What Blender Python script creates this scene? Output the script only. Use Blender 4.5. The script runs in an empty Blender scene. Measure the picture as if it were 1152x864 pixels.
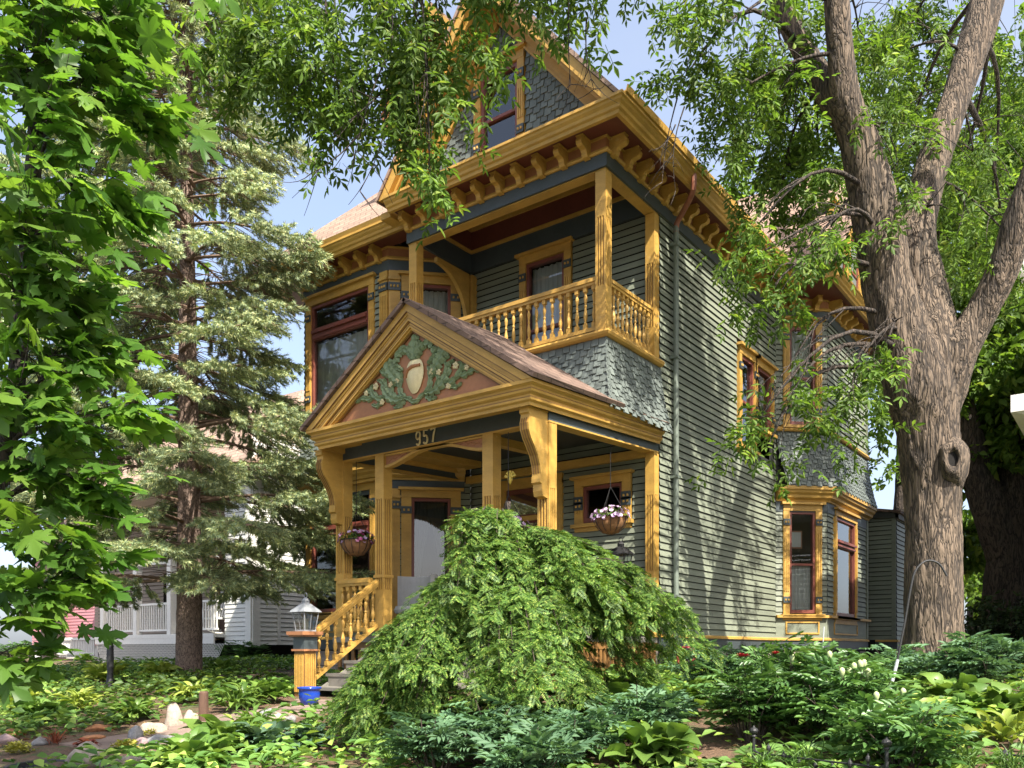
import bpy, math, random
import numpy as np
from mathutils import Vector, noise

sc = bpy.context.scene
col = sc.collection
rnd = random.Random(957)
rng = np.random.default_rng(957)
R = math.radians

# ------------------------------------------------------------------ frame of reference
# world: X runs along the street front of the house, Y goes back into the lot, Z up.
CAM = (5.77, -9.80, 1.6)
FPX, CXP, HZP = 954.0, 576.0, 732.0
EX, EY = (.801, -.599), (.599, .801)


def ray(u, v):
    a, b = (u - CXP) / FPX, (HZP - v) / FPX
    return EX[0] * a + EX[1], EY[0] * a + EY[1], b


def onD(u, v, D):
    d = ray(u, v)
    return Vector((CAM[0] + D * d[0], CAM[1] + D * d[1], CAM[2] + D * d[2]))


def smooth(a, b, t):
    t = min(1, max(0, (t - a) / (b - a)))
    return t * t * (3 - 2 * t)


GP = [(-60, 0), (-8.6, 0.02), (-7.4, .50), (-6, .68), (-4.8, .80), (-3.8, .92), (-2.6, 1.04), (0, 1.18), (3, 1.25), (12, 1.3), (60, 1.3), (400, 1.3)]


def g(x, y):
    for (a, za), (b, zb) in zip(GP, GP[1:]):
        if y <= b:
            t = (y - a) / (b - a)
            z = za + (zb - za) * t
            break
    else:
        z = 1.3
    if -8 < y < 30:
        z += .05 * noise.noise((x * .7, y * .7, 0)) * smooth(-8, -7, y)
    return z


def onG(u, v):
    """where a line of sight through the garden meets the ground"""
    d = ray(u, v)
    t = 3.0
    while t < 40:
        x, y, z = CAM[0] + t * d[0], CAM[1] + t * d[1], CAM[2] + t * d[2]
        if z <= g(x, y):
            break
        t += .02
    return Vector((x, y, g(x, y)))


# ------------------------------------------------------------------ meshes
class MB:
    def __init__(s):
        s.v, s.f = [], []

    def add(s, V, F):
        n = len(s.v)
        s.v += [tuple(p) for p in V]
        s.f += [tuple(i + n for i in f) for f in F]

    def box(s, x0, x1, y0, y1, z0, z1):
        V = [(x, y, z) for z in (z0, z1) for y in (y0, y1) for x in (x0, x1)]
        s.add(V, [(0, 2, 3, 1), (4, 5, 7, 6), (0, 1, 5, 4), (2, 6, 7, 3), (0, 4, 6, 2), (1, 3, 7, 5)])

    def prism(s, poly, vec):
        n = len(poly)
        V = [tuple(p) for p in poly] + [tuple(Vector(p) + Vector(vec)) for p in poly]
        F = [tuple(range(n))[::-1], tuple(range(n, 2 * n))]
        F += [(i, (i + 1) % n, n + (i + 1) % n, n + i) for i in range(n)]
        s.add(V, F)

    def quad(s, a, b, c, d):
        s.add([a, b, c, d], [(0, 1, 2, 3)])

    def lathe(s, prof, c, n=10):
        V = []
        for r, z in prof:
            for k in range(n):
                a = 2 * math.pi * k / n
                V.append((c[0] + r * math.cos(a), c[1] + r * math.sin(a), c[2] + z))
        F = [(i * n + k, i * n + (k + 1) % n, (i + 1) * n + (k + 1) % n, (i + 1) * n + k) for i in range(len(prof) - 1) for k in range(n)]
        F.append(tuple(range(n))[::-1])
        F.append(tuple((len(prof) - 1) * n + k for k in range(n)))
        s.add(V, F)

    def tube(s, pts, rad, n=6, cap=True, bump=None):
        pts = [Vector(p) for p in pts]
        if not hasattr(rad, '__len__'):
            rad = [rad] * len(pts)
        V = []
        t = (pts[1] - pts[0]).normalized()
        u = t.orthogonal().normalized()
        for i, p in enumerate(pts):
            t = (pts[min(i + 1, len(pts) - 1)] - pts[max(i - 1, 0)]).normalized()
            u = (u - t * u.dot(t)).normalized()
            w = t.cross(u)
            for k in range(n):
                a = 2 * math.pi * k / n
                d = u * math.cos(a) + w * math.sin(a)
                r = rad[i]
                q = p + d * r
                if bump:
                    q = p + d * (r * bump(q, d, r))
                V.append(q)
        F = [(i * n + k, i * n + (k + 1) % n, (i + 1) * n + (k + 1) % n, (i + 1) * n + k) for i in range(len(pts) - 1) for k in range(n)]
        if cap:
            F.append(tuple(range(n))[::-1])
            F.append(tuple((len(pts) - 1) * n + k for k in range(n)))
        s.add(V, F)

    def sweep(s, prof, path, closed=False, warp=None):
        """prof: closed polygon of (out, z); path: (x, y) points walked with the outside on the right"""
        m, n = len(path), len(prof)
        offs = []
        for i in range(m):
            ns = []
            if closed or i > 0:
                a, b = path[i - 1], path[i]
                ns.append(nrm(a, b))
            if closed or i < m - 1:
                a, b = path[i], path[(i + 1) % m]
                ns.append(nrm(a, b))
            if len(ns) == 2:
                k = 1 + ns[0][0] * ns[1][0] + ns[0][1] * ns[1][1]
                offs.append(((ns[0][0] + ns[1][0]) / k, (ns[0][1] + ns[1][1]) / k))
            else:
                offs.append(ns[0])
        V = [(path[i][0] + offs[i][0] * o, path[i][1] + offs[i][1] * o, z) for i in range(m) for o, z in prof]
        F = []
        for i in range(m if closed else m - 1):
            j = (i + 1) % m
            F += [(i * n + k, i * n + (k + 1) % n, j * n + (k + 1) % n, j * n + k) for k in range(n)]
        if not closed:
            F += [tuple(range(n))[::-1], tuple((m - 1) * n + k for k in range(n))]
        s.add(V, F)

    # boxes and prisms on a wall: s along, o outward, z up
    def wbox(s, fr, s0, s1, o0, o1, z0, z1):
        V = [fr.pt(a, o, z) for z in (z0, z1) for o in (o0, o1) for a in (s0, s1)]
        s.add(V, [(0, 2, 3, 1), (4, 5, 7, 6), (0, 1, 5, 4), (2, 6, 7, 3), (0, 4, 6, 2), (1, 3, 7, 5)])

    def wpoly(s, fr, poly, o0, o1):
        """extrude an (s, z) outline from o0 to o1"""
        n = len(poly)
        V = [fr.pt(a, o0, z) for a, z in poly] + [fr.pt(a, o1, z) for a, z in poly]
        F = [tuple(range(n))[::-1], tuple(range(n, 2 * n))] + [(i, (i + 1) % n, n + (i + 1) % n, n + i) for i in range(n)]
        s.add(V, F)


def nrm(a, b):
    dx, dy = b[0] - a[0], b[1] - a[1]
    l = math.hypot(dx, dy)
    return dy / l, -dx / l


class Fr:
    def __init__(s, a, b):
        s.P = a
        s.L = math.hypot(b[0] - a[0], b[1] - a[1])
        s.d = ((b[0] - a[0]) / s.L, (b[1] - a[1]) / s.L)
        s.n = (s.d[1], -s.d[0])

    def pt(s, a, o, z):
        return (s.P[0] + s.d[0] * a + s.n[0] * o, s.P[1] + s.d[1] * a + s.n[1] * o, z)


WL = {}


def mesh_np(name, V, F):
    me = bpy.data.meshes.new(name)
    V = np.asarray(V, dtype=np.float32)
    F = np.asarray(F, dtype=np.int32)
    k = F.shape[1]
    me.vertices.add(len(V))
    me.vertices.foreach_set('co', V.ravel())
    me.loops.add(F.size)
    me.loops.foreach_set('vertex_index', F.ravel())
    me.polygons.add(len(F))
    me.polygons.foreach_set('loop_start', np.arange(0, F.size, k, dtype=np.int32))
    me.update(calc_edges=True)
    return me


def link(name, me, mat, parent=None, base=None):
    o = bpy.data.objects.new(name, me)
    col.objects.link(o)
    if mat is not None:
        for m in (mat if isinstance(mat, (list, tuple)) else [mat]):
            me.materials.append(m)
    if parent is not None:
        o.parent = parent
        o.location = -WL[parent.name]
        WL[o.name] = Vector((0, 0, 0))
    elif base is not None:
        b = Vector(base)
        n = len(me.vertices)
        a = np.empty(n * 3, dtype=np.float32)
        me.vertices.foreach_get('co', a)
        a = a.reshape(-1, 3) - np.array(b, dtype=np.float32)
        me.vertices.foreach_set('co', a.ravel())
        o.location = b
        WL[o.name] = b
    else:
        WL[o.name] = Vector((0, 0, 0))
    return o


def obj(name, mb, mat, parent=None, base=None, smooth=False, warp=None):
    V = mb.v
    if warp:
        V = [warp(*p) for p in V]
    me = bpy.data.meshes.new(name)
    me.from_pydata(V, [], mb.f)
    if smooth:
        me.polygons.foreach_set('use_smooth', [True] * len(me.polygons))
    me.update()
    return link(name, me, mat, parent, base)


def pieces_of(mb):
    """the far-apart pieces of a builder, each a builder of its own"""
    par = list(range(len(mb.v)))

    def find(i):
        while par[i] != i:
            par[i] = par[par[i]]
            i = par[i]
        return i
    for f in mb.f:
        a = find(f[0])
        for q in f[1:]:
            b = find(q)
            if a != b:
                par[b] = a
    root = np.array([find(i) for i in range(len(par))])
    roots, isl = np.unique(root, return_inverse=True)
    k_ = len(roots)
    if k_ == 1 or k_ > 700:
        return [mb]
    P = np.array(mb.v, dtype=float)
    lo, hi = np.full((k_, 3), np.inf), np.full((k_, 3), -np.inf)
    np.minimum.at(lo, isl, P)
    np.maximum.at(hi, isl, P)
    size = (hi - lo).max(axis=1)
    gap = np.maximum(0, np.maximum(lo[:, None] - hi[None], lo[None] - hi[:, None]))
    near = np.sqrt((gap ** 2).sum(axis=2)) <= np.maximum(.02, .5 * np.maximum(size[:, None], size[None]))
    pc = np.arange(k_)
    while True:
        nw = np.array([pc[near[i]].min() for i in range(k_)])
        if (nw == pc).all():
            break
        pc = nw
    if len(set(pc)) == 1:
        return [mb]
    out = []
    for c in sorted(set(pc)):
        m = MB()
        mp = {}
        for f in mb.f:
            if pc[isl[f[0]]] == c:
                for i in f:
                    if i not in mp:
                        mp[i] = len(m.v)
                        m.v.append(mb.v[i])
                m.f.append(tuple(mp[i] for i in f))
        out.append(m)
    return out


def tag(o, label=None, cat=None, group=None, kind=None):
    if label:
        o['label'] = label
    if cat:
        o['category'] = cat
    if group:
        o['group'] = group
    if kind:
        o['kind'] = kind
    return o


def thing(name, label, cat, loc, group=None):
    o = bpy.data.objects.new(name, None)
    o.empty_display_size = .2
    o.location = loc
    col.objects.link(o)
    WL[o.name] = Vector(loc)
    return tag(o, label, cat, group)


def dup(o, delta):
    """copy of a part that is moved by delta, under the same parent"""
    c = o.copy()
    col.objects.link(c)
    c.location = Vector(o.location) + Vector(delta)
    return c


def catmull(pts, step):
    """resample (x, y, z, r) control points"""
    P = [Vector(p) for p in pts]
    out = []
    for i in range(len(P) - 1):
        p0, p1, p2, p3 = P[max(i - 1, 0)], P[i], P[i + 1], P[min(i + 2, len(P) - 1)]
        n = max(2, int((p2 - p1).length / step))
        for k in range(n):
            t = k / n
            out.append(.5 * (2 * p1 + (p2 - p0) * t + (2 * p0 - 5 * p1 + 4 * p2 - p3) * t * t + (3 * p1 - p0 - 3 * p2 + p3) * t ** 3))
    out.append(P[-1])
    return out


# ------------------------------------------------------------------ foliage by numpy
def frames(fwd, up):
    """rotation matrices whose columns are (side, fwd, normal)"""
    f = fwd / np.linalg.norm(fwd, axis=1, keepdims=True)
    s = np.cross(f, up)
    l = np.linalg.norm(s, axis=1, keepdims=True)
    s = s / np.maximum(l, 1e-6)
    n = np.cross(s, f)
    return np.stack([s, f, n], axis=2)


def scatter(TV, TF, pos, M, scale):
    N, k = len(pos), len(TV)
    V = np.einsum('nij,kj->nki', M, TV) * np.asarray(scale).reshape(-1, 1, 1) + pos[:, None, :]
    F = TF[None] + (np.arange(N) * k)[:, None, None]
    return V.reshape(-1, 3), F.reshape(-1, TF.shape[1])


def merge(parts):
    Vs, Fs, n = [], [], 0
    for V, F in parts:
        Vs.append(V)
        Fs.append(F + n)
        n += len(V)
    return np.concatenate(Vs), np.concatenate(Fs)


def unit(n):
    v = rng.normal(size=(n, 3))
    return v / np.linalg.norm(v, axis=1, keepdims=True)


def leaflet(L=1.0, W=.4, fold=.12, droop=.15, wide=.45):
    """one leaf blade along +Y: two quads folded on the midrib"""
    V = np.array([(0, 0, 0), (-W * .5, L * wide, fold * W), (-W * .32, L * .74, fold * W - droop * .35 * L), (0, L, -droop * L), (W * .32, L * .74, fold * W - droop * .35 * L), (W * .5, L * wide, fold * W)], dtype=float)
    F = np.array([(0, 3, 2, 1), (0, 5, 4, 3)])
    return V, F


def compound(n=5, L=.5, W=.2, spread=R(62), droop=.25):
    """a compound leaf of n leaflets on an unseen stalk of length 1 along +Y"""
    parts = []
    lv, lf = leaflet(L, W)
    prs = (n - 1) // 2
    for i in range(prs):
        y = .35 + .5 * i / max(1, prs - 1) if prs > 1 else .55
        for sd in (-1, 1):
            a = spread * sd * (1 - .12 * i)
            c, s_ = math.cos(a), math.sin(a)
            M = np.array([(c, s_, 0), (-s_, c, 0), (0, 0, 1)])
            p = lv @ M.T
            p[:, 2] -= droop * (p[:, 0] ** 2) * 1.2
            parts.append((p + np.array((0, y, -droop * y * y * .5)), lf))
    p = lv * 1.15 + np.array((0, .95, -droop * .5))
    parts.append((p, lf))
    st = np.array([(-.012, 0, 0), (.012, 0, 0), (.012, .98, -droop * .5), (-.012, .98, -droop * .5), (0, .5, -.02), (0, .5, .0)])
    parts.append((st, np.array([(0, 1, 2, 3), (0, 3, 2, 1)])))
    return merge(parts)
# ------------------------------------------------------------------ materials
def nodes(name):
    m = bpy.data.materials.new(name)
    m.use_nodes = True
    nt = m.node_tree
    nt.nodes.clear()
    return m, nt, nt.nodes, nt.links


def N(nt, typ, **kw):
    n = nt.nodes.new(typ)
    for k, v in kw.items():
        setattr(n, k, v)
    return n


def ramp(nt, fac, stops):
    r = nt.nodes.new('ShaderNodeValToRGB')
    e = r.color_ramp.elements
    while len(e) < len(stops):
        e.new(.5)
    for el, (p, c) in zip(e, stops):
        el.position = p
        el.color = (c[0], c[1], c[2], 1) if hasattr(c, '__len__') else (c, c, c, 1)
    nt.links.new(fac, r.inputs[0])
    return r.outputs[0]


def coords(nt, scale=(1, 1, 1)):
    g_ = nt.nodes.new('ShaderNodeNewGeometry')
    mp = nt.nodes.new('ShaderNodeMapping')
    mp.inputs['Scale'].default_value = scale
    nt.links.new(g_.outputs['Position'], mp.inputs['Vector'])
    return mp.outputs[0]


def tex(nt, scale, detail=4, rough=.6, co=None, kind='ShaderNodeTexNoise'):
    t = nt.nodes.new(kind)
    t.inputs['Scale'].default_value = scale
    if 'Detail' in t.inputs:
        t.inputs['Detail'].default_value = detail
    if 'Roughness' in t.inputs:
        t.inputs['Roughness'].default_value = rough
    nt.links.new(co if co is not None else coords(nt), t.inputs['Vector'])
    return t


def mixc(nt, fac, a, b, mode='MIX'):
    m = nt.nodes.new('ShaderNodeMix')
    m.data_type = 'RGBA'
    m.blend_type = mode
    for key, val in ((0, fac), (6, a), (7, b)):
        if hasattr(val, 'is_output') or hasattr(val, 'links'):
            nt.links.new(val, m.inputs[key])
        elif key == 0:
            m.inputs[0].default_value = val
        else:
            m.inputs[key].default_value = (*val, 1)
    return m.outputs[2]


def k(c, f):
    return tuple(min(1, x * f) for x in c)


def paint(name, c, rough=.5, vary=.16, scale=2.2, bump=.12, grain=(1, 1, 1), worn=None, island=0.0):
    m, nt, n, l = nodes(name)
    b = N(nt, 'ShaderNodeBsdfPrincipled')
    co = coords(nt, grain)
    t1 = tex(nt, scale, 5, .65, co)
    c1 = ramp(nt, t1.outputs[0], [(.3, k(c, 1 - vary)), (.7, k(c, 1 + vary))])
    t2 = tex(nt, scale * 14, 3, .6, co)
    c2 = ramp(nt, t2.outputs[0], [(.3, .86), (.62, 1.0)])
    c3 = mixc(nt, .7, c1, c2, 'MULTIPLY')
    if island:
        ge = N(nt, 'ShaderNodeNewGeometry')
        ci = ramp(nt, ge.outputs['Random Per Island'], [(0, 1 - island), (1, 1 + island * .6)])
        c3 = mixc(nt, 1, c3, ci, 'MULTIPLY')
    if worn:
        t3 = tex(nt, 6, 8, .75)
        f = ramp(nt, t3.outputs[0], [(.60, 0), (.72, .55)])
        c3 = mixc(nt, f, c3, worn)
    l.new(c3, b.inputs['Base Color'])
    b.inputs['Roughness'].default_value = rough
    bp = N(nt, 'ShaderNodeBump')
    bp.inputs['Strength'].default_value = bump
    bp.inputs['Distance'].default_value = .01
    l.new(t2.outputs[0], bp.inputs['Height'])
    l.new(bp.outputs[0], b.inputs['Normal'])
    o = N(nt, 'ShaderNodeOutputMaterial')
    l.new(b.outputs[0], o.inputs[0])
    return m


def leafmat(name, stops, trans=.42, gloss=.5, tcol=(1.15, 1.15, .6), patch=(.75, 1.2), pscale=1.1):
    """leaf blade: reflects, lets light through; every leaf its own tint"""
    m, nt, n, l = nodes(name)
    ge = N(nt, 'ShaderNodeNewGeometry')
    c = ramp(nt, ge.outputs['Random Per Island'], stops)
    t = tex(nt, pscale, 2, .5)
    f = ramp(nt, t.outputs[0], [(.35, patch[0]), (.65, patch[1])])
    c = mixc(nt, 1, c, f, 'MULTIPLY')
    b = N(nt, 'ShaderNodeBsdfPrincipled')
    b.inputs['Roughness'].default_value = gloss
    b.inputs['Specular IOR Level'].default_value = .35
    l.new(c, b.inputs['Base Color'])
    tr = N(nt, 'ShaderNodeBsdfTranslucent')
    ct = mixc(nt, 1, c, tcol, 'MULTIPLY')
    l.new(ct, tr.inputs[0])
    mx = N(nt, 'ShaderNodeMixShader')
    mx.inputs[0].default_value = trans
    l.new(b.outputs[0], mx.inputs[1])
    l.new(tr.outputs[0], mx.inputs[2])
    o = N(nt, 'ShaderNodeOutputMaterial')
    l.new(mx.outputs[0], o.inputs[0])
    return m


def bark(name, dark, light, scale=9, stretch=.22, strength=.9):
    """interlacing furrows: the zero lines of a stretched, warped noise"""
    m, nt, n, l = nodes(name)
    co = coords(nt, (1, 1, stretch))
    w = tex(nt, scale * .35, 3, .6, co)
    mv = N(nt, 'ShaderNodeVectorMath', operation='MULTIPLY_ADD')
    l.new(w.outputs['Color'], mv.inputs[0])
    mv.inputs[1].default_value = (2.2 / scale,) * 3
    l.new(co, mv.inputs[2])

    def ridge(sc_, det):
        t = tex(nt, sc_, det, .55, mv.outputs[0])
        a = N(nt, 'ShaderNodeMath', operation='SUBTRACT')
        l.new(t.outputs[0], a.inputs[0])
        a.inputs[1].default_value = .5
        b = N(nt, 'ShaderNodeMath', operation='ABSOLUTE')
        l.new(a.outputs[0], b.inputs[0])
        return ramp(nt, b.outputs[0], [(0, 0), (.055, .75), (.16, 1)])
    h = mixc(nt, .85, ridge(scale, 2), ridge(scale * 1.9, 2), 'MULTIPLY')
    t = tex(nt, scale * 4, 5, .7, co)
    hh = mixc(nt, .5, h, t.outputs[0], 'MULTIPLY')
    cc = ramp(nt, hh, [(.04, dark), (.42, light), (.8, k(light, 1.35))])
    big = tex(nt, 1.4, 3, .5)
    cc = mixc(nt, .6, cc, ramp(nt, big.outputs[0], [(.3, .7), (.7, 1.15)]), 'MULTIPLY')
    b = N(nt, 'ShaderNodeBsdfPrincipled')
    b.inputs['Roughness'].default_value = .9
    l.new(cc, b.inputs['Base Color'])
    bp = N(nt, 'ShaderNodeBump')
    bp.inputs['Strength'].default_value = strength
    bp.inputs['Distance'].default_value = .03
    l.new(hh, bp.inputs['Height'])
    l.new(bp.outputs[0], b.inputs['Normal'])
    o = N(nt, 'ShaderNodeOutputMaterial')
    l.new(b.outputs[0], o.inputs[0])
    return m


def roofing(name, c, rowh=.14):
    """three-tab shingles: rows by height, tabs along the run"""
    m, nt, n, l = nodes(name)
    ge = N(nt, 'ShaderNodeNewGeometry')
    sp = N(nt, 'ShaderNodeSeparateXYZ')
    l.new(ge.outputs['Position'], sp.inputs[0])
    ad = N(nt, 'ShaderNodeMath', operation='ADD')
    l.new(sp.outputs[0], ad.inputs[0])
    l.new(sp.outputs[1], ad.inputs[1])
    cb = N(nt, 'ShaderNodeCombineXYZ')
    l.new(ad.outputs[0], cb.inputs[0])
    l.new(sp.outputs[2], cb.inputs[1])
    br = N(nt, 'ShaderNodeTexBrick')
    br.inputs['Scale'].default_value = 1
    br.inputs['Brick Width'].default_value = .28
    br.inputs['Row Height'].default_value = rowh
    br.inputs['Mortar Size'].default_value = .008
    br.inputs['Color1'].default_value = (*k(c, .82), 1)
    br.inputs['Color2'].default_value = (*k(c, 1.15), 1)
    br.inputs['Mortar'].default_value = (*k(c, .4), 1)
    l.new(cb.outputs[0], br.inputs['Vector'])
    t = tex(nt, 60, 2, .6)
    c2 = mixc(nt, .5, br.outputs[0], ramp(nt, t.outputs[0], [(.3, .7), (.7, 1.2)]), 'MULTIPLY')
    t2 = tex(nt, .9, 4, .6)
    c2 = mixc(nt, .6, c2, ramp(nt, t2.outputs[0], [(.3, .78), (.7, 1.1)]), 'MULTIPLY')
    b = N(nt, 'ShaderNodeBsdfPrincipled')
    b.inputs['Roughness'].default_value = .95
    l.new(c2, b.inputs['Base Color'])
    bp = N(nt, 'ShaderNodeBump')
    bp.inputs['Strength'].default_value = .6
    bp.inputs['Distance'].default_value = .012
    l.new(br.outputs['Fac'], bp.inputs['Height'])
    bp.invert = True
    l.new(bp.outputs[0], b.inputs['Normal'])
    o = N(nt, 'ShaderNodeOutputMaterial')
    l.new(b.outputs[0], o.inputs[0])
    return m


def glassmat(name, tint=(.8, .85, .85), refl=1.0):
    m, nt, n, l = nodes(name)
    tr = N(nt, 'ShaderNodeBsdfTransparent')
    tr.inputs[0].default_value = (*tint, 1)
    gl = N(nt, 'ShaderNodeBsdfGlossy')
    gl.inputs['Roughness'].default_value = .03
    t = tex(nt, 1.6, 1, .4)
    bp = N(nt, 'ShaderNodeBump')
    bp.inputs['Strength'].default_value = .06
    bp.inputs['Distance'].default_value = .02
    l.new(t.outputs[0], bp.inputs['Height'])
    l.new(bp.outputs[0], gl.inputs['Normal'])
    fr = N(nt, 'ShaderNodeFresnel')
    fr.inputs[0].default_value = 1.55
    mt = N(nt, 'ShaderNodeMath', operation='MULTIPLY_ADD')
    l.new(fr.outputs[0], mt.inputs[0])
    mt.inputs[1].default_value = 1.6 * refl
    mt.inputs[2].default_value = .045
    mx = N(nt, 'ShaderNodeMixShader')
    l.new(mt.outputs[0], mx.inputs[0])
    l.new(tr.outputs[0], mx.inputs[1])
    l.new(gl.outputs[0], mx.inputs[2])
    o = N(nt, 'ShaderNodeOutputMaterial')
    l.new(mx.outputs[0], o.inputs[0])
    return m


def rockmat(name, c):
    m, nt, n, l = nodes(name)
    t = tex(nt, 5, 8, .7)
    v = tex(nt, 40, 3, .6)
    c1 = ramp(nt, t.outputs[0], [(.3, k(c, .6)), (.55, c), (.75, k(c, 1.25))])
    c1 = mixc(nt, .4, c1, v.outputs[0], 'OVERLAY')
    b = N(nt, 'ShaderNodeBsdfPrincipled')
    b.inputs['Roughness'].default_value = .9
    l.new(c1, b.inputs['Base Color'])
    bp = N(nt, 'ShaderNodeBump')
    bp.inputs['Strength'].default_value = .6
    bp.inputs['Distance'].default_value = .02
    l.new(t.outputs[0], bp.inputs['Height'])
    l.new(bp.outputs[0], b.inputs['Normal'])
    o = N(nt, 'ShaderNodeOutputMaterial')
    l.new(b.outputs[0], o.inputs[0])
    return m


def groundmat():
    m, nt, n, l = nodes('ground_soil')
    t = tex(nt, 3, 8, .7)
    t2 = tex(nt, 45, 4, .7)
    soil = ramp(nt, t2.outputs[0], [(.25, (.035, .022, .013)), (.5, (.11, .065, .038)), (.72, (.22, .13, .075))])
    turf = ramp(nt, t2.outputs[0], [(.3, (.03, .05, .012)), (.7, (.08, .13, .03))])
    f = ramp(nt, t.outputs[0], [(.50, 0), (.60, 1)])
    c = mixc(nt, f, soil, turf)
    b = N(nt, 'ShaderNodeBsdfPrincipled')
    b.inputs['Roughness'].default_value = .95
    l.new(c, b.inputs['Base Color'])
    bp = N(nt, 'ShaderNodeBump')
    bp.inputs['Strength'].default_value = .8
    bp.inputs['Distance'].default_value = .03
    l.new(t2.outputs[0], bp.inputs['Height'])
    l.new(bp.outputs[0], b.inputs['Normal'])
    o = N(nt, 'ShaderNodeOutputMaterial')
    l.new(b.outputs[0], o.inputs[0])
    return m


GOLD = (.455, .268, .056)
M = {}
M['siding'] = paint('siding_green', (.182, .203, .150), .6, .17, 1.1, .15, (1, 1, 6), worn=(.26, .27, .23), island=.13)
M['gap_shade'] = paint('black_gap_shade', (.012, .013, .012), .9, .1)  # near black, stands in for the shade between lapped boards
M['shingle'] = paint('shingle_green', (.125, .148, .135), .65, .16, 2, .2, worn=(.22, .24, .21), island=.3)
M['gold'] = paint('gold_trim', GOLD, .55, .2, 2.3, .2, (1, 1, 2.5), worn=(.58, .44, .20))
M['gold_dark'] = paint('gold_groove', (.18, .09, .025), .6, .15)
M['salmon'] = paint('salmon_panel', (.33, .145, .062), .6, .14)
M['blue'] = paint('slate_blue_band', (.048, .062, .066), .5, .15)
M['red'] = paint('oxblood_sash', (.17, .05, .035), .45, .15)
M['maroon'] = paint('maroon_soffit', (.13, .035, .022), .6, .15)
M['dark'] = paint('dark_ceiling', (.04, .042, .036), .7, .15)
M['green'] = paint('ornament_green', (.17, .23, .12), .55, .15, 6)
M['cream'] = paint('cream_paint', (.70, .60, .34), .5, .12, 6)
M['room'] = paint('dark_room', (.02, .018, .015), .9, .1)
M['curtain'] = paint('sheer_curtain', (.62, .61, .56), .9, .1, 6, .3, (6, 6, .4))
M['roof'] = roofing('roof_tan', (.30, .205, .155))
M['roof_dark'] = roofing('roof_brown', (.16, .105, .08))
M['glass'] = glassmat('window_glass')
M['copper'] = paint('copper_pipe', (.28, .105, .065), .45, .2, 6)
M['pipe'] = paint('downspout_green', (.14, .17, .14), .5, .15, 4)
M['stone'] = rockmat('foundation_stone', (.34, .29, .25))
M['plank'] = paint('porch_boards', (.16, .15, .13), .6, .15)
M['metal'] = paint('black_iron', (.014, .014, .015), .6, .2, 8)
M['drape'] = paint('grey_drape', (.11, .115, .105), .9, .1, 6, .3, (6, 6, .4))
M['steel'] = paint('galvanised', (.42, .44, .45), .4, .2, 8)
M['pewter'] = paint('lantern_metal', (.22, .235, .25), .5, .25, 8)
M['white'] = paint('white_paint', (.70, .69, .64), .6, .06, 2, .1)
M['whiteb'] = paint('white_siding', (.66, .66, .61), .6, .06, 2, .1)
M['tan'] = paint('tan_shaded_siding', (.27, .21, .15), .6, .1)  # brown-tan wall tone with the porch roof's shade mixed in
M['pink'] = paint('pink_siding', (.50, .22, .24), .6, .08)
M['wood'] = paint('weathered_post', (.10, .055, .035), .8, .3, 5, .5, (3, 3, .5))
M['coco'] = paint('coco_liner', (.20, .10, .04), .95, .35, 14, .6)
M['bluepot'] = paint('cobalt_glaze', (.012, .05, .33), .15, .15, 5, .02)
M['terra'] = paint('terracotta', (.36, .15, .08), .7, .2, 5)
M['candle'] = paint('candle_wax', (.72, .66, .50), .6, .05)
M['fabric'] = paint('grey_cushion', (.45, .45, .44), .9, .08, 6)
M['ground'] = groundmat()
M['road'] = paint('asphalt', (.05, .05, .05), .9, .2, 8, .3)
M['path'] = paint('brick_path', (.20, .145, .115), .9, .3, 4, .3)
M['walk'] = paint('concrete_walk', (.36, .34, .31), .85, .12, 3, .2)
M['bark'] = bark('bark_grey', (.024, .018, .013), (.128, .095, .066), 12, .15, 1.0)
M['bark_dark'] = bark('bark_dark', (.010, .008, .006), (.06, .045, .035), 12, .2)
M['bark_spruce'] = bark('bark_spruce', (.08, .055, .042), (.22, .155, .12), 22, .5, .6)
M['hole'] = paint('painted_hole_shade', (.004, .003, .002), .95, .1)  # near black, paints in the darkness of the knot hole
M['twig'] = paint('twig', (.055, .04, .03), .9, .25, 8)
M['twig_spruce'] = paint('spruce_twig', (.13, .085, .055), .9, .25, 8)
M['rock_pale'] = rockmat('rock_pale', (.33, .275, .22))
M['rock_grey'] = rockmat('rock_grey', (.22, .22, .22))
M['rock_rust'] = rockmat('rock_rust', (.38, .17, .075))
M['rock_purple'] = rockmat('rock_purple', (.24, .17, .17))
M['water'] = paint('pond_water', (.02, .025, .035), .05, .1, 2, .02)

M['lf_elder'] = leafmat('boxelder_leaf', [(0, (.06, .115, .02)), (.5, (.10, .185, .028)), (.85, (.15, .25, .04)), (1, (.24, .32, .06))], .5, .55)
M['lf_back'] = leafmat('back_leaf', [(0, (.08, .15, .025)), (.6, (.14, .25, .04)), (1, (.24, .34, .07))], .55)
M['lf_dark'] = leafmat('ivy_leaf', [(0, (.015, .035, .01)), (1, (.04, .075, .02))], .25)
M['lf_maple'] = leafmat('maple_leaf', [(0, (.045, .115, .016)), (.6, (.10, .215, .03)), (1, (.19, .32, .05))], .55, .42)
M['needle'] = leafmat('spruce_needle', [(0, (.14, .205, .115)), (.6, (.285, .355, .175)), (1, (.50, .51, .22))], .22, .6, (1.1, 1.1, .6), (.7, 1.25), .7)
M['hemlock'] = leafmat('hemlock_needle', [(0, (.038, .095, .018)), (.5, (.08, .16, .026)), (.85, (.14, .235, .036)), (1, (.28, .34, .08))], .32, .55, (1.2, 1.2, .5), (.75, 1.2), 2.5)
M['hosta'] = leafmat('hosta_green', [(0, (.07, .15, .03)), (1, (.19, .30, .06))], .35, .4)
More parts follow.
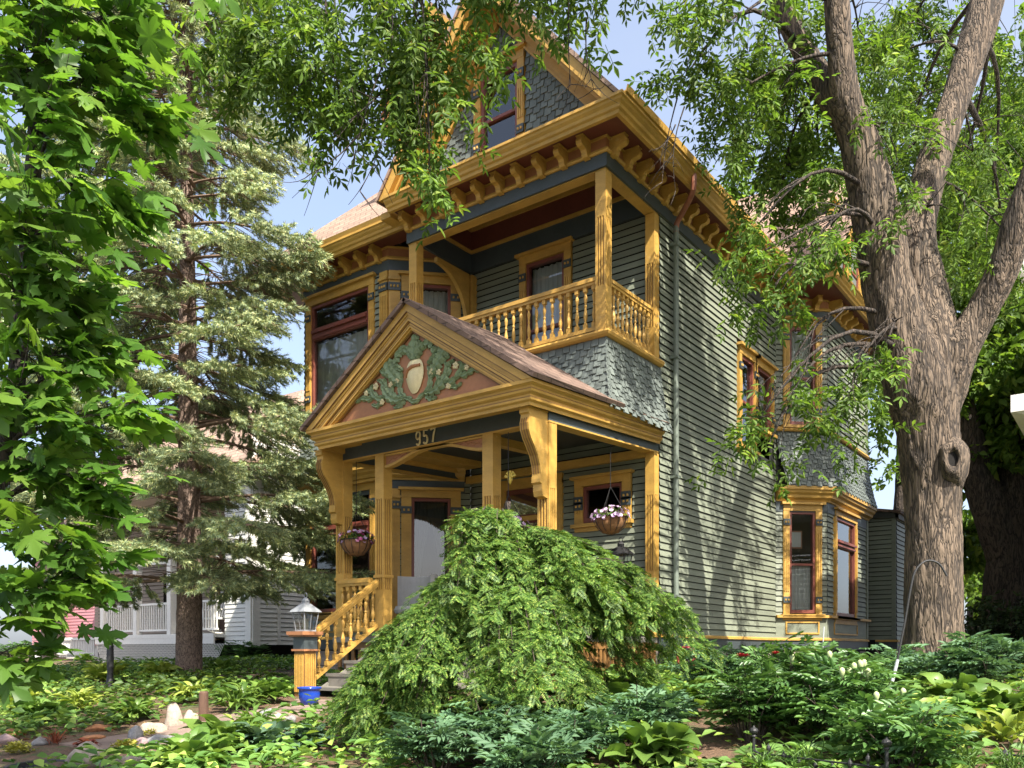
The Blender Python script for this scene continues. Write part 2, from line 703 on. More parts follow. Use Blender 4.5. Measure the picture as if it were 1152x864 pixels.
M['hosta_blue'] = leafmat('hosta_blue', [(0, (.06, .12, .075)), (1, (.12, .20, .12))], .25, .5)
M['hosta_lime'] = leafmat('hosta_lime', [(0, (.19, .28, .04)), (1, (.36, .42, .09))], .35, .45)
M['peony'] = leafmat('peony_leaf', [(0, (.045, .105, .03)), (.7, (.085, .175, .05)), (1, (.13, .23, .07))], .3, .35)
M['bleeding'] = leafmat('bleeding_heart_leaf', [(0, (.07, .15, .075)), (1, (.13, .235, .12))], .35, .55)
M['strap'] = leafmat('strap_leaf', [(0, (.06, .13, .03)), (1, (.13, .22, .06))], .35, .45)
M['cover'] = leafmat('cover_leaf', [(0, (.05, .11, .025)), (.7, (.11, .20, .045)), (1, (.26, .36, .07))], .35, .5, patch=(.65, 1.7), pscale=.55)
M['litter'] = leafmat('dead_leaf', [(0, (.06, .03, .015)), (.6, (.16, .085, .04)), (1, (.27, .17, .08))], .1, .8)
M['sedum'] = leafmat('sedum_leaf', [(0, (.28, .28, .04)), (1, (.42, .40, .08))], .2, .5)
M['rust_leaf'] = leafmat('heuchera_leaf', [(0, (.16, .035, .03)), (1, (.34, .10, .04))], .3, .5)
M['fl_pink'] = leafmat('petunia_pink', [(0, (.35, .03, .16)), (.5, (.55, .12, .28)), (1, (.70, .45, .58))], .3, .6, (1.1, 1, 1))
M['fl_lilac'] = leafmat('petunia_lilac', [(0, (.36, .22, .42)), (1, (.65, .52, .66))], .3, .6, (1.1, 1, 1))
M['fl_red'] = leafmat('peony_red', [(0, (.14, .006, .012)), (1, (.28, .015, .02))], .2, .6, (1.1, 1, 1))
M['bud'] = paint('peony_bud', (.36, .42, .20), .6, .1, 8)
# ------------------------------------------------------------------ the house
HB = Vector((-3.6, 5.0, 1.2))
house = thing('house', 'tall grey green victorian house with gold trim, balcony and gabled front porch', 'house', HB)


def hp(name, mb, m, parent=None, **kw):
    L = [obj(name, q, M[m] if isinstance(m, str) else m, parent or house, **kw) for q in pieces_of(mb)]
    return L[0]


def sag(x, y, z):
    w = min(1, max(0, (z - 1.8) / 2.5))
    return x, y, z + .056 * (y + 1.9) * w


def siding(mb, fr, s0, s1, z0, z1, holes=(), pitch=.105, lip=.024, gap=.011):  # gap: slot shaped in so a shadow line reads between boards
    z = z0
    while z < z1 - .01:
        zb = min(z + pitch, z1)
        zm = (z + zb) / 2
        iv = [(s0, s1)]
        for a, b, c, d in holes:
            if c < zm < d:
                nx = []
                for p, q in iv:
                    if b <= p or a >= q:
                        nx.append((p, q))
                    else:
                        if a > p:
                            nx.append((p, a))
                        if b < q:
                            nx.append((b, q))
                iv = nx
        cut = []
        for p, q in iv:     # butt joints between board lengths
            t = p + rnd.uniform(1.0, 3.8)
            while t < q - .5:
                cut.append((p, t - .0025))
                p = t
                t += rnd.uniform(2.4, 3.8)
            cut.append((p, q))
        for p, q in cut:
            j = rnd.uniform(-.003, .003)
            mb.quad(fr.pt(p, lip + j, z), fr.pt(q, lip + j, z), fr.pt(q, .004, zb - gap), fr.pt(p, .004, zb - gap))
            mb.quad(fr.pt(p, lip + j, z), fr.pt(q, lip + j, z), fr.pt(q, .012, z + .003), fr.pt(p, .012, z + .003))
        z += pitch


def shingles(mb, pt, q0, q1, smin, smax, rows, wid, keep=None, stag=.32):
    h = (q1 - q0) / rows
    for r in range(rows):
        q = q0 + r * h
        ns = int((smax(q) - smin(q)) / wid) + 3
        off = (r % 2) * .5
        for c in range(-1, ns):
            a, b = smin(q) + (c + off) * wid, smin(q) + (c + off + 1) * wid
            a, b = max(a, smin(q)), min(b, smax(q))
            if b - a < .02 or (keep and not keep((a + b) / 2, q + h * .5)):
                continue
            dq = h * stag * ((c + r) % 2) + rnd.uniform(-.004, .004)
            qa, qb = q - dq, min(q + h * 1.25, q1 + .01)
            g_ = .006
            th = .024 + rnd.uniform(-.003, .004)
            A, B = pt(a + g_, qa, th), pt(b - g_, qa, th)
            C, D = pt(b - g_, qb, .004), pt(a + g_, qb, .004)
            A2, B2 = pt(a + g_, qa, -.002), pt(b - g_, qa, -.002)
            C2, D2 = pt(b - g_, qb, -.004), pt(a + g_, qb, -.004)
            mb.add([A, B, C, D, A2, B2, C2, D2], [(0, 1, 2, 3), (0, 4, 5, 1), (0, 3, 7, 4), (1, 5, 6, 2)])


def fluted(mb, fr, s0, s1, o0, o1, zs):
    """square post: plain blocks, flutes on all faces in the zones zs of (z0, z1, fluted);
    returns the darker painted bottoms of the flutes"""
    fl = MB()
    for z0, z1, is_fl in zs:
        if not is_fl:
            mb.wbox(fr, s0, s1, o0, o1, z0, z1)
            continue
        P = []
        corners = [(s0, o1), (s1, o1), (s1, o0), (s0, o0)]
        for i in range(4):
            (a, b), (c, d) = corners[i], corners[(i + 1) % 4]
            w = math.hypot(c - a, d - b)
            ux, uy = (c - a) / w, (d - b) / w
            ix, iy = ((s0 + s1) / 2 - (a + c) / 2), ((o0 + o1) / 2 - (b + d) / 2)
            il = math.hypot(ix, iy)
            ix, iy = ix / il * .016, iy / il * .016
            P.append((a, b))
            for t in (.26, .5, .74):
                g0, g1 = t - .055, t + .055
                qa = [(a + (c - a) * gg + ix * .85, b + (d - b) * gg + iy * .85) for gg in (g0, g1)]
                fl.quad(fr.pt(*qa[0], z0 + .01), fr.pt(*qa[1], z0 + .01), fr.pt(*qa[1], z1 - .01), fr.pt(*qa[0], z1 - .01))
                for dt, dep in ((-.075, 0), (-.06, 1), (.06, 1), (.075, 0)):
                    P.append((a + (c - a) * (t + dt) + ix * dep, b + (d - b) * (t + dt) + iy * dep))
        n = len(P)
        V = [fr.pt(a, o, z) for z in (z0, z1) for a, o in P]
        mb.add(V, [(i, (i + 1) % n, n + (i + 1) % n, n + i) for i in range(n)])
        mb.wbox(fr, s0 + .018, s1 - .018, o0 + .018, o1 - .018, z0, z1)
    return fl


def window(fr, s0, s1, z0, z1, label=None, cmat='curtain', rail=.5, transom=None, curtain='full', casing=.12, plates=True, head=.13, sill=True, shade=None):
    w = s1 - s0
    cs = MB()
    for a, b in ((s0 - casing, s0), (s1, s1 + casing)):
        cs.wbox(fr, a, b, -.06, .045, z0 - .02, z1 + .01)
        for t in (.2, .5, .8):
            cs.wbox(fr, a + casing * t - .011, a + casing * t + .011, .045, .056, z0 + (.42 if plates else .1), z1 - (.42 if plates else .1))
    cs.wbox(fr, s0 - casing, s1 + casing, -.06, .05, z1 + .01, z1 + head)
    cs.wbox(fr, s0 - casing - .05, s1 + casing + .05, .0, .11, z1 + head, z1 + head + .045)
    if sill:
        cs.wbox(fr, s0 - casing - .04, s1 + casing + .04, -.06, .10, z0 - .075, z0 - .02)
        cs.wbox(fr, s0 - casing, s1 + casing, -.02, .04, z0 - .14, z0 - .075)
    win = hp('window', cs, 'gold')
    if label:
        win['label'] = label
    if plates:
        pl, st = MB(), MB()
        for a, b in ((s0 - casing, s0), (s1, s1 + casing)):
            for z in (z1 - .27, z0 + .2):
                pl.wbox(fr, a - .006, b + .006, .04, .066, z, z + .12)
                for t in (.28, .72):
                    p = fr.pt(a + casing * t, .066, z + .06)
                    st.lathe([(.017, -.017), (.017, .017)], p, 6)
        hp('corner_block', pl, 'blue', win)
        hp('stud', st, 'gold', win)
    sh = MB()
    e = .05
    sh.wbox(fr, s0, s0 + e, -.075, .018, z0, z1)
    sh.wbox(fr, s1 - e, s1, -.075, .018, z0, z1)
    sh.wbox(fr, s0 + e, s1 - e, -.075, .018, z1 - e, z1)
    sh.wbox(fr, s0 + e, s1 - e, -.075, .018, z0, z0 + e * 1.3)
    if transom:
        za, zb = transom
        sh.wbox(fr, s0 + e, s1 - e, -.06, .03, za, zb)
        sh.wbox(fr, s0 + e, s1 - e, .03, .075, za + (zb - za) * .55, za + (zb - za) * .8)
        sh.wbox(fr, s0 + e, s1 - e, .03, .05, za + (zb - za) * .1, za + (zb - za) * .3)
    elif rail:
        zr = z0 + (z1 - z0) * rail
        sh.wbox(fr, s0 + e, s1 - e, -.07, .012, zr - .022, zr + .022)
    hp('sash', sh, 'red', win)
    pn = MB()
    pn.quad(fr.pt(s0 + .02, -.03, z0 + .02), fr.pt(s1 - .02, -.03, z0 + .02), fr.pt(s1 - .02, -.03, z1 - .02), fr.pt(s0 + .02, -.03, z1 - .02))
    hp('pane', pn, 'glass', win)
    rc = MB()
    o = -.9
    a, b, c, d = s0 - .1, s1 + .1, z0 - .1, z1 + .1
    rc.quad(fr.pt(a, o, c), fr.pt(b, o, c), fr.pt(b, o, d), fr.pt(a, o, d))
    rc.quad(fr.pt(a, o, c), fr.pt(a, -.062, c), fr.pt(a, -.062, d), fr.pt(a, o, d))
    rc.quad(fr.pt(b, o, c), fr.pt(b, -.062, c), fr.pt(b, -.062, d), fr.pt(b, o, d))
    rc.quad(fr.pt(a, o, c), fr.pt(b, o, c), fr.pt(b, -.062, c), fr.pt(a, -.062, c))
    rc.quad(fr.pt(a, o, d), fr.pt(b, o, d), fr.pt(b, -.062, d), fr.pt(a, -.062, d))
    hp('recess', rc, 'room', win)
    if curtain:
        cu = MB()
        zt = (transom[0] - .02) if (transom and curtain != 'all') else z1 - .05
        zb = z0 + .03

        def sheet(f0, f1):
            n, mrows = 46, 10
            V = []
            for j in range(mrows + 1):
                t = j / mrows
                z = zt + (zb - zt) * t
                for i in range(n + 1):
                    q = i / n
                    a, b = f0(t), f1(t)
                    s = a + (b - a) * q
                    V.append(fr.pt(s, -.13 + .018 * math.sin(q * 38 + .8 * math.sin(t * 3)) + .012 * math.sin(q * 91 + 1), z))
            cu.add(V, [(j * (n + 1) + i, j * (n + 1) + i + 1, (j + 1) * (n + 1) + i + 1, (j + 1) * (n + 1) + i) for j in range(mrows) for i in range(n)])
        if curtain in ('full', 'all'):
            sheet(lambda t: s0 + .03, lambda t: s1 - .03)
        elif curtain == 'drape':
            sheet(lambda t: s0 + .03, lambda t: s0 + .05 + w * (.48 * (1 - t) ** 1.3 + .04))
            sheet(lambda t: s1 - .05 - w * (.48 * (1 - t) ** 1.3 + .04), lambda t: s1 - .03)
        elif curtain == 'half':
            zt = z0 + (z1 - z0) * .48
            sheet(lambda t: s0 + .03, lambda t: s1 - .03)
        hp('curtain', cu, cmat, win, smooth=True)
    return win


F = {}
F['back'] = Fr((-3.6, 1.54), (0, 1.54))
F['side'] = Fr((0, 1.54), (0, 6.45))
F['bayL'] = Fr((-7.7, 1.6), (-6.7, .48))
F['bayF'] = Fr((-6.7, .48), (-4.53, .48))
F['bayC'] = Fr((-4.53, .48), (-3.55, 1.46))
F['sbC'] = Fr((0, 6.45), (.755, 7.205))
F['sbM'] = Fr((.755, 7.205), (.755, 10.16))
F['sbR'] = Fr((.755, 10.16), (0, 10.915))
F['extF'] = Fr((.0, 10.95), (1.2, 10.95))
F['extS'] = Fr((1.2, 10.95), (1.2, 12.9))
F['front'] = Fr((-3.6, 0), (0, 0))
F['porch'] = Fr((-3.8, -1.34), (.0, -1.34))
F['porchS'] = Fr((0, -1.34), (0, 1.54))
F['balS'] = Fr((0, 0), (0, 1.54))

# ---- walls: lapped boards, with the window openings left out
class Walls(dict):
    def __missing__(s, k_):
        s[k_] = MB()
        return s[k_]


sd_ = Walls()


def wall(fr, *a):
    siding(sd_[(fr.P, fr.d)], fr, *a)


wall(F['back'], 0, 3.6, 1.8, 8.2, [(.70, 1.82, 1.8, 4.35), (2.14, 3.17, 3.5, 4.30), (1.07, 2.1, 5.8, 8.05)])
wall(F['side'], .0, 4.91, 1.85, 8.06, [(2.95, 4.80, 5.12, 7.05)])
for z0, z1 in ((2.0, 4.5), (5.8, 8.06)):
    wall(F['bayF'], 0, 2.17, z0, z1, [(.15, 1.80, z0 + .1, z1)])
    wall(F['bayC'], 0, 1.386, z0, z1, [(.30, 1.10, z0 + .1, z1)])
    wall(F['bayL'], 0, 1.5, z0, z1)
wall(F['sbC'], 0, 1.068, 2.25, 4.5, [(.16, .93, 2.2, 4.4)])
wall(F['sbM'], 0, 2.955, 2.25, 4.5, [(.40, 2.1, 2.0, 4.42)])
wall(F['sbC'], 0, 1.068, 5.98, 8.06, [(.16, .93, 5.9, 8.0)])
wall(F['sbM'], 0, 2.955, 5.98, 8.06)
wall(F['sbR'], 0, 1.068, 2.25, 8.06)
wall(F['extF'], 0.0, 1.2, 1.85, 4.72)
wall(F['extS'], 0, 1.95, 1.85, 4.72)
for q in sd_.values():
    hp('wall', q, 'siding')

# black sheet that paints the boards' shadow lines through their gaps, open at windows
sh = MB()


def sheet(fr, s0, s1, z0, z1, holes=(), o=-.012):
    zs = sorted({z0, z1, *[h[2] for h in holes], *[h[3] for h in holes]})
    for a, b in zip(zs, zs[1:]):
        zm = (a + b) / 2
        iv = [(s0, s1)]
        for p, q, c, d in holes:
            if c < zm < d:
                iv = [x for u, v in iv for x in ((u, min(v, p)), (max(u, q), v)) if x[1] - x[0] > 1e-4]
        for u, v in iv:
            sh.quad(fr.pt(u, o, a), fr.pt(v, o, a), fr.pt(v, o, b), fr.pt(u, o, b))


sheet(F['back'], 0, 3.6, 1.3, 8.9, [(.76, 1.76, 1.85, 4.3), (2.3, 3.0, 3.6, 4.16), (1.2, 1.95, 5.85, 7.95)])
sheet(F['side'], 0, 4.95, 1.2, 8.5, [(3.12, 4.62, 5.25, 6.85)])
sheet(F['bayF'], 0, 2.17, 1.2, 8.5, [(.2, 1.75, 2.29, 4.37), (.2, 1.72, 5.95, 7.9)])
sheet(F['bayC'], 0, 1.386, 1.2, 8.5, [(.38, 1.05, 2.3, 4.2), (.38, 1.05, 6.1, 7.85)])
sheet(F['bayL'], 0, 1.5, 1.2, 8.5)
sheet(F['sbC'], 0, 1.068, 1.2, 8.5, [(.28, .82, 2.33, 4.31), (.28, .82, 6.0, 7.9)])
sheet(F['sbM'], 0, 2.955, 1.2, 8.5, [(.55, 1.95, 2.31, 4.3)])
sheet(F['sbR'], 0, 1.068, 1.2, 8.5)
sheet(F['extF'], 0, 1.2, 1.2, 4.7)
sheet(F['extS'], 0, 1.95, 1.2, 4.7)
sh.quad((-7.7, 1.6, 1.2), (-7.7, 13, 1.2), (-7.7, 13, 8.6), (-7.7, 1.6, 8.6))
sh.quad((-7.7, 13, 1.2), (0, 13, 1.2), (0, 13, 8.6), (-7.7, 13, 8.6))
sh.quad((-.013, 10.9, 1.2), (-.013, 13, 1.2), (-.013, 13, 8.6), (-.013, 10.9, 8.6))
hp('dark_backing', sh, 'gap_shade')

# ---- foundation and water table
fo = MB()
for fr, a, b in ((F['side'], .0, 4.91), (F['sbC'], 0, 1.068), (F['sbM'], 0, 2.955), (F['extF'], .76, 1.2), (F['extS'], 0, 1.95), (F['bayF'], 0, 2.17), (F['bayL'], 0, 1.5)):
    s = a
    row = 0
    for z0, z1 in ((.8, 1.06), (1.06, 1.33), (1.33, 1.60)):
        s = a
        while s < b - .02:
            w_ = min(rnd.uniform(.28, .6), b - s)
            fo.wbox(fr, s + .004, s + w_ - .006, -.06, -.02 + rnd.uniform(-.012, .018), z0 + .004, z1 - .006)
            s += w_
hp('foundation', fo, 'stone')
wt, wg = MB(), MB()
prof = [(0, 1.62), (.03, 1.62), (.03, 1.80), (0, 1.80)]
pth = [(0, 1.54), (0, 6.45), (.755, 7.205), (.755, 10.16), (.3, 10.6)]
wt.sweep(prof, pth)
wt.sweep(prof, [(.76, 10.95), (1.2, 10.95), (1.2, 12.9)])
wt.sweep(prof, [(-7.7, 1.6), (-6.7, .48), (-4.53, .48), (-3.55, 1.46)])
hp('water_table', wt, 'blue')
profg = [(0, 1.80), (.055, 1.80), (.055, 1.835), (.03, 1.85), (0, 1.85)]
wg.sweep(profg, pth)
wg.sweep(profg, [(.76, 10.95), (1.2, 10.95), (1.2, 12.9)])
wg.sweep(profg, [(-7.7, 1.6), (-6.7, .48), (-4.53, .48), (-3.55, 1.46)])
hp('base_trim', wg, 'gold')

# ---- upper frieze, soffit, cornice and brackets
wing = [(-3.62, 0), (0, 0), (0, 6.45)]
sbay = [(0, 6.45), (.755, 7.205), (.755, 10.16), (.2, 10.7)]
lbay = [(-7.7, 1.6), (-6.7, .48), (-4.53, .48), (-3.62, 1.39)]
bl, gb, sf = MB(), MB(), MB()
for p in (wing, sbay, lbay):
    bl.sweep([(.0, 8.05), (.035, 8.05), (.035, 8.225), (.0, 8.225)], p)
    gb.sweep([(0, 8.225), (.06, 8.225), (.075, 8.245), (.06, 8.28), (0, 8.28)], p)
    gb.sweep([(0, 8.425), (.05, 8.425), (.05, 8.452), (0, 8.452)], p)
    sf.sweep([(-.02, 8.28), (.022, 8.28), (.022, 8.45), (-.02, 8.45)], p)
bl.sweep([(-.15, 8.056), (.002, 8.056), (.002, 8.22), (-.15, 8.22)], [(-3.62, 0), (0, 0), (0, 1.54)])
gb.sweep([(-.17, 8.035), (-.004, 8.035), (-.004, 8.054), (-.17, 8.054)], [(-3.62, 0), (0, 0), (0, 1.54)])
hp('frieze_band', bl, 'blue')
hp('frieze_moulding', gb, 'gold')
hp('frieze_panel', sf, 'salmon')
so = MB()
sof = [(-.02, 8.455), (.46, 8.455), (.46, 8.47), (-.02, 8.47)]
so.sweep(sof, wing)
so.sweep(sof, [(-7.7, 1.6), (-6.7, .48), (-3.64, .48)])
so.sweep(sof, sbay)
so.prism([(0, 5.95, 8.453), (1.2, 5.95, 8.453), (1.2, 10.7, 8.453), (0, 10.7, 8.453)], (0, 0, .012))
hp('soffit', so, 'maroon')
crown = [(.40, 8.37), (.455, 8.37), (.465, 8.41), (.495, 8.425), (.505, 8.46), (.54, 8.49), (.55, 8.515), (.575, 8.525), (.575, 8.56), (.40, 8.56)]
cr = MB()
cr.sweep(crown, wing)
cr.sweep(crown, [(-7.75, 1.62), (-6.7, .48), (-3.66, .48)])
cr.sweep(crown, [(.755, 5.95), (.755, 10.8)])
cr.box(.02, 1.33, 5.93, 5.99, 8.37, 8.56)
cornice = hp('cornice', cr, 'gold')
gu = MB()
gu.sweep([(.48, 8.565), (.60, 8.565), (.62, 8.64), (.605, 8.645), (.585, 8.585), (.48, 8.58)], [(0, -.5), (0, 6.2)])
gu.sweep([(.45, 8.565), (.57, 8.565), (.59, 8.63), (.575, 8.635), (.555, 8.585), (.45, 8.58)], [(-7.75, 1.62), (-6.7, .48), (-3.68, .48)])
gu.box(-3.86, -3.66, -.36, -.1, 8.36, 8.46)
hp('gutter', gu, 'gold')

BR = [(0, 0), (.30, 0), (.30, -.055), (.325, -.07), (.335, -.115), (.32, -.16), (.28, -.185), (.225, -.19), (.175, -.205), (.15, -.24), (.145, -.28), (.12, -.315), (.075, -.325), (.0, -.325)]


def bracket(fr, s, z, w=.085, prof=BR, o=.022, sc_=.76, name='bracket', par=None, m='gold', warp=None):
    b = MB()
    V0 = [fr.pt(s - w / 2, o + a * sc_, z + c * sc_) for a, c in prof]
    V1 = [fr.pt(s + w / 2, o + a * sc_, z + c * sc_) for a, c in prof]
    n = len(prof)
    b.add(V0 + V1, [tuple(range(n))[::-1], tuple(range(n, 2 * n))] + [(i, (i + 1) % n, n + (i + 1) % n, n + i) for i in range(n)])
    # a thin cap and a raised rib down the face
    b.wbox(fr, s - w / 2 - .012, s + w / 2 + .012, o, o + prof[1][0] * sc_ + .012, z - .02 * sc_, z - .001)
    return hp(name, b, m, par or cornice, warp=warp)


for i in range(10):
    bracket(F['front'], .06 + i * .365, 8.45)
fs = Fr((0, 0), (0, 6.45))
for i in range(17):
    bracket(fs, .10 + i * .372, 8.45)
for i in range(6):
    bracket(F['bayF'], .12 + i * .375, 8.45)
for i in range(8):
    bracket(F['sbM'], .10 + i * .38, 8.45)
for i in range(2):
    bracket(F['sbC'], .3 + i * .5, 8.45)

# ---- attic gable of the wing
AX, AZ, EXR, EXL, EZ = -1.78, 11.19, .46, -3.74, 8.55
slR = (AZ - EZ) / (EXR - AX)


def ztop(x):
    return AZ - (slR if x > AX else (AZ - EZ) / (AX - EXL)) * abs(x - AX)


sg = MB()
shingles(sg, lambda s, q, o: F['front'].pt(s, o, q), 8.6, 10.75, lambda q: .05, lambda q: 3.55, 21, .125,
         keep=lambda s, q: q < ztop(-3.6 + s) - .34 and not (1.36 < s < 2.30 and q < 10.2))
hp('gable_shingles', sg, 'shingle')
gw = MB()
for P in ([(-3.6, 8.5), (-2.11, 8.5), (-2.11, ztop(-2.11) - .08), (-3.6, ztop(-3.6) - .08)], [(-1.45, 8.5), (0, 8.5), (0, ztop(0) - .08), (-1.45, ztop(-1.45) - .08)], [(-2.11, 8.5), (-1.45, 8.5), (-1.45, 8.79), (-2.11, 8.79)], [(-2.11, 10.04), (-1.45, 10.04), (-1.45, ztop(-1.45) - .08), (AX, AZ - .1), (-2.11, ztop(-2.11) - .08)]):
    gw.prism([(x, .02, z) for x, z in P], (0, .1, 0))
hp('gable_wall', gw, 'shingle')


def rake(mb, x0, z0, x1, z1, y0, y1, t0, t1):
    """a raking board under the slope from (x0,z0) to (x1,z1), between perpendicular depths t0, t1"""
    d = Vector((x1 - x0, 0, z1 - z0)).normalized()
    n = Vector((d.z, 0, -d.x))
    if n.z > 0:
        n = -n
    A, B = Vector((x0, y0, z0)), Vector((x1, y0, z1))

    def ap(P, t):   # stay on the plumb lines at both ends
        return P + Vector((0, 0, -t / abs(n.z)))
    P = [ap(A, t0), ap(B, t0), ap(B, t1), ap(A, t1)]
    Q = []
    for i in range(4):      # cut level at the foot
        a, b = P[i], P[(i + 1) % 4]
        if a.z >= z0 - 1e-6:
            Q.append(a)
        if (a.z - z0) * (b.z - z0) < -1e-9:
            Q.append(a.lerp(b, (z0 - a.z) / (b.z - a.z)))
    mb.prism(Q, (0, y1 - y0, 0))


rk = MB()
for xe in (EXR, EXL):
    ze = ztop(xe) if xe > AX else EZ
    rake(rk, xe, ze, AX, AZ, -.53, -.45, .0, .13)
    rake(rk, xe, ze, AX, AZ, -.45, -.38, .03, .17)
    rake(rk, xe, ze, AX, AZ, -.38, -.06, .12, .15)
    rake(rk, xe, ze, AX, AZ, -.10, -.03, .14, .22)
    rake(rk, xe, ze, AX, AZ, -.06, .0, .20, .29)
    rake(rk, xe, ze, AX, AZ, -.075, .0, .28, .31)
hp('rake_board', rk, 'gold')
window(F['front'], 1.48, 2.16, 8.78, 10.05, None, rail=.48, curtain=None, casing=.12)
rf = MB()


def slab(mb, P, t=.05):
    """roof plane given by its top corners"""
    P = [Vector(p) for p in P]
    n = (P[1] - P[0]).cross(P[2] - P[0]).normalized()
    if n.z < 0:
        n = -n
    mb.prism(P, -n * t)


slab(rf, [(AX, -.56, AZ + .06), (EXR + .08, -.56, EZ + .0), (EXR + .08, 6.5, EZ + .0), (AX, 6.5, AZ + .06)])
slab(rf, [(AX, -.56, AZ + .06), (EXL - .06, -.56, EZ + .0), (EXL - .06, 4.5, EZ + .0), (AX, 4.5, AZ + .06)])
# hipped main roof
pz, xl, xr, yf = 1.0, -8.15, .47, -.08
rz0 = 8.585
xm = (xl + xr) / 2
zr_ = rz0 + pz * (xm - xl)
hip = (xm, yf + (xm - xl), zr_)
slab(rf, [(xl, yf, rz0), (xr, yf, rz0), hip])
slab(rf, [(xl, yf, rz0), hip, (xm, 13.2, zr_), (xl, 13.2, rz0)])
slab(rf, [(xr, 5.2, rz0), hip, (xm, 13.2, zr_), (xr, 13.2, rz0)])
rf.prism([(xl + .1, 13.0, rz0), (xr - .1, 13.0, rz0), (xm, 13.0, zr_ - .1)], (0, .05, 0))
# cross gable over the side bay
CY, CH, CZ = 8.55, 2.75, 11.75
slab(rf, [(-3.2, CY, CZ), (1.36, CY, CZ), (1.36, CY - CH, 8.57), (-.2, CY - CH, 8.57)])
slab(rf, [(-3.2, CY, CZ), (1.36, CY, CZ), (1.36, CY + CH, 8.57), (-.2, CY + CH, 8.57)])
hp('roof', rf, 'roof')
# cross gable end: shingled wall, rakes, window
fe = Fr((.85, CY - CH + .3), (.85, CY + CH - .3))
cg = MB()
cg.prism([(.80, CY - CH + .15, 8.5), (.80, CY + CH - .15, 8.5), (.80, CY, CZ - .15)], (.04, 0, 0))
zc = lambda s: CZ - (CZ - 8.57) * abs(s - (CH - .3)) / CH
shingles(cg, lambda s, q, o: fe.pt(s, o, q), 8.6, 11.4, lambda q: 0, lambda q: 2 * CH - .6, 22, .16, keep=lambda s, q: q < zc(s) - .25 and not (1.0 < s < 3.9 and q < 10.35))
hp('gable_shingles', cg, 'shingle')
ck = MB()
for ye in (CY - CH, CY + CH):
    for x0, x1, t0, t1 in ((1.34, 1.27, 0.04, .2), (1.27, 1.2, .07, .26), (1.2, .9, .15, .2), (.93, .86, .18, .42)):
        d = (CZ - 8.57) / CH
        k_ = math.sqrt(1 + d * d)
        sg_ = 1 if ye < CY else -1
        ck.prism([(x0, ye + sg_ * t0 * k_ / d, 8.57), (x0, CY, CZ - t0 * k_), (x0, CY, CZ - t1 * k_), (x0, ye + sg_ * t1 * k_ / d, 8.57)], (x1 - x0, 0, 0))
hp('rake_board', ck, 'gold')
window(fe, 1.15, 1.95, 8.8, 10.2, None, plates=False, curtain='full')
window(fe, 2.25, 2.95, 8.8, 10.2, None, plates=False, curtain='full')
# small dormer on the left slope of the roof
dm = MB()
dm.prism([(-4.95, 1.2, 9.4), (-2.9, 1.2, 9.4), (-2.9, 1.2, 11.1), (-3.9, 1.2, 12.3), (-4.95, 1.2, 11.1)], (0, 2.8, 0))
dorm = hp('dormer', dm, 'shingle')
dr = MB()
slab(dr, [(-3.9, .82, 12.55), (-5.15, .82, 11.22), (-5.15, 4, 11.22), (-3.9, 4, 12.55)], .04)
slab(dr, [(-3.9, .82, 12.55), (-2.7, .82, 11.22), (-2.7, 4, 11.22), (-3.9, 4, 12.55)], .04)
hp('dormer_roof', dr, 'roof', dorm)
dk = MB()
rake(dk, -5.14, 11.2, -3.9, 12.5, .8, .86, .0, .14)
rake(dk, -2.71, 11.2, -3.9, 12.5, .8, .86, .0, .14)
rake(dk, -4.97, 11.12, -3.9, 12.25, 1.14, 1.2, .02, .16)
dk.box(-5.0, -4.86, 1.14, 1.24, 9.6, 11.1)
hp('dormer_trim', dk, 'gold', dorm)
ds = MB()
rake(ds, -5.12, 11.17, -3.9, 12.46, .862, 1.2, .03, .06)
rake(ds, -2.73, 11.17, -3.9, 12.46, .862, 1.2, .03, .06)
ds.prism([(-5.14, .87, 11.16), (-4.95, .87, 11.14), (-4.95, .87, 10.72), (-5.05, .87, 10.85)], (0, .3, 0))
hp('dormer_soffit', ds, 'salmon', dorm)

# ---- balcony
fsk = {}
ZS0, ZS1 = 4.80, 5.78


def skout(z):
    t = min(1, max(0, (z - ZS0) / (ZS1 - ZS0)))
    return .015 + .19 * (1 - t) ** 1.7


ss = MB()
for fr, L, mit0, mit1 in ((F['front'], 3.6, 0, 1), (F['balS'], 1.56, 1, 0)):
    shingles(ss, lambda s, q, o, fr=fr: fr.pt(s, o + skout(q), q), ZS0, ZS1, lambda q, m=mit0: -m * (skout(q) + .02), lambda q, m=mit1, L=L: L + m * (skout(q) + .02), 10, .115)
    n = 12
    for i in range(n):
        qa, qb = ZS0 + (ZS1 - ZS0) * i / n, ZS0 + (ZS1 - ZS0) * (i + 1) / n
        a0, a1 = -mit0 * skout(qa), L + mit1 * skout(qa)
        b0, b1 = -mit0 * skout(qb), L + mit1 * skout(qb)
        ss.quad(fr.pt(a0, skout(qa), qa), fr.pt(a1, skout(qa), qa), fr.pt(b1, skout(qb), qb), fr.pt(b0, skout(qb), qb))
hp('shingle_skirt', ss, 'shingle')
bt = MB()
balp = [(-3.6, 0), (0, 0), (0, 1.54)]
bt.sweep([(-.02, 5.78), (.05, 5.78), (.085, 5.80), (.10, 5.83), (.085, 5.86), (.05, 5.87), (-.02, 5.87)], balp)
hp('balcony_sill', bt, 'gold')
bf = MB()
bf.box(-3.58, -.02, .02, 1.53, 5.70, 5.79)
hp('balcony_floor', bf, 'plank')


def post_zones(z0, z1, f0=.16, f1=.72, block=.38):
    L = z1 - z0
    return [(z0, z0 + L * f0, False), (z0 + L * f0, z0 + L * f1, True), (z0 + L * f1, z1, False)]


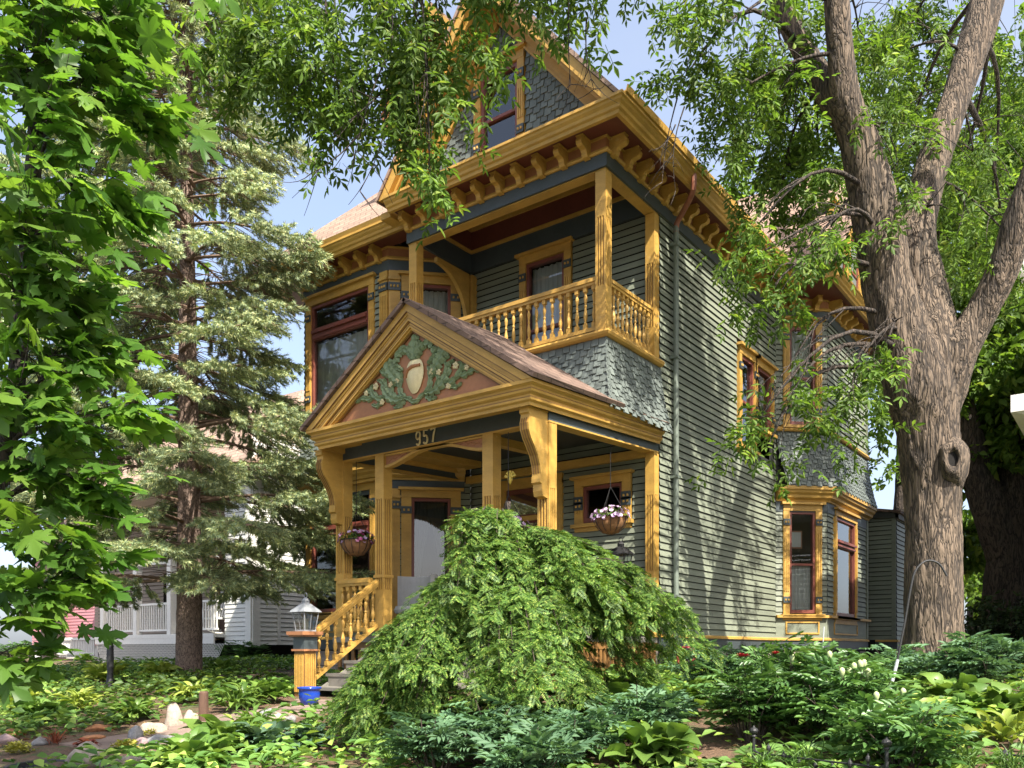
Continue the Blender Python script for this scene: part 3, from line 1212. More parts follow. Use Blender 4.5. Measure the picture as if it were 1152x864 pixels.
for (sx, oy) in ((3.44, 0), (.0, 0)):
    c = MB()
    z0, z1 = 5.87, 8.03
    # plain foot, fluted shaft, plain middle at the rail, fluted, plain head, as on the real posts
    fl_ = fluted(c, F['front'], sx, sx + .16, -.16, 0, [(z0, z0 + .42, False), (z0 + .42, z0 + .62, False), (z0 + .62, z0 + 1.55, True), (z0 + 1.55, z1, False)])
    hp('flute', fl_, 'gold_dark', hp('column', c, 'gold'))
c = MB()
fl_ = fluted(c, F['balS'], 1.40, 1.55, -.15, .0, [(5.87, 6.35, False), (6.35, 7.3, True), (7.3, 8.03, False)])
hp('flute', fl_, 'gold_dark', hp('column', c, 'gold'))
c = MB()
fl_ = fluted(c, F['back'], .0, .14, 0, .13, [(5.80, 6.35, False), (6.35, 7.3, True), (7.3, 8.03, False)])
hp('flute', fl_, 'gold_dark', hp('column', c, 'gold'))


def baluster_mesh(h):
    b = MB()
    q = .026
    b.box(-q, q, -q, q, 0, h * .12)
    b.lathe([(.016, h * .12), (.024, h * .15), (.013, h * .18), (.026, h * .27), (.029, h * .34), (.020, h * .44), (.012, h * .52), (.022, h * .56), (.012, h * .60), (.018, h * .66), (.026, h * .74), (.024, h * .79), (.012, h * .84), (.024, h * .87), (.016, h * .89)], (0, 0, 0), 9)
    b.box(-q, q, -q, q, h * .89, h)
    return b


def railing(a, b, za, zb, h, n, name='railing', warp=None, skip_bottom=False):
    """rails from a to b (x, y); za, zb the bottom rail's height at either end"""
    fr = Fr(a, b)
    L = fr.L
    rl = MB()

    def bar(o0, o1, z0, z1):
        V = [fr.pt(s, o, z + (za if s == 0 else zb)) for s in (0, L) for o, z in ((o0, z0), (o1, z0), (o1, z1), (o0, z1))]
        rl.add(V, [(0, 1, 2, 3), (4, 7, 6, 5), (0, 4, 5, 1), (1, 5, 6, 2), (2, 6, 7, 3), (3, 7, 4, 0)])
    bar(-.035, .035, 0, .05)
    bar(-.05, .05, h - .035, h + .012)
    bar(-.035, .035, h - .075, h - .035)
    bar(-.03, .03, h + .012, h + .03)
    r = hp(name, rl, 'gold', warp=warp)
    me = None
    bh = h - .125
    for i in range(n):
        t = (i + .5) / n
        x, y, z = fr.pt(L * t, 0, za + (zb - za) * t + .05)
        if me is None:
            bm_ = baluster_mesh(bh)
            me = bpy.data.meshes.new('baluster')
            me.from_pydata(bm_.v, [], bm_.f)
            me.update()
            me.materials.append(M['gold'])
        o = bpy.data.objects.new('baluster', me)
        col.objects.link(o)
        o.parent = r
        o.location = (x, y, z)
        o.rotation_euler = (0, 0, math.atan2(fr.d[1], fr.d[0]))
    return r


railing((-3.43, -.08 + .16), (-.16, .08), 5.93, 5.93, .70, 24)
railing((-.08, .16), (-.08, 1.40), 5.93, 5.93, .70, 10)
# inside of the balcony: bands below a raised ceiling
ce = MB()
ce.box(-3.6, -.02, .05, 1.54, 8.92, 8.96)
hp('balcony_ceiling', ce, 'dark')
bb, bg, br_ = MB(), MB(), MB()
for fr, L in ((Fr((-3.55, 1.5), (-.04, 1.5)), 3.51), (Fr((-3.56, .16), (-3.56, 1.5)), 1.34)):
    sgn = 1
    bb.wbox(fr, 0, L, -.03, .02, 8.10, 8.42)
    bg.wbox(fr, 0, L, -.03, .05, 8.42, 8.475)
    br_.wbox(fr, 0, L, -.03, .02, 8.475, 8.80)
    bg.wbox(fr, 0, L, -.03, .05, 8.80, 8.86)
    bb.wbox(fr, 0, L, -.03, .0, 8.86, 8.92)
hp('balcony_band', bb, 'blue')
hp('balcony_strip', bg, 'gold')
hp('balcony_frieze', br_, 'maroon')
# curved brace in the left opening
ar = MB()
pa = [(0, 8.05), (0, 7.15)]
pts = []
for i in range(11):
    t = i / 10 * math.pi / 2
    pts.append((.12 + .75 * (1 - math.cos(t)) , 7.2 + .75 * math.sin(t)))
poly = [(0.05, 8.03), (.05, 7.1), (.1, 7.1)] + pts + [(.87, 8.03)]
V = [(-3.56, 1.42 - a, z) for a, z in poly]
ar.prism(V, (.07, 0, 0))
hp('brace', ar, 'gold')
window(F['back'], 1.2, 1.95, 5.85, 7.95, None, rail=.47, curtain='full', casing=.13, sill=False)

# ---- downspout on the corner of the side wall
dsn = MB()
dsn.tube([(.09, 1.93, 1.5), (.09, 1.93, 8.0)], .042, 10)
for z in (2.4, 4.2, 6.0, 7.7):
    dsn.box(.0, .14, 1.87, 1.99, z, z + .04)
dpo = hp('downspout', dsn, 'pipe')
de = MB()
de.tube(catmull([(.52, 1.62, 8.5), (.52, 1.62, 8.34), (.47, 1.66, 8.24), (.2, 1.88, 8.12), (.10, 1.93, 8.04), (.09, 1.93, 7.9)], .05), .042, 10)
hp('elbow', de, 'copper', dpo)

# ---- windows of the walls
window(F['side'], 3.12, 3.72, 5.25, 6.85, None, rail=.5, curtain=None, casing=.11)
window(F['side'], 3.88, 4.62, 5.75, 6.85, None, rail=None, curtain=None, casing=.11)
window(F['bayF'], .2, 1.75, 2.29, 4.37, None, transom=(3.66, 3.86), curtain=None, casing=.13)
window(F['bayF'], .2, 1.72, 5.95, 7.9, None, transom=(7.27, 7.48), curtain='full', casing=.13)
window(F['bayC'], .38, 1.05, 2.3, 4.2, None, cmat='drape', rail=None, curtain='drape', casing=.17)
window(F['bayC'], .38, 1.05, 6.1, 7.85, None, rail=.55, curtain='full', casing=.17)
window(F['sbC'], .28, .82, 2.33, 4.31, None, rail=.48, curtain='half', casing=.13)
window(F['sbC'], .28, .82, 6.0, 7.9, None, rail=.48, curtain='all', casing=.13)
window(F['sbM'], .55, 1.95, 2.31, 4.3, None, transom=(3.70, 3.86), curtain=None, casing=.09, plates=False)
pic = MB()
pic.wbox(F['sbC'], .33, .60, -.10, -.085, 3.60, 3.95)
hp('window_picture', pic, 'salmon')
pic2 = MB()
pic2.wbox(F['sbC'], .36, .57, -.086, -.078, 3.63, 3.92)
hp('window_picture', pic2, 'curtain')
# fluted corner pilasters of the left bay with dark studded plates
pi_, pl_, st_ = MB(), MB(), MB()
for z0, z1 in ((1.95, 4.35), (5.85, 8.05)):
    for fr, a, b in ((F['bayF'], 1.98, 2.17), (F['bayC'], 0, .19)):
        pi_.wbox(fr, a, b, 0, .04, z0, z1)
        for t in (.2, .4, .6, .8):
            s_ = a + (b - a) * t
            pi_.wbox(fr, s_ - .012, s_ + .012, .04, .054, z0 + .2, z1 - .42)
        pl_.wbox(fr, a - .01, b + .01, .03, .065, z1 - .34, z1 - .21)
        for t in (.2, .5, .8):
            st_.lathe([(.018, -.018), (.018, .018)], fr.pt(a + (b - a) * t, .066, z1 - .275), 6)
        pi_.wbox(fr, a - .01, b + .01, .0, .07, z1 - .16, z1 - .12)
pil = hp('pilaster', pi_, 'gold')
hp('corner_block', pl_, 'blue', pil)
hp('stud', st_, 'gold', pil)

# panels below the bay windows
pn, pg = MB(), MB()
for fr, a, b, w0, w1 in ((F['sbC'], 0, 1.068, .2, .9), (F['sbM'], 0, 2.955, .4, 2.1), (F['bayF'], 0, 2.17, .2, 1.75)):
    pn.wbox(fr, a, b, 0, .022, 1.85, 2.24)
    pg.wbox(fr, a, b, 0, .10, 2.24, 2.29)
    for c_, d_, e_, f_ in ((w0, w1, 1.92, 1.95), (w0, w1, 2.14, 2.17), (w0, w0 + .03, 1.95, 2.14), (w1 - .03, w1, 1.95, 2.14)):
        pg.wbox(fr, c_, d_, .02, .04, e_, f_)
hp('base_panel', pn, 'siding')
hp('panel_trim', pg, 'gold')

# ---- skirt roofs and cornices of the two bays at the first floor
low = [(0, 4.50), (.05, 4.50), (.06, 4.53), (.12, 4.57), (.13, 4.62), (.17, 4.66), (.18, 4.70), (.205, 4.715), (.205, 4.78), (0, 4.78)]
lc, lb_ = MB(), MB()
for p in ([(0, 6.45), (.755, 7.205), (.755, 10.16), (.1, 10.81)], [(-7.7, 1.6), (-6.7, .48), (-4.53, .48), (-3.62, 1.39)]):
    lc.sweep(low, p)
    lb_.sweep([(0, 4.30), (.028, 4.30), (.028, 4.50), (0, 4.50)], p)
bay_corn = hp('bay_cornice', lc, 'gold')
hp('frieze_band', lb_, 'blue')
bs, bst = MB(), MB()


def bout(z):
    t = min(1, max(0, (z - 4.78) / 1.1))
    return .015 + .185 * (1 - t) ** 1.6


tn = math.tan(R(22.5))
for fr, L, m0, m1 in ((F['sbC'], 1.068, -1, tn), (F['sbM'], 2.955, tn, tn), (F['sbR'], 1.068, tn, 0), (F['bayF'], 2.17, .2, tn), (F['bayC'], 1.3, tn, 0)):
    shingles(bs, lambda s, q, o, fr=fr: fr.pt(s, o + bout(q), q), 4.80, 5.86, lambda q, m=m0: -m * (bout(q) + .015), lambda q, m=m1, L=L: L + m * (bout(q) + .015), 12, .11)
    for i in range(10):
        qa, qb = 4.78 + 1.1 * i / 10, 4.78 + 1.1 * (i + 1) / 10
        bs.quad(fr.pt(-m0 * bout(qa), bout(qa), qa), fr.pt(L + m1 * bout(qa), bout(qa), qa), fr.pt(L + m1 * bout(qb), bout(qb), qb), fr.pt(-m0 * bout(qb), bout(qb), qb))
for p in ([(0, 6.45), (.755, 7.205), (.755, 10.16), (.1, 10.81)], [(-7.7, 1.6), (-6.7, .48), (-4.53, .48), (-3.62, 1.39)]):
    bst.sweep([(0, 5.86), (.07, 5.86), (.09, 5.89), (.06, 5.94), (0, 5.96)], p)
hp('bay_shingles', bs, 'shingle')
hp('bay_sill', bst, 'gold')
# corner boards
cb_ = MB()
cb_.wbox(F['sbM'], 2.86, 2.955, 0, .04, 1.85, 4.5)
cb_.wbox(F['sbM'], 2.86, 2.955, 0, .04, 5.96, 8.05)
cb_.wbox(F['extF'], 1.11, 1.2, 0, .032, 1.85, 4.72)
hp('corner_board', cb_, 'siding')
# roof of the rear extension
er = MB()
slab(er, [(.2, 10.82, 4.98), (1.32, 10.82, 4.78), (1.32, 13.0, 4.78), (.2, 13.0, 4.98)], .06)
hp('extension_roof', er, 'roof_dark')
ef = MB()
ef.prism([(.3, 10.88, 4.90), (1.26, 10.88, 4.73), (1.26, 10.88, 4.62), (.3, 10.88, 4.70)], (0, .06, 0))
ef.box(1.2, 1.27, 10.88, 12.95, 4.60, 4.73)
hp('extension_trim', ef, 'dark')
# ------------------------------------------------------------------ the front porch (parts of the house)
FP = F['porch']
XO = -3.8


def wp(name, mb, m, parent=None, **kw):
    return hp(name, mb, m, parent, warp=sag, **kw)


pf = MB()
pf.box(-3.78, -.02, -1.42, 1.53, 1.72, 1.80)
wp('porch_floor', pf, 'plank')
ps = MB()
for i in range(26):
    x = -3.74 + i * .145
    ps.box(x, x + .06, -1.36, -1.33, 1.05, 1.70)
    y = -1.3 + i * .11
    ps.box(-.06, -.03, y, y + .05, 1.1, 1.70)
ps.box(-3.76, -.03, -1.38, -1.32, 1.62, 1.72)
ps.box(-.07, -.025, -1.36, 1.53, 1.62, 1.72)
wp('porch_skirting', ps, 'gold_dark')
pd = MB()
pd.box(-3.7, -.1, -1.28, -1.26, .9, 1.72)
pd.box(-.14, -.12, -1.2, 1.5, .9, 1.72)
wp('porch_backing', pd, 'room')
# posts: two at the ends, two beside the steps, one against the wall
for s in (.0, .82, 2.77, 3.63):
    c = MB()
    fl_ = fluted(c, FP, s, s + .17, -.17, 0, [(1.80, 2.72, False), (2.72, 3.55, True), (3.55, 4.34, False)] if s not in (.82,) else [(1.80, 2.45, False), (2.45, 3.72, True), (3.72, 4.34, False)])
    c.wbox(FP, s - .015, s + .185, -.185, .015, 2.62, 2.66)
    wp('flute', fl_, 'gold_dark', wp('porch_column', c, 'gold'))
c = MB()
fl_ = fluted(c, F['porchS'], 2.74, 2.88, -.15, 0, [(1.80, 2.7, False), (2.7, 3.75, True), (3.75, 4.335, False)])
wp('flute', fl_, 'gold_dark', wp('porch_column', c, 'gold'))
CON = [(0, 0), (.40, 0), (.40, -.07), (.37, -.085), (.375, -.13), (.395, -.19), (.385, -.27), (.34, -.36), (.27, -.45), (.20, -.55), (.155, -.66), (.14, -.76), (.155, -.82), (.155, -.86), (.12, -.88), (.12, -.96), (.10, -1.02), (0, -1.04)]
for s in (.085, 3.715):
    b = bracket(FP, s, 4.46, w=.13, prof=CON, o=.0, sc_=1.0, name='console', par=house, warp=sag)
    e = MB()
    for q in (-.035, .0, .035):
        V0 = [FP.pt(s + q - .009, a + .012, 4.46 + z) for a, z in CON[4:12]]
        V1 = [FP.pt(s + q + .009, a + .012, 4.46 + z) for a, z in CON[4:12]]
        n = len(V0)
        e.add(V0 + V1, [(i, i + 1, n + i + 1, n + i) for i in range(n - 1)])
    wp('flute', e, 'gold_dark', b)
# beams: dark band with a gold soffit, front and right side
pb, pg_ = MB(), MB()
ppath = [(-3.8, 1.4), (-3.8, -1.34), (0, -1.34), (0, 1.54)]
pb.sweep([(-.15, 4.35), (.0, 4.35), (.0, 4.58), (-.15, 4.58)], ppath)
pg_.sweep([(-.17, 4.33), (.006, 4.33), (.006, 4.35), (-.17, 4.35)], ppath)
pg_.sweep([(0, 4.56), (.03, 4.56), (.05, 4.59), (0, 4.59)], ppath)
wp('porch_beam', pb, 'blue')
wp('beam_trim', pg_, 'gold')
# cornice; deep over the front, shallow at the sides: the front stands on the consoles
cpath = [(-3.72 + .17, 1.40), (-3.55, -1.74), (-.02, -1.74), (-.02, 1.47)]
cor = [(-.3, 4.585), (.03, 4.585), (.05, 4.44), (.07, 4.44), (.075, 4.475), (.115, 4.50), (.12, 4.53), (.11, 4.545), (.135, 4.575), (.16, 4.60), (.165, 4.625), (.15, 4.635), (.175, 4.665), (.20, 4.675), (.20, 4.71), (-.3, 4.71)]
cor = [(a, z) for a, z in cor]
pc = MB()
pc.sweep([(-.30, 4.52), (.05, 4.52), (.05, 4.45), (.075, 4.445), (.08, 4.48), (.115, 4.50), (.12, 4.525), (.105, 4.535), (.11, 4.56), (.15, 4.585), (.16, 4.61), (.145, 4.62), (.155, 4.645), (.185, 4.665), (.20, 4.67), (.20, 4.71), (-.30, 4.71)], cpath)
porch_corn = wp('porch_cornice', pc, 'gold')
cgv = MB()
cgv.sweep([(.10, 4.526), (.122, 4.526), (.122, 4.534), (.10, 4.534)], cpath)
cgv.sweep([(.14, 4.612), (.162, 4.612), (.162, 4.619), (.14, 4.619)], cpath)
wp('groove', cgv, 'gold_dark', porch_corn)
fs_ = MB()
fs_.box(-3.5, -.05, -1.70, -1.345, 4.56, 4.60)
wp('porch_soffit', fs_, 'gold')
fm = MB()
fm.box(-3.55, -.02, -1.42, -1.341, 4.545, 4.57)
wp('porch_moulding', fm, 'gold')
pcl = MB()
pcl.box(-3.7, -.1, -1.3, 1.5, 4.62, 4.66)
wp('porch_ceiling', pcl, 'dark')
pcg = MB()
pcg.box(-3.6, -.14, 1.40, 1.50, 4.28, 4.40)
pcg.box(-1.95, -1.80, -1.2, 1.45, 4.50, 4.62)
wp('ceiling_beam', pcg, 'gold')

# pediment
PA, PZ, PE, PXR, PXL = -1.785, 6.03, 4.71, .18, -3.75
sl = (PZ - PE) / (PXR - PA)


def prake(mb, y0, y1, t0, t1):
    """raking moulding between depths t0 and t1 under the slope, cut level on top of the cornice"""
    k_ = math.sqrt(1 + sl * sl)
    for sg_ in (1, -1):
        xo = PA + sg_ * (PZ - t0 * k_ - PE) / sl * (1 if sg_ > 0 else (PA - PXL) / (PXR - PA))
        xi = PA + sg_ * (PZ - t1 * k_ - PE) / sl * (1 if sg_ > 0 else (PA - PXL) / (PXR - PA))
        mb.prism([(xo, y0, PE), (PA, y0, PZ - t0 * k_), (PA, y0, PZ - t1 * k_), (xi, y0, PE)], (0, y1 - y0, 0))


pk = MB()
prake(pk, -1.95, -1.88, .0, .085)
prake(pk, -1.93, -1.86, .085, .115)
prake(pk, -1.915, -1.84, .115, .175)
prake(pk, -1.885, -1.82, .19, .24)
prake(pk, -1.86, -1.80, .24, .262)
pk_o = wp('pediment_rake', pk, 'gold')
pkd = MB()
prake(pkd, -1.895, -1.80, .175, .19)
prake(pkd, -1.83, -1.79, .262, .280)
prake(pkd, -1.9515, -1.90, .079, .0865)
prake(pkd, -1.9165, -1.85, .140, .1475)
prake(pkd, -1.8875, -1.84, .212, .218)
wp('groove', pkd, 'gold_dark', pk_o)
tp = MB()
tp.prism([(PXL + .2, -1.80, PE), (PXR - .2, -1.80, PE), (PA, -1.80, PZ - .2)], (0, .05, 0))
tymp = wp('tympanum', tp, 'salmon')
# carved shield with acanthus sprays
TY = -1.80


def acan(mb, spine, w0, lobes, lift=.03, y=TY):
    sp = catmull([(a, b, 0) for a, b in spine], .009)
    n = len(sp)
    V, Fc = [], []
    for i, p in enumerate(sp):
        t = i / (n - 1)
        d = (sp[min(i + 1, n - 1)] - sp[max(i - 1, 0)]).normalized()
        nx, nz = -d.y, d.x
        env = w0 * (math.sin(math.pi * min(1, t * .86 + .10)) ** .7)
        w = env * 1.15 * (.36 + .64 * abs(math.sin(math.pi * lobes * t)) ** .7)
        fl = -env * .6 * (1 - abs(math.sin(math.pi * lobes * t)))
        bx, bz = p.x + d.x * fl, p.y + d.y * fl
        for q, o in ((-1, .004), (-.5, lift * .9), (0, lift * .45), (.5, lift * .9), (1, .004)):
            V.append((bx + nx * w * q if abs(q) == 1 else p.x + nx * w * q, y - o - lift * .3 * math.sin(math.pi * t), bz + nz * w * q if abs(q) == 1 else p.y + nz * w * q))
    for i in range(n - 1):
        for j in range(4):
            a = i * 5 + j
            Fc.append((a, a + 1, a + 6, a + 5))
    mb.add(V, Fc)


cx, cz = -1.76, 5.14
ac = MB()
acan(ac, [(cx, cz + .20), (cx - .01, cz + .34), (cx + .01, cz + .52)], .10, 4, .05)
for sg_ in (-1, 1):
    def mv(L):
        return [(cx + sg_ * a * 1.13, cz + b) for a, b in L]
    acan(ac, mv([(.06, .24), (.14, .36), (.24, .34), (.30, .22), (.27, .12)]), .065, 6, .045)
    acan(ac, mv([(.22, -.05), (.33, .06), (.42, .20), (.40, .33), (.34, .36)]), .10, 7, .05)
    acan(ac, mv([(.36, .08), (.46, .12), (.54, .20), (.52, .28)]), .05, 5, .04)
    acan(ac, mv([(.16, -.26), (.30, -.26), (.42, -.18), (.50, -.04), (.46, .06)]), .075, 7, .045)
    acan(ac, mv([(.40, -.16), (.55, -.20), (.66, -.12), (.70, -.02), (.64, .02)]), .05, 4, .04)
    acan(ac, mv([(.60, -.14), (.74, -.16), (.86, -.13), (.98, -.17)]), .045, 4, .035)
    acan(ac, mv([(.08, -.30), (.20, -.22), (.24, -.08), (.20, .08)]), .045, 5, .035)
    acan(ac, mv([(.30, -.22), (.36, -.12), (.31, -.06), (.26, -.10)]), .03, 3, .035)
    acan(ac, mv([(.10, -.26), (.05, -.33), (-.02, -.34)]), .04, 2, .03)
    acan(ac, mv([(.04, .20), (.07, .34), (.05, .44)]), .05, 4, .045)
    acan(ac, mv([(.20, .10), (.30, .16), (.36, .10)]), .045, 4, .04)
    acan(ac, mv([(.44, -.10), (.52, .02), (.60, .06)]), .045, 4, .04)
    acan(ac, mv([(.52, -.26), (.62, -.28), (.70, -.24)]), .035, 3, .03)
    acan(ac, mv([(.70, -.10), (.78, -.04), (.86, -.05)]), .035, 3, .03)
    acan(ac, mv([(.16, -.30), (.24, -.36), (.34, -.35)]), .04, 3, .03)
wp('acanthus_carving', ac, 'green', tymp)
ay = MB()
for sg_ in (-1, 1):
    for a, b, r in ((.70, -.02, .035), (.58, -.25, .03), (.88, -.08, .028), (.30, -.02, .03), (.42, -.05, .028)):
        for j in range(5):
            an = j * 2 * math.pi / 5
            acan(ay, [(cx + sg_ * a, cz + b), (cx + sg_ * a + r * 1.5 * math.cos(an), cz + b + r * 1.5 * math.sin(an))], r * .55, 1, .03, TY - .012)
wp('rosette', ay, 'cream', tymp, smooth=True)


def shield(mb, w, h, y0, bulge, x=cx, z=cz, part=0):
    n, m = 24, 6
    V = [(x, y0 - bulge, z)]
    out = []
    for i in range(n):
        a = 2 * math.pi * i / n
        sx, sz = math.cos(a), math.sin(a)
        rx = w * (abs(sx) ** .8) * (1 if sx > 0 else -1)
        rz = h * (abs(sz) ** (.75 if sz > 0 else 1.05)) * (1 if sz > 0 else -1.15)
        if sz < 0:
            rx *= (1 - .25 * abs(sz))
        out.append((rx, rz))
    for j in range(1, m + 1):
        t = j / m
        for rx, rz in out:
            V.append((x + rx * t, y0 - bulge * (1 - t ** 2.2), z + rz * t))
    Fc = [(0, 1 + i, 1 + (i + 1) % n) for i in range(n)]
    for j in range(m - 1):
        Fc += [(1 + j * n + i, 1 + (j + 1) * n + i, 1 + (j + 1) * n + (i + 1) % n, 1 + j * n + (i + 1) % n) for i in range(n)]
    mb.add(V, Fc)


s1_ = MB()
shield(s1_, .155, .21, TY - .02, .07)
wp('shield', s1_, 'cream', tymp, smooth=True)
sb_ = MB()
pts = [(cx - .12, TY - .065, cz - .02), (cx - .06, TY - .09, cz + .06), (cx + .02, TY - .095, cz + .09), (cx + .13, TY - .06, cz + .10)]
sb_.tube(pts, [.02, .024, .024, .018], 8)
wp('shield_band', sb_, 'salmon', tymp)
# porch roof
pr = MB()
slab(pr, [(PA, -2.0, PZ + .07), (PXR + .07, -2.0, PE + .04), (PXR + .07, .1, PE + .04), (PA, .1, PZ + .07)], .055)
slab(pr, [(PA, -2.0, PZ + .07), (PXL - .07, -2.0, PE + .04), (PXL - .07, .1, PE + .04), (PA, .1, PZ + .07)], .055)
slab(pr, [(.20, -.1, 4.73), (.20, 1.5, 4.73), (.10, 1.5, 4.82), (.10, -.1, 4.82)], .02)
wp('porch_roof', pr, 'roof_dark')
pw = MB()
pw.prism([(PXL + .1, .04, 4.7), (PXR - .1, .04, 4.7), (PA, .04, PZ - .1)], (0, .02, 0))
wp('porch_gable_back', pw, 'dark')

# arched spandrel between the two inner posts
A0, A1 = .99, 2.77
arch, carv = MB(), MB()
n = 24
top, bot = [], []
for i in range(n + 1):
    t = i / n
    s = A0 + (A1 - A0) * t
    q = abs(2 * t - 1)
    zlow = 4.325 - .03 - .155 * smooth(.15, 1.0, q)
    top.append((s, 4.322))
    bot.append((s, zlow))
poly = top + bot[::-1]
for i in range(n):
    arch.wpoly(FP, [bot[i], bot[i + 1], (bot[i + 1][0], bot[i + 1][1] + .035), (bot[i][0], bot[i][1] + .035)], -.13, -.02)
    carv.wpoly(FP, [(bot[i][0], bot[i][1] + .034), (bot[i + 1][0], bot[i + 1][1] + .034), (bot[i + 1][0], 4.31), (bot[i][0], 4.31)], -.11, -.05)
arch.wbox(FP, A0, A1, -.13, -.02, 4.30, 4.324)
ao = wp('porch_arch', arch, 'gold')
wp('arch_panel', carv, 'salmon', ao)
cl = MB()
for sgn, base in ((1, A0 + .05), (-1, A1 - .05)):
    for j in range(4):
        P = [(base + sgn * (j * .12 + q * .14), -1.34 + .047, 4.22 + .02 * j + .06 * math.sin(q * 2.4) - .04 * q) for q in (0, .25, .5, .75, 1)]
        cl.tube([(FP.P[0] + a, b, z) for a, b, z in P], [.006, .011, .012, .009, .004], 6)
wp('arch_carving', cl, 'salmon', ao)

# house number, raised figures 957
fig = MB()


def stroke(P, r=.0135):
    fig.tube([(FP.P[0] + s, -1.34 - .014, z) for s, z in P], r, 8)


def arcp(c, z, rx, rz, a0, a1, n=14):
    return [(c + rx * math.cos(R(a0 + (a1 - a0) * i / n)), z + rz * math.sin(R(a0 + (a1 - a0) * i / n))) for i in range(n + 1)]


nx, nz, H = 1.63, 4.355, .19
dx = .135
c = nx + .035
stroke(arcp(c, nz + H * .70, .036, H * .28, 0, 360, 20))
stroke([(c + .036, nz + H * .72), (c + .034, nz + H * .45)] + arcp(c, nz + H * .30, .036, H * .28, 10, -140, 8))
c += dx
stroke([(c + .034, nz + H * .97), (c - .028, nz + H * .97), (c - .032, nz + H * .56)] + arcp(c - .002, nz + H * .31, .038, H * .29, 120, -145, 14))
c += dx
stroke([(c - .036, nz + H * .88), (c - .036, nz + H * .97), (c + .038, nz + H * .97), (c + .012, nz + H * .55), (c - .006, nz + H * .02)])
wp('house_number', fig, 'cream')

# railings, steps and hand rails
rl1 = railing((XO + .17, -1.42), (XO + .82, -1.42), 1.88, 1.88, .72, 5)
rl2 = railing((-.09, -1.34 + .17 - .17), (-.09, 1.40), 1.88, 1.88, .74, 20)
stp = MB()
NS = 4
for i in range(NS):
    z1 = 1.80 - (i + 1) * .165
    y1 = -1.44 - i * .31
    stp.box(-2.80, -.98, y1 - .34, y1, z1 - .04, z1)
    stp.box(-2.76, -1.02, y1 - .02, y1, z1 - .02, z1 + .165)
for x in (-2.80, -1.02):
    stp.prism([(x, -1.40, 1.70), (x, -2.74, 1.0), (x, -2.74, .8), (x, -1.40, .8)], (.05, 0, 0))
hp('step', stp, 'plank')
for x in (-2.87, -.95):
    railing((x, -2.52), (x, -1.42), 1.22, 1.93, .64, 8, 'hand_rail')
newels = []
for x in (-2.87, -.95):
    nw, nb, ng, nc = MB(), MB(), MB(), MB()
    fr = Fr((x - .095, -2.77), (x + .095, -2.77))
    zb = g(x, -2.67) - .05
    nc.wbox(fr, 0, .19, -.19, 0, zb, 1.595)
    for i in range(6):
        a = .012 + i * .030
        nw.wbox(fr, a, a + .014, 0, .014, zb + .1, 1.56)
        nw.wbox(Fr((x + .095, -2.77), (x + .095, -2.58)), a, a + .014, 0, .014, zb + .1, 1.56)
        nw.wbox(Fr((x - .095, -2.58), (x - .095, -2.77)), a, a + .014, 0, .014, zb + .1, 1.56)
    nb.wbox(fr, -.012, .202, -.202, .012, 1.62, 1.78)
    ng.wbox(fr, -.025, .215, -.215, .03, 1.595, 1.62)
    ng.wbox(fr, -.045, .235, -.235, .06, 1.78, 1.80)
    ng.wbox(fr, -.065, .255, -.255, .08, 1.80, 1.845)
    o = hp('newel', nw, 'gold')
    hp('newel_core', nc, 'gold_dark', o)
    hp('newel_band', nb, 'blue', o)
    hp('newel_cap', ng, 'gold_dark' if False else 'salmon', o)
# door and the small stained window behind the porch
dc = MB()
fr = F['back']
dc.wbox(fr, .62, .76, -.02, .05, 1.8, 4.36)
dc.wbox(fr, 1.76, 1.92, -.02, .05, 1.8, 4.36)
dc.wbox(fr, .62, 1.92, -.02, .055, 4.28, 4.44)
door = hp('front_door', dc, 'gold')
dl = MB()
dl.wbox(fr, .76, 1.76, -.06, -.03, 1.8, 4.28)
hp('door_leaf', dl, 'maroon', door)
dg = MB()
dg.wbox(fr, .90, 1.62, -.031, -.025, 2.8, 3.7)
dg.wbox(fr, .84, 1.68, -.031, -.025, 3.85, 4.2)
hp('pane', dg, 'glass', door)
dt = MB()
dt.wbox(fr, .76, 1.76, -.03, .02, 3.74, 3.82)
hp('transom_bar', dt, 'gold', door)
window(fr, 2.30, 3.0, 3.60, 4.16, None, rail=None, curtain=None, casing=.15, plates=True, head=.12)
# ------------------------------------------------------------------ trees
def barkbump(amp=.07, freq=7, sv=.22):
    def f(q, d, r):
        p = Vector((q.x * freq, q.y * freq, q.z * freq * sv))
        a = noise.noise(p)
        b = noise.noise(p * 2.3)
        c = noise.noise((q.x * 1.3, q.y * 1.3, q.z * .8))
        return 1 + amp * (1 - abs(a) * 2.2) + amp * .5 * b + amp * 1.1 * c
    return f


def limb(mb, ctrl, n=28, step=.09, bump=None):
    """ctrl: (Vector, radius)"""
    pts = catmull([Vector((*p, r)).to_4d() if False else Vector((p[0], p[1], p[2], r)) for p, r in ctrl], step)
    P = [Vector((p[0], p[1], p[2])) for p in pts]
    mb.tube(P, [max(.004, p[3]) for p in pts], n, True, bump)
    return P


def nearest(P, q):
    return min(P, key=lambda p: (p - q).length_squared)


def branch_to(mb, a, b, r0, r1=.006, n=6, sagk=.12, k_=7):
    a, b = Vector(a), Vector(b)
    L = (b - a).length
    off = Vector((rnd.uniform(-1, 1), rnd.uniform(-1, 1), rnd.uniform(-.2, 1))) * L * .10
    pts, rad = [], []
    for i in range(k_ + 1):
        t = i / k_
        p = a.lerp(b, t) + off * math.sin(math.pi * t) + Vector((0, 0, sagk * L * math.sin(math.pi * t)))
        pts.append(p)
        rad.append(r0 + (r1 - r0) * t ** .7)
    mb.tube(pts, rad, n)
    return pts


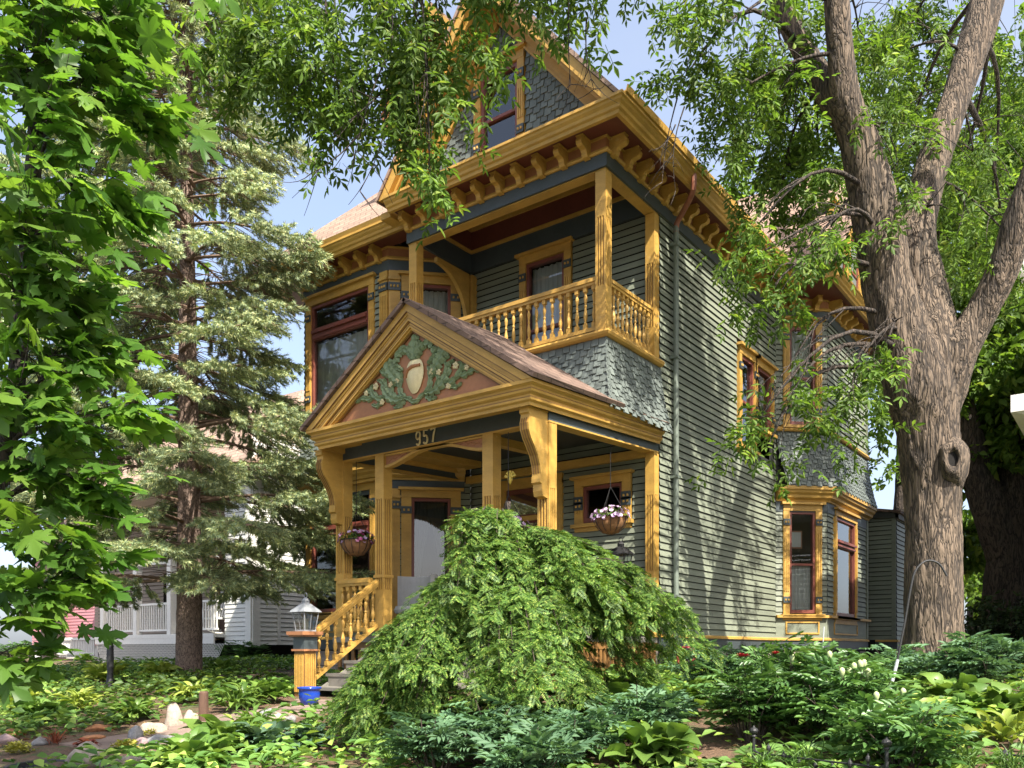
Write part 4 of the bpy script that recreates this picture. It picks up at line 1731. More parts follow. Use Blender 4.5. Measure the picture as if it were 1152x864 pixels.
def leafcloud(blobs, per, hang=.7, size=(.13, .2), strand=.6):
    """blobs: (centre, (rx, ry, rz), density factor) -> positions, growing directions, sizes.
    Leaves hang along drooping twigs, so that a crown has strands and gaps"""
    P, D = [], []
    for c, rad, k_ in blobs:
        n = int(per * k_)
        nt = max(3, n // 13)
        rad = np.array(rad)
        st_ = unit(nt) * (rng.random((nt, 1)) ** .38) * .92
        dr_ = st_ * np.array((1, 1, .2)) + rng.normal(size=(nt, 3)) * .45
        dr_[:, 2] -= hang
        dr_ /= np.linalg.norm(dr_, axis=1, keepdims=True)
        ln_ = rng.uniform(.3, 1.0, (nt, 1)) * strand
        pick = rng.integers(0, nt, n)
        t = rng.random((n, 1))
        q = st_[pick] * rad + dr_[pick] * ln_[pick] * t + np.array((0, 0, -.18)) * t * t + rng.normal(size=(n, 3)) * .035
        P.append(np.array(c) + q)
        d = dr_[pick] * .7 + rng.normal(size=(n, 3)) * .6
        d[:, 2] -= hang * .5
        D.append(d)
    P, D = np.concatenate(P), np.concatenate(D)
    S = rng.uniform(size[0], size[1], len(P))
    return P, D, S


def crown(name, P, D, S, tmpl, mat, parent):
    up = np.array((0, 0, 1.)) + rng.normal(size=(len(P), 3)) * .45
    V, Fc = scatter(tmpl[0], tmpl[1], P, frames(D, up), S)
    return link(name, mesh_np(name, V, Fc), mat, parent)


# ---- the big box elder at the right of the house
TB = Vector((3.64, 1.72, g(3.64, 1.72)))
elder = thing('shade_tree', 'large forked box elder with a knot hole in its thick furrowed trunk', 'tree', TB)
def bb_(q, d, r):
    a = noise.noise((q.x * 7, q.y * 7, q.z * 1.5))
    f_ = abs(noise.noise((q.x * 15 + a, q.y * 15 + a, q.z * 2.6)))
    c = noise.noise((q.x * 1.6, q.y * 1.6, q.z * 1.1 + 4))
    return 1 + .05 * (1 - abs(a) * 2.2) + .075 * min(.5, f_ * 1.6) + .11 * c
tk = MB()
D0 = 10.5


def px(u, v, w, dD=0):
    D = D0 + dD
    return onD(u, v, D), w * .37 * D / FPX


trunkc = [(TB + Vector((0, 0, -.3)), .52), (TB + Vector((.0, 0, .05)), .42), px(1050, 715, 80), px(1051, 650, 75), px(1051, 590, 76), px(1049, 530, 79), px(1043, 480, 84), px(1037, 435, 92), px(1030, 405, 92)]
leftl = trunkc[:-2] + [px(1034, 440, 94), px(1016, 385, 80), px(998, 320, 70), px(989, 260, 66), px(977, 205, 59), px(965, 155, 51), px(952, 115, 44, -.1), px(946, 60, 36, -.2), px(940, -10, 34, -.3), px(930, -160, 28, -.5), px(900, -320, 18, -.8), px(870, -480, 8, -1)]
PL = limb(tk, leftl, 110, .035, bb_)
PT = PL[:50]
PL = PL[100:]
sub1 = [px(962, 140, 50), px(938, 110, 42, .1), px(912, 70, 32, .3), px(885, 20, 30, .4), px(868, -40, 26, .5), px(820, -200, 20, .9), px(760, -380, 9, 1.2)]
PS1 = limb(tk, sub1, 26, .07, bb_)
mid = [px(1044, 480, 60), px(1047, 430, 76), px(1046, 385, 76, .1), px(1040, 330, 62, .2), px(1030, 270, 54, .3), px(1040, 215, 46, .5), px(1058, 160, 44, .6), px(1080, 95, 42, .7), px(1108, 10, 46, .8), px(1130, -80, 40, 1), px(1180, -300, 26, 1.4), px(1200, -500, 9, 1.8)]
PM = limb(tk, mid, 64, .045, bb_)
right = [px(1050, 480, 56), px(1058, 440, 66), px(1074, 400, 58, -.1), px(1098, 362, 46, -.2), px(1128, 305, 44, -.4), px(1152, 235, 46, -.6), px(1200, 100, 40, -1), px(1260, -100, 30, -1.6), px(1300, -320, 12, -2)]
PR_ = limb(tk, right, 64, .045, bb_)
# burl round the knot hole
kc = onD(1072, 517, D0 - .33)
for i in range(18):
    a0 = 2 * math.pi * i / 18
V, Fc = [], []
nr, nq = 26, 9
view = Vector((ray(1074, 517))).normalized()
rx_ = Vector((EX[0], EY[0], 0))
for i in range(nr):
    a = 2 * math.pi * i / nr
    for j in range(nq):
        t = j / (nq - 1)
        rr = .062 + .185 * t
        lift = .085 * math.sin(math.pi * min(1, t * 1.1) ** .7) - (.19 * t * t)
        w = 1 + .16 * noise.noise((math.cos(a) * 1.7, math.sin(a) * 1.7, 3)) + .05 * noise.noise((math.cos(a) * 6, math.sin(a) * 6, t * 3))
        V.append(kc + rx_ * (rr * .86 * w * math.cos(a)) + Vector((0, 0, 1)) * (rr * 1.35 * w * math.sin(a)) - Vector((view.x, view.y, 0)) * (lift * w + .05))
for i in range(nr):
    for j in range(nq - 1):
        Fc.append((i * nq + j, ((i + 1) % nr) * nq + j, ((i + 1) % nr) * nq + j + 1, i * nq + j + 1))
tk.add(V, Fc)
trunk = obj('trunk', tk, M['bark'], elder, smooth=True)
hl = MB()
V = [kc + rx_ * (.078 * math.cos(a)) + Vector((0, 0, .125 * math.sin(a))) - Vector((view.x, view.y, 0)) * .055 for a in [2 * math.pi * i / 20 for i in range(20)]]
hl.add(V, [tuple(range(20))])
obj('knot_hole_shade', hl, M['hole'], trunk)  # flat black disc in place of a shaded cavity

ALL = PL + PS1 + PM + PR_
spec = [  # u, v, depth, size across, height, depth, density
    (830, 20, 9.8, .6, .4, .8, .6), (880, 60, 11.4, .85, .75, .9, .9), (912, 130, 11.8, .6, .75, .8, .9), (865, 140, 11.4, .6, .55, .8, .7), (825, 105, 10.2, .35, .35, .6, .36),
    (760, 10, 9.6, .3, .3, .5, .26), (772, 85, 10.0, .22, .3, .4, .20), (880, 205, 11.6, .5, .38, .6, .42), (925, 200, 12.0, .55, .48, .6, .45),
    (912, 275, 9.7, .35, .30, .45, .22), (855, 285, 9.9, .22, .12, .3, .16), (872, 320, 9.7, .20, .12, .3, .16), (935, 255, 10.6, .3, .3, .4, .2), (855, 250, 9.9, .25, .15, .35, .14),
    (1010, 60, 13.6, 1.25, .9, 1.0, 1.3), (1020, 160, 13.8, 1.0, .85, 1.0, 1.1), (1095, 150, 14.2, 1.1, 1.0, 1.0, 1.3), (1110, 60, 14, 1.1, 1.0, 1.0, 1.1), (1000, 0, 13, .9, .5, 1.0, .8),
    (1115, 230, 13.6, .75, .6, .8, .9), (1075, 215, 13.8, .6, .55, .6, .6), (1130, 290, 13.4, .5, .4, .6, .4), (1060, 300, 14, .4, .4, .6, .4),
    (1010, 60, 11.2, .9, .7, .8, .42), (1020, 170, 11.4, .8, .7, .8, .42), (1095, 170, 11.5, .9, .8, .8, .46), (1130, 260, 11.0, .6, .5, .6, .32), (965, 30, 10.8, .6, .6, .7, .34), (880, 100, 10.6, .6, .6, .7, .36),
    (1000, 150, 10.2, .9, .8, .8, .32), (1060, 230, 10.3, .7, .6, .7, .24),
    (895, 400, 9.7, .22, .12, .35, .06), (885, 450, 9.5, .28, .14, .4, .12), (945, 462, 9.6, .26, .14, .3, .11), (970, 400, 9.7, .26, .14, .35, .11), (855, 470, 9.4, .2, .12, .3, .10), (1000, 380, 9.8, .25, .12, .3, .12), (960, 425, 9.6, .3, .2, .3, .14),
    (865, 500, 9.5, .12, .1, .2, .05),
    # the part of the crown that is above the picture
    (760, -330, 9.0, 1.4, .8, 1.4, .6), (850, -180, 10.5, 1.4, .8, 1.4, .4), (1000, -160, 12.5, 1.5, .9, 1.4, .45), (1150, -150, 12.5, 1.5, 1.0, 1.5, .5), (800, -420, 10.5, 1.8, 1.0, 1.8, .5), (1000, -400, 12, 1.8, 1.0, 1.8, .3), (1200, -400, 12, 1.8, 1.1, 1.8, .3), (900, -700, 11, 1.8, 1.0, 1.8, .45), (1260, 60, 12, 1.1, 1.2, 1.1, .35),
]
blobs = []
tw_ = MB()
for u, v, D, sx, sz, sy, dn in spec:
    c = onD(u, v, D)
    blobs.append(((c.x, c.y, c.z), (sx, sy, sz), dn))
    p0 = nearest(ALL, c + Vector((0, 0, .3)))
    m = branch_to(tw_, p0, c, min(.06, .018 + .012 * (p0 - c).length), .01)
    for q in range(int(5 + 5 * dn)):
        e = c + Vector((rnd.uniform(-1, 1) * sx, rnd.uniform(-1, 1) * sy, rnd.uniform(-.9, .7) * sz))
        branch_to(tw_, m[rnd.randint(3, 7)], e, .009, .003, 4, .06, 4)
# long limbs that pass over the front yard above the picture and hang in from the top
over = []
LB = [px(940, -60, 30, -.3), (onD(830, -190, 9.4), .13), (onD(700, -230, 8.6), .10), (onD(560, -200, 8.0), .075), (onD(430, -150, 7.9), .05), (onD(330, -120, 8.4), .03), (onD(260, -90, 9), .012)]
PO = limb(tw_, LB, 14, .1, None)
ospec = [(650, -60, 8.2, .30, .14, .4, .12), (672, -10, 8.3, .10, .08, .3, .05), (600, -75, 8.0, .36, .14, .4, .14), (555, -50, 8.0, .26, .14, .3, .14), (495, 30, 8.0, .22, .28, .4, .27), (470, 25, 8.1, .35, .32, .4, .40), (485, 90, 8.0, .24, .26, .35, .26), (455, 105, 8.2, .18, .25, .3, .18), (482, 150, 8.0, .10, .13, .25, .10), (483, 195, 8.0, .06, .08, .1, .06), (622, 15, 8.1, .05, .08, .2, .03),
         (420, 0, 8.3, .35, .28, .5, .40), (378, 40, 8.5, .36, .32, .5, .46), (330, 35, 8.7, .42, .36, .6, .6), (290, 25, 8.9, .38, .36, .6, .52), (275, 75, 9, .22, .2, .5, .26), (338, 95, 8.6, .35, .2, .5, .34), (382, 110, 8.5, .2, .14, .3, .2), (300, -40, 9, .6, .3, .8, .4), (450, -60, 8.2, .7, .3, .8, .4), (560, -70, 8.2, .8, .3, .9, .5), (640, -160, 8.4, 1.1, .4, 1.1, .6), (660, -330, 7.6, 1.5, .6, 1.5, .8), (600, -520, 7.4, 1.5, .6, 1.5, .6), (740, -110, 9.2, .7, .4, 1.0, .4)]
ospec += [((1.6, -4.2, 11.0), 0, 0, 1.2, .8, 1.0, .75), ((3.1, -4.0, 10.4), 0, 0, 1.2, .8, 1.0, .75), ((4.6, -3.7, 9.8), 0, 0, 1.1, .8, 1.0, .6), ((2.4, -4.1, 12.0), 0, 0, 1.2, .8, 1.0, .5)]  # leaf masses above the view, added upsun to shade the porch front
for u, v, D, sx, sz, sy, dn in ospec:
    c = Vector(u) if isinstance(u, tuple) else onD(u, v, D)
    blobs.append(((c.x, c.y, c.z), (sx, sy, sz), dn))
    p0 = nearest(PO, c + Vector((0, 0, .5)))
    m = branch_to(tw_, p0, c, min(.022, .010 + .006 * (p0 - c).length), .006)
    for q in range(int(4 + 5 * dn)):
        e = c + Vector((rnd.uniform(-1, 1) * sx, rnd.uniform(-1, 1) * sy, rnd.uniform(-.9, .7) * sz))
        branch_to(tw_, m[rnd.randint(3, 7)], e, .007, .0025, 4, .06, 4)
# bare hanging twigs
for u0, v0, u1, v1, D in [(440, -40, 433, 130, 8.0), (433, 120, 405, 215, 8.0), (436, 60, 395, 190, 8.0), (433, 100, 375, 150, 8.1), (640, -10, 642, 95, 8.2), (660, 20, 668, 100, 8.2), (762, 110, 745, 205, 9.8), (770, 120, 760, 215, 9.8), (440, 120, 330, 60, 8.2), (405, 150, 350, 195, 8.1), (760, 140, 735, 170, 9.8)]:
    m = branch_to(tw_, onD(u0, v0, D), onD(u1, v1, D), .010, .003, 5, -.05)
    for q in range(7):
        a = m[rnd.randint(2, 7)]
        branch_to(tw_, a, a + Vector((rnd.uniform(-.3, .3), rnd.uniform(-.2, .2), rnd.uniform(-.35, .05))), .005, .002, 4, -.05, 4)
for q_ in pieces_of(tw_):
    obj('limb', q_, M['bark_dark'], trunk, smooth=True)
P, D, S = leafcloud(blobs, 400, .75, (.13, .20), .7)
crown('crown', P, D, S, compound(5, .58, .21), M['lf_elder'], elder)
print('elder leaves', len(P))

# ---- blue spruce in front of the left bay
SB = Vector((-7.25, -1.55, g(-7.25, -1.55)))
spruce = thing('spruce_tree', 'tall blue spruce with drooping tiers of pale needles left of the house', 'tree', SB)
st = MB()
limb(st, [(SB + Vector((0, 0, -.2)), .26), (SB + Vector((0, 0, .2)), .215), (SB + Vector((.02, 0, 2)), .195), (SB + Vector((-.03, 0, 5)), .15), (SB + Vector((-.15, .05, 8.5)), .10), (SB + Vector((-.2, 0, 14)), .05), (SB + Vector((-.2, 0, 18.5)), .01)], 26, .1, barkbump(.05, 10, .6))
obj('trunk', st, M['bark_spruce'], spruce, smooth=True)
sbm = MB()
NP, ND = [], []
z = 1.75
while z < 17.4:
    t = (z - 1.5) / 17
    Lm = 3.3 * (1 - t) ** .68 + .25
    if z < 2.6:
        Lm *= .85
    nb = rnd.choice((5, 5, 6, 6))
    a0 = rnd.uniform(0, 6.28)
    for j in range(nb):
        a = a0 + j * 2 * math.pi / nb + rnd.uniform(-.3, .3)
        L = Lm * rnd.uniform(.62, 1.12)
        d = Vector((math.cos(a), math.sin(a), 0))
        if d.x * EX[0] + d.y * EY[0] > .3 and z > 4.2:     # the house side is thinner
            L *= .80
        side = Vector((-d.y, d.x, 0))
        zz = z + rnd.uniform(-.15, .15)
        pts = []
        nn = 12
        dr = rnd.uniform(.10, .34)
        for i in range(nn + 1):
            q = i / nn
            pts.append(SB + Vector((-.2 * t, 0, 0)) + d * (L * q) + Vector((0, 0, zz + .10 * L * q - dr * L * q * q + .16 * L * max(0, q - .6) ** 1.5)) + side * (.06 * L * math.sin(q * 3 + j)))
        sbm.tube(pts, [.035 * (1 - .8 * i / nn) * (L / 2.5) ** .5 for i in range(nn + 1)], 5)
        # side shoots
        q = .30
        while q < 1.0:
            i = min(nn - 1, int(q * nn))
            p = pts[i].lerp(pts[i + 1], q * nn - i)
            for sd in (-1, 1):
                l = L * .40 * (1 - q) ** .6 * rnd.uniform(.6, 1.15) * min(1, q * 2.2) + .10
                e = (d * rnd.uniform(.55, .9) + side * sd * rnd.uniform(.6, 1)).normalized()
                pe = p + e * l + Vector((0, 0, -.30 * l * rnd.uniform(.5, 1.7)))
                sbm.tube([p, (p + pe) / 2 + Vector((0, 0, .05 * l)), pe], [.009, .006, .003], 3, False)
                k0 = .45 if q < .5 else .08
                m = max(2, int(l * (1 - k0) / .05))
                for c in range(m):
                    f = k0 + (1 - k0) * (c + .5) / m
                    NP.append(p.lerp(pe, f) + Vector((0, 0, .05 * l * math.sin(math.pi * f))) + Vector((rnd.gauss(0, .012), rnd.gauss(0, .012), rnd.gauss(0, .012))))
                    ND.append((pe - p) / l + Vector((rnd.gauss(0, .35), rnd.gauss(0, .35), rnd.gauss(-.15, .3))))
                    if c == m - 1 and rnd.random() < .8:
                        NP.append(pe)
                        ND.append((pe - p) / l + Vector((0, 0, .3)))
            q += .042 / max(.6, L) * 1.9
        for c in range(int(L * 5)):
            f = .55 + .45 * c / (L * 5)
            i = min(nn - 1, int(f * nn))
            NP.append(pts[i].lerp(pts[i + 1], f * nn - i))
            ND.append(d + Vector((rnd.gauss(0, .3), rnd.gauss(0, .3), rnd.gauss(.1, .3))))
    # dead inner twigs
    for j in range(16):
        a = rnd.uniform(0, 6.28)
        L = rnd.uniform(.5, 1.5) * min(1, Lm)
        p = SB + Vector((-.2 * t, 0, z + rnd.uniform(-.2, .2)))
        branch_to(sbm, p, p + Vector((math.cos(a) * L, math.sin(a) * L, rnd.uniform(-.3, .15))), .010, .002, 3, .02, 4)
    z += .47 - .08 * t
obj('branch', sbm, M['twig_spruce'], spruce)
# a shoot of needles: thin blades round a stem
tv, tf = [], []
for i in range(16):
    y = .05 + .95 * i / 16
    a = i * 2.4
    u = np.array((math.cos(a), 0, math.sin(a)))
    tip = np.array((0, y + .34, 0)) + u * .40
    s_ = np.array((-u[2], 0, u[0])) * .07
    b0 = np.array((0, y, 0))
    n0 = len(tv)
    tv += [b0 - s_, b0 + s_, tip]
    tf.append((n0, n0 + 1, n0 + 2))
SPR = (np.array(tv), np.array(tf))
P, D = np.array(NP), np.array(ND)
crown('crown', P, D, rng.uniform(.10, .155, len(P)), SPR, M['needle'], spruce)
print('spruce shoots', len(P))

# ---- weeping hemlock before the porch
HM = Vector((1.19, -3.86, g(1.19, -3.86)))
hem = thing('weeping_hemlock', 'broad weeping hemlock with cascading feathery branches before the porch steps', 'shrub', HM)
ht = MB()
limb(ht, [(HM + Vector((0, 0, -.1)), .10), (HM + Vector((.0, 0, .4)), .08), (HM + Vector((.03, .02, 1.0)), .07), (HM + Vector((.0, .05, 1.6)), .05), (HM + Vector((.1, 0, 2.0)), .02)], 14, .06, barkbump(.1, 14, .4))
obj('trunk', ht, M['bark_dark'], hem, smooth=True)
hb = MB()
NP, ND = [], []
rt = Vector((EX[0], EY[0], 0))
fw = Vector((EX[1], EY[1], 0))


def reach(phi):
    """reach along the picture's right (phi 0), towards the house (pi/2), left (pi)"""
    c, s_ = math.cos(phi), math.sin(phi)
    rx = 1.85 if c > 0 else 1.75
    return 1 / math.sqrt((c / rx) ** 2 + (s_ / 1.35) ** 2)


boughs = [(rnd.uniform(-.25, .25) + q * 2.399963, (q + .5) / 38) for q in range(38)]
for bi, (phi0, lay) in enumerate(boughs):
    # every bough is a fan of drooping branches with a tip of its own; dark gaps stay between boughs
    bR = (1 - .42 * lay ** 2) * rnd.uniform(.66, 1.14)
    bz = .62 + (.90 if math.cos(phi0) > -.35 else .70) * lay ** .75 + rnd.uniform(-.2, .16) + (.06 * (1 - lay) if math.cos(phi0) > .2 else 0) + (.22 if lay < .3 and math.sin(phi0) < -.8 else 0)
    brise = rnd.uniform(.22, .46) * (1.1 if math.cos(phi0) > -.3 else .6)
    bdrop = (.50 if math.cos(phi0) > .2 else .70) * rnd.uniform(.7, 1.25)
    for i in range(6):
        phi = phi0 + (i - 2.5) * .076 * (1.3 - .3 * lay) + rnd.uniform(-.03, .03)
        Rr = reach(phi0) * bR * (1 - .035 * abs(i - 2.5) ** 1.6) * rnd.uniform(.9, 1.05)
        d = rt * math.cos(phi) + fw * math.sin(phi)
        z0 = bz + rnd.uniform(-.04, .04)
        rise, drop = brise * rnd.uniform(.9, 1.1), bdrop * (1.05 + .05 * abs(i - 2.5))
        pts = []
        nn = 12
        for k_ in range(nn + 1):
            q = k_ / nn
            pts.append(HM + d * (Rr * q) + Vector((0, 0, z0 + rise * math.sin(math.pi * min(1, q * 1.15) * .75) * 1.1 - drop * q ** 3.2)) + Vector((0, 0, .03 * math.sin(q * 9 + i))))
        hb.tube(pts, [.013 * (1 - .8 * k_ / nn) for k_ in range(nn + 1)], 4, False)
        side = Vector((-d.y, d.x, 0))
        for c in range(int((19 if lay < .5 else 27) * Rr)):
            q = (.02 if lay > .5 else .30) + (.98 if lay > .5 else .70) * rnd.random() ** .75
            k_ = min(nn - 1, int(q * nn))
            p = pts[k_].lerp(pts[k_ + 1], q * nn - k_)
            sd = rnd.choice((-1, 1))
            l = rnd.uniform(.10, .30) * (1.15 - .4 * q)
            e = (d * rnd.uniform(.4, 1.0) + side * sd * rnd.uniform(.2, .8)).normalized()
            m = int(l / .036)
            hang = rnd.choice((.5, .8, .9, 1.6))
            for j in range(m):
                f = (j + .5) / m
                pp = p + e * (l * f * .8) + Vector((0, 0, -l * hang * f * f))
                for s2 in (-1, 1):
                    dd = e * .8 + Vector((0, 0, -.15 - 1.1 * hang * f)) + (side * s2 * rnd.uniform(.5, .95))
                    NP.append(pp + Vector((rnd.gauss(0, .012), rnd.gauss(0, .012), rnd.gauss(0, .01))))
                    ND.append(dd + Vector((rnd.gauss(0, .25), rnd.gauss(0, .25), rnd.gauss(0, .2))))
obj('branch', hb, M['twig'], hem)
tv, tf = [], []
for i in range(7):
    y = .04 + .9 * i / 7
    l = .30 * (1 - .35 * i / 7)
    for sd in (-1, 1):
        n0 = len(tv)
        tv += [(0, y, 0), (sd * l * .5, y + .02 + l * .12, .03), (sd * l, y + l * .45, -.02), (sd * l * .45, y + .15 + l * .05, .02)]
        tf.append((n0, n0 + 1, n0 + 2, n0 + 3))
tv += [(-.05, .85, 0), (.05, .85, 0), (.03, 1.08, -.02), (-.03, 1.08, -.02)]
tf.append((len(tv) - 4, len(tv) - 3, len(tv) - 2, len(tv) - 1))
FEA = (np.array(tv, dtype=float), np.array(tf))
P, D = np.array(NP), np.array(ND)
print('hemlock feathers', len(P))
crown('crown', P, D, rng.uniform(.07, .115, len(P)), FEA, M['hemlock'], hem)

# ---- maple close to the camera at the left edge
MBs = Vector((-.02, -8.0, 0))
mtr = onD(-75, 735, 5.2)
MBs = Vector((mtr.x, mtr.y, g(mtr.x, mtr.y)))
maple = thing('maple_tree', 'young maple with large lobed leaves at the left edge', 'tree', MBs)
mt = MB()
mtrunk = [(MBs + Vector((0, 0, -.2)), .07), (onD(-50, 690, 5.2), .062), (onD(-15, 600, 5.2), .057), (onD(12, 480, 5.2), .05), (onD(26, 340, 5.2), .045), (onD(38, 180, 5.2), .042), (onD(46, 60, 5.2), .038), (onD(52, -60, 5.2), .03), (onD(60, -300, 5.2), .008)]
PMT = limb(mt, mtrunk, 16, .08, barkbump(.06, 18, .3))
mspec = [(90, 60, 5.0, .32, .25), (130, 20, 5.1, .3, .22), (60, 120, 4.8, .3, .25), (135, 110, 5.1, .28, .2), (165, 130, 5.2, .14, .12), (20, 60, 4.8, .3, .3), (90, 200, 4.9, .32, .25), (30, 230, 4.6, .25, .25), (125, 230, 5.1, .2, .18), (150, 240, 5.2, .12, .1), (70, 290, 4.8, .28, .22), (20, 320, 4.6, .25, .22), (95, 340, 4.9, .2, .2), (60, 400, 4.8, .3, .25), (110, 400, 5, .15, .15), (20, 440, 4.6, .25, .25), (90, 470, 4.8, .28, .14), (150, 465, 5, .16, .09), (40, 530, 4.7, .3, .2), (90, 540, 4.8, .2, .14), (120, 560, 4.9, .12, .1), (30, 600, 4.6, .3, .22), (80, 620, 4.7, .2, .16), (25, 680, 4.6, .28, .2), (75, 670, 4.7, .2, .13), (30, 745, 4.6, .16, .1), (10, 10, 4.9, .3, .3), (100, -40, 5.1, .5, .3), (30, -80, 5, .5, .3), (-60, 200, 4.8, .4, .5), (-60, 450, 4.8, .4, .5), (-60, 650, 4.8, .4, .4), (60, -220, 5.2, .6, .5), (-80, -100, 5, .6, .6)]
mP, mD = [], []
for u, v, D, sx, sz in mspec:
    c = onD(u, v, D)
    p0 = nearest(PMT, c - Vector((0, 0, .25)))
    m = branch_to(mt, p0, c, .016, .005, 6, .06)
    n = int(42 * (sx * sz) ** .5 / .25)
    for q in range(n):
        o_ = Vector((rnd.gauss(0, .5) * sx, rnd.gauss(0, .6) * sx, rnd.gauss(0, .5) * sz))
        p = c + o_
        mP.append(p)
        d = Vector((o_.x / sx, o_.y / sx, 0)) * .7 + Vector((EX[0], EY[0], 0)) * .5 + Vector((rnd.gauss(0, .5), rnd.gauss(0, .5), rnd.gauss(-.30, .32)))
        mD.append(d)
        if q % 2 == 0:
            branch_to(mt, m[rnd.randint(3, 7)], p, .004, .0015, 4, .04, 4)
obj('trunk', mt, M['bark_dark'], maple, smooth=True)
# five-lobed maple blade, pleated on its main veins, tips hanging
out = [(0, 0), (.10, -.07), (.30, -.10), (.22, .04), (.42, .02), (.60, .10), (.44, .17), (.50, .26), (.34, .26), (.56, .42), (.66, .60), (.48, .56), (.42, .64), (.28, .50), (.20, .44), (.24, .64), (.32, .74), (.18, .76), (.14, .88), (0, 1.08)]
full = out + [(-x, y) for x, y in out[-2:0:-1]]
c0 = (0, .25)
tv = [(c0[0], c0[1], 0.02)]
for x, y in full:
    r2 = (x * x + (y - .25) ** 2)
    a_ = math.atan2(y - .25, x)
    tv.append((x, y, -.26 * r2 + .035 * math.cos(a_ * 7)))
nf = len(full)
tri = [(0, 1 + i, 1 + (i + 1) % nf) for i in range(nf)]
MLF = (np.array(tv, dtype=float), np.array(tri))
P, D = np.array(mP), np.array(mD)
up = np.array((0.1, -.15, 1.)) + rng.normal(size=(len(P), 3)) * .45
V, Fc = scatter(MLF[0], MLF[1], P, frames(D, up), rng.uniform(.085, .205, len(P)))
link('crown', mesh_np('crown', V, Fc), M['lf_maple'], maple)
print('maple leaves', len(P))

# ---- trees behind
LQ = leaflet(1, .55, .1, .2)


def backtree(name, label, base, h, r0, blobs_, forks=(), group=None, mat='lf_back', per=900, size=(.14, .24), barkm='bark_dark', tm=None):
    base = Vector(base)
    root = thing(name, label, 'tree', base, group)
    t_ = MB()
    P0 = limb(t_, [(base + Vector((0, 0, -.2)), r0 * 1.25), (base + Vector((0, 0, h * .25)), r0), (base + Vector((.1, .1, h * .6)), r0 * .7), (base + Vector((.0, .2, h)), r0 * .2)], 18, .25, barkbump(.06))
    for f in forks:
        P0 += limb(t_, f, 14, .2, barkbump(.06))
    for c, rad, k_ in blobs_:
        branch_to(t_, nearest(P0, Vector(c)), c, r0 * .25, .02)
    obj('trunk', t_, M[barkm], root, smooth=True)
    P, D, S = leafcloud(blobs_, per, .5, size)
    crown('crown', P, D, S, tm or LQ, M[mat], root)
    return root


def bl_(L):
    return [((c.x, c.y, c.z), (sx, sx, sz), dn) for c, sx, sz, dn in [(onD(u, v, D), sx, sz, dn) for u, v, D, sx, sz, dn in L]]


b1 = onD(1132, 735, 17)
b1.z = g(b1.x, b1.y)
backtree('shade_tree', 'dark forked tree in deep shade behind the big trunk', b1, 6, .42,
         bl_([(1110, 420, 17, 1.0, .9, 1.2), (1140, 330, 17.5, 1.2, 1.0, 1.3), (1095, 500, 17.5, .6, .8, .7), (1140, 480, 17, .8, .8, 1.0), (1120, 240, 18, 1.3, 1.0, 1.4), (1150, 160, 18, 1.4, 1.2, 1.3), (1090, 330, 18, .9, .8, .8), (1200, 420, 17, 1.4, 1.4, 1.2), (1230, 250, 17.5, 1.6, 1.4, 1.2), (1090, 600, 18.5, .45, .7, .5)]),
         [[(b1 + Vector((0, 0, 2.2)), .36), (onD(1100, 530, 17), .30), (onD(1082, 450, 17), .2), (onD(1060, 330, 17.4), .08)], [(b1 + Vector((0, 0, 2.2)), .36), (onD(1148, 540, 17), .28), (onD(1175, 440, 16.8), .2), (onD(1190, 300, 16.6), .1)]], per=1500, size=(.16, .26), mat='lf_elder')
b2 = onD(1010, 735, 24)
b2.z = g(b2.x, b2.y)
backtree('garden_tree', 'pale green tree far behind the rear extension', b2, 9, .25,
         bl_([(985, 470, 24, 1.0, .7, .6), (1000, 430, 24, 1.2, .8, .7), (1010, 520, 24, .6, .6, .35), (1010, 380, 24.5, 1.6, 1.0, .9), (960, 330, 25, 1.4, 1.0, .8), (1040, 300, 25, 2, 1.5, 1.0), (1090, 360, 25, 1.8, 1.5, 1.0)]), per=800, size=(.14, .24))
b3 = onD(1100, 735, 30)
b3.z = g(b3.x, b3.y)
backtree('garden_tree', 'tall bright tree at the far end of the side yard', b3, 12, .3,
         bl_([(1100, 560, 29, 1.2, 1.6, 1.0), (1110, 640, 28, 1.5, 1.5, 1.2), (1090, 450, 30, 1.8, 1.6, 1.1), (1130, 380, 30, 2.2, 2.0, 1.3), (1080, 250, 31, 2.4, 2.0, 1.3), (1140, 200, 31, 2.6, 2.2, 1.3), (1030, 180, 31, 2.4, 2.0, 1.2), (1100, 80, 31, 2.8, 2.2, 1.2)]), per=900, size=(.2, .34))
b4 = onD(830, 735, 42)
b4.z = g(b4.x, b4.y)
backtree('garden_tree', 'distant tree whose top shows above the side eave', b4, 20, .4,
         bl_([(825, 222, 42, 1.2, 1.0, .7), (842, 205, 42, 1.0, 1.0, .6), (815, 240, 42, 1.2, 1.2, .6), (850, 260, 42, 2.5, 2, 1)]), per=500, size=(.25, .4))
b5 = onD(60, 735, 34)
b5.z = g(b5.x, b5.y)
backtree('garden_tree', 'leafy tree behind the white neighbouring house', b5, 14, .35,
         bl_([(120, 330, 34, 3, 2.4, 1.2), (40, 260, 34, 3, 2.6, 1.2), (20, 420, 34, 3, 2.4, 1.2), (150, 420, 34, 2.4, 2, .8), (60, 130, 34, 3, 2.6, 1.0), (170, 240, 35, 3, 2.4, 1.1), (170, 330, 35, 2.6, 2.2, 1.0), (200, 120, 36, 2.6, 2.4, .9)]), per=700, size=(.25, .42))
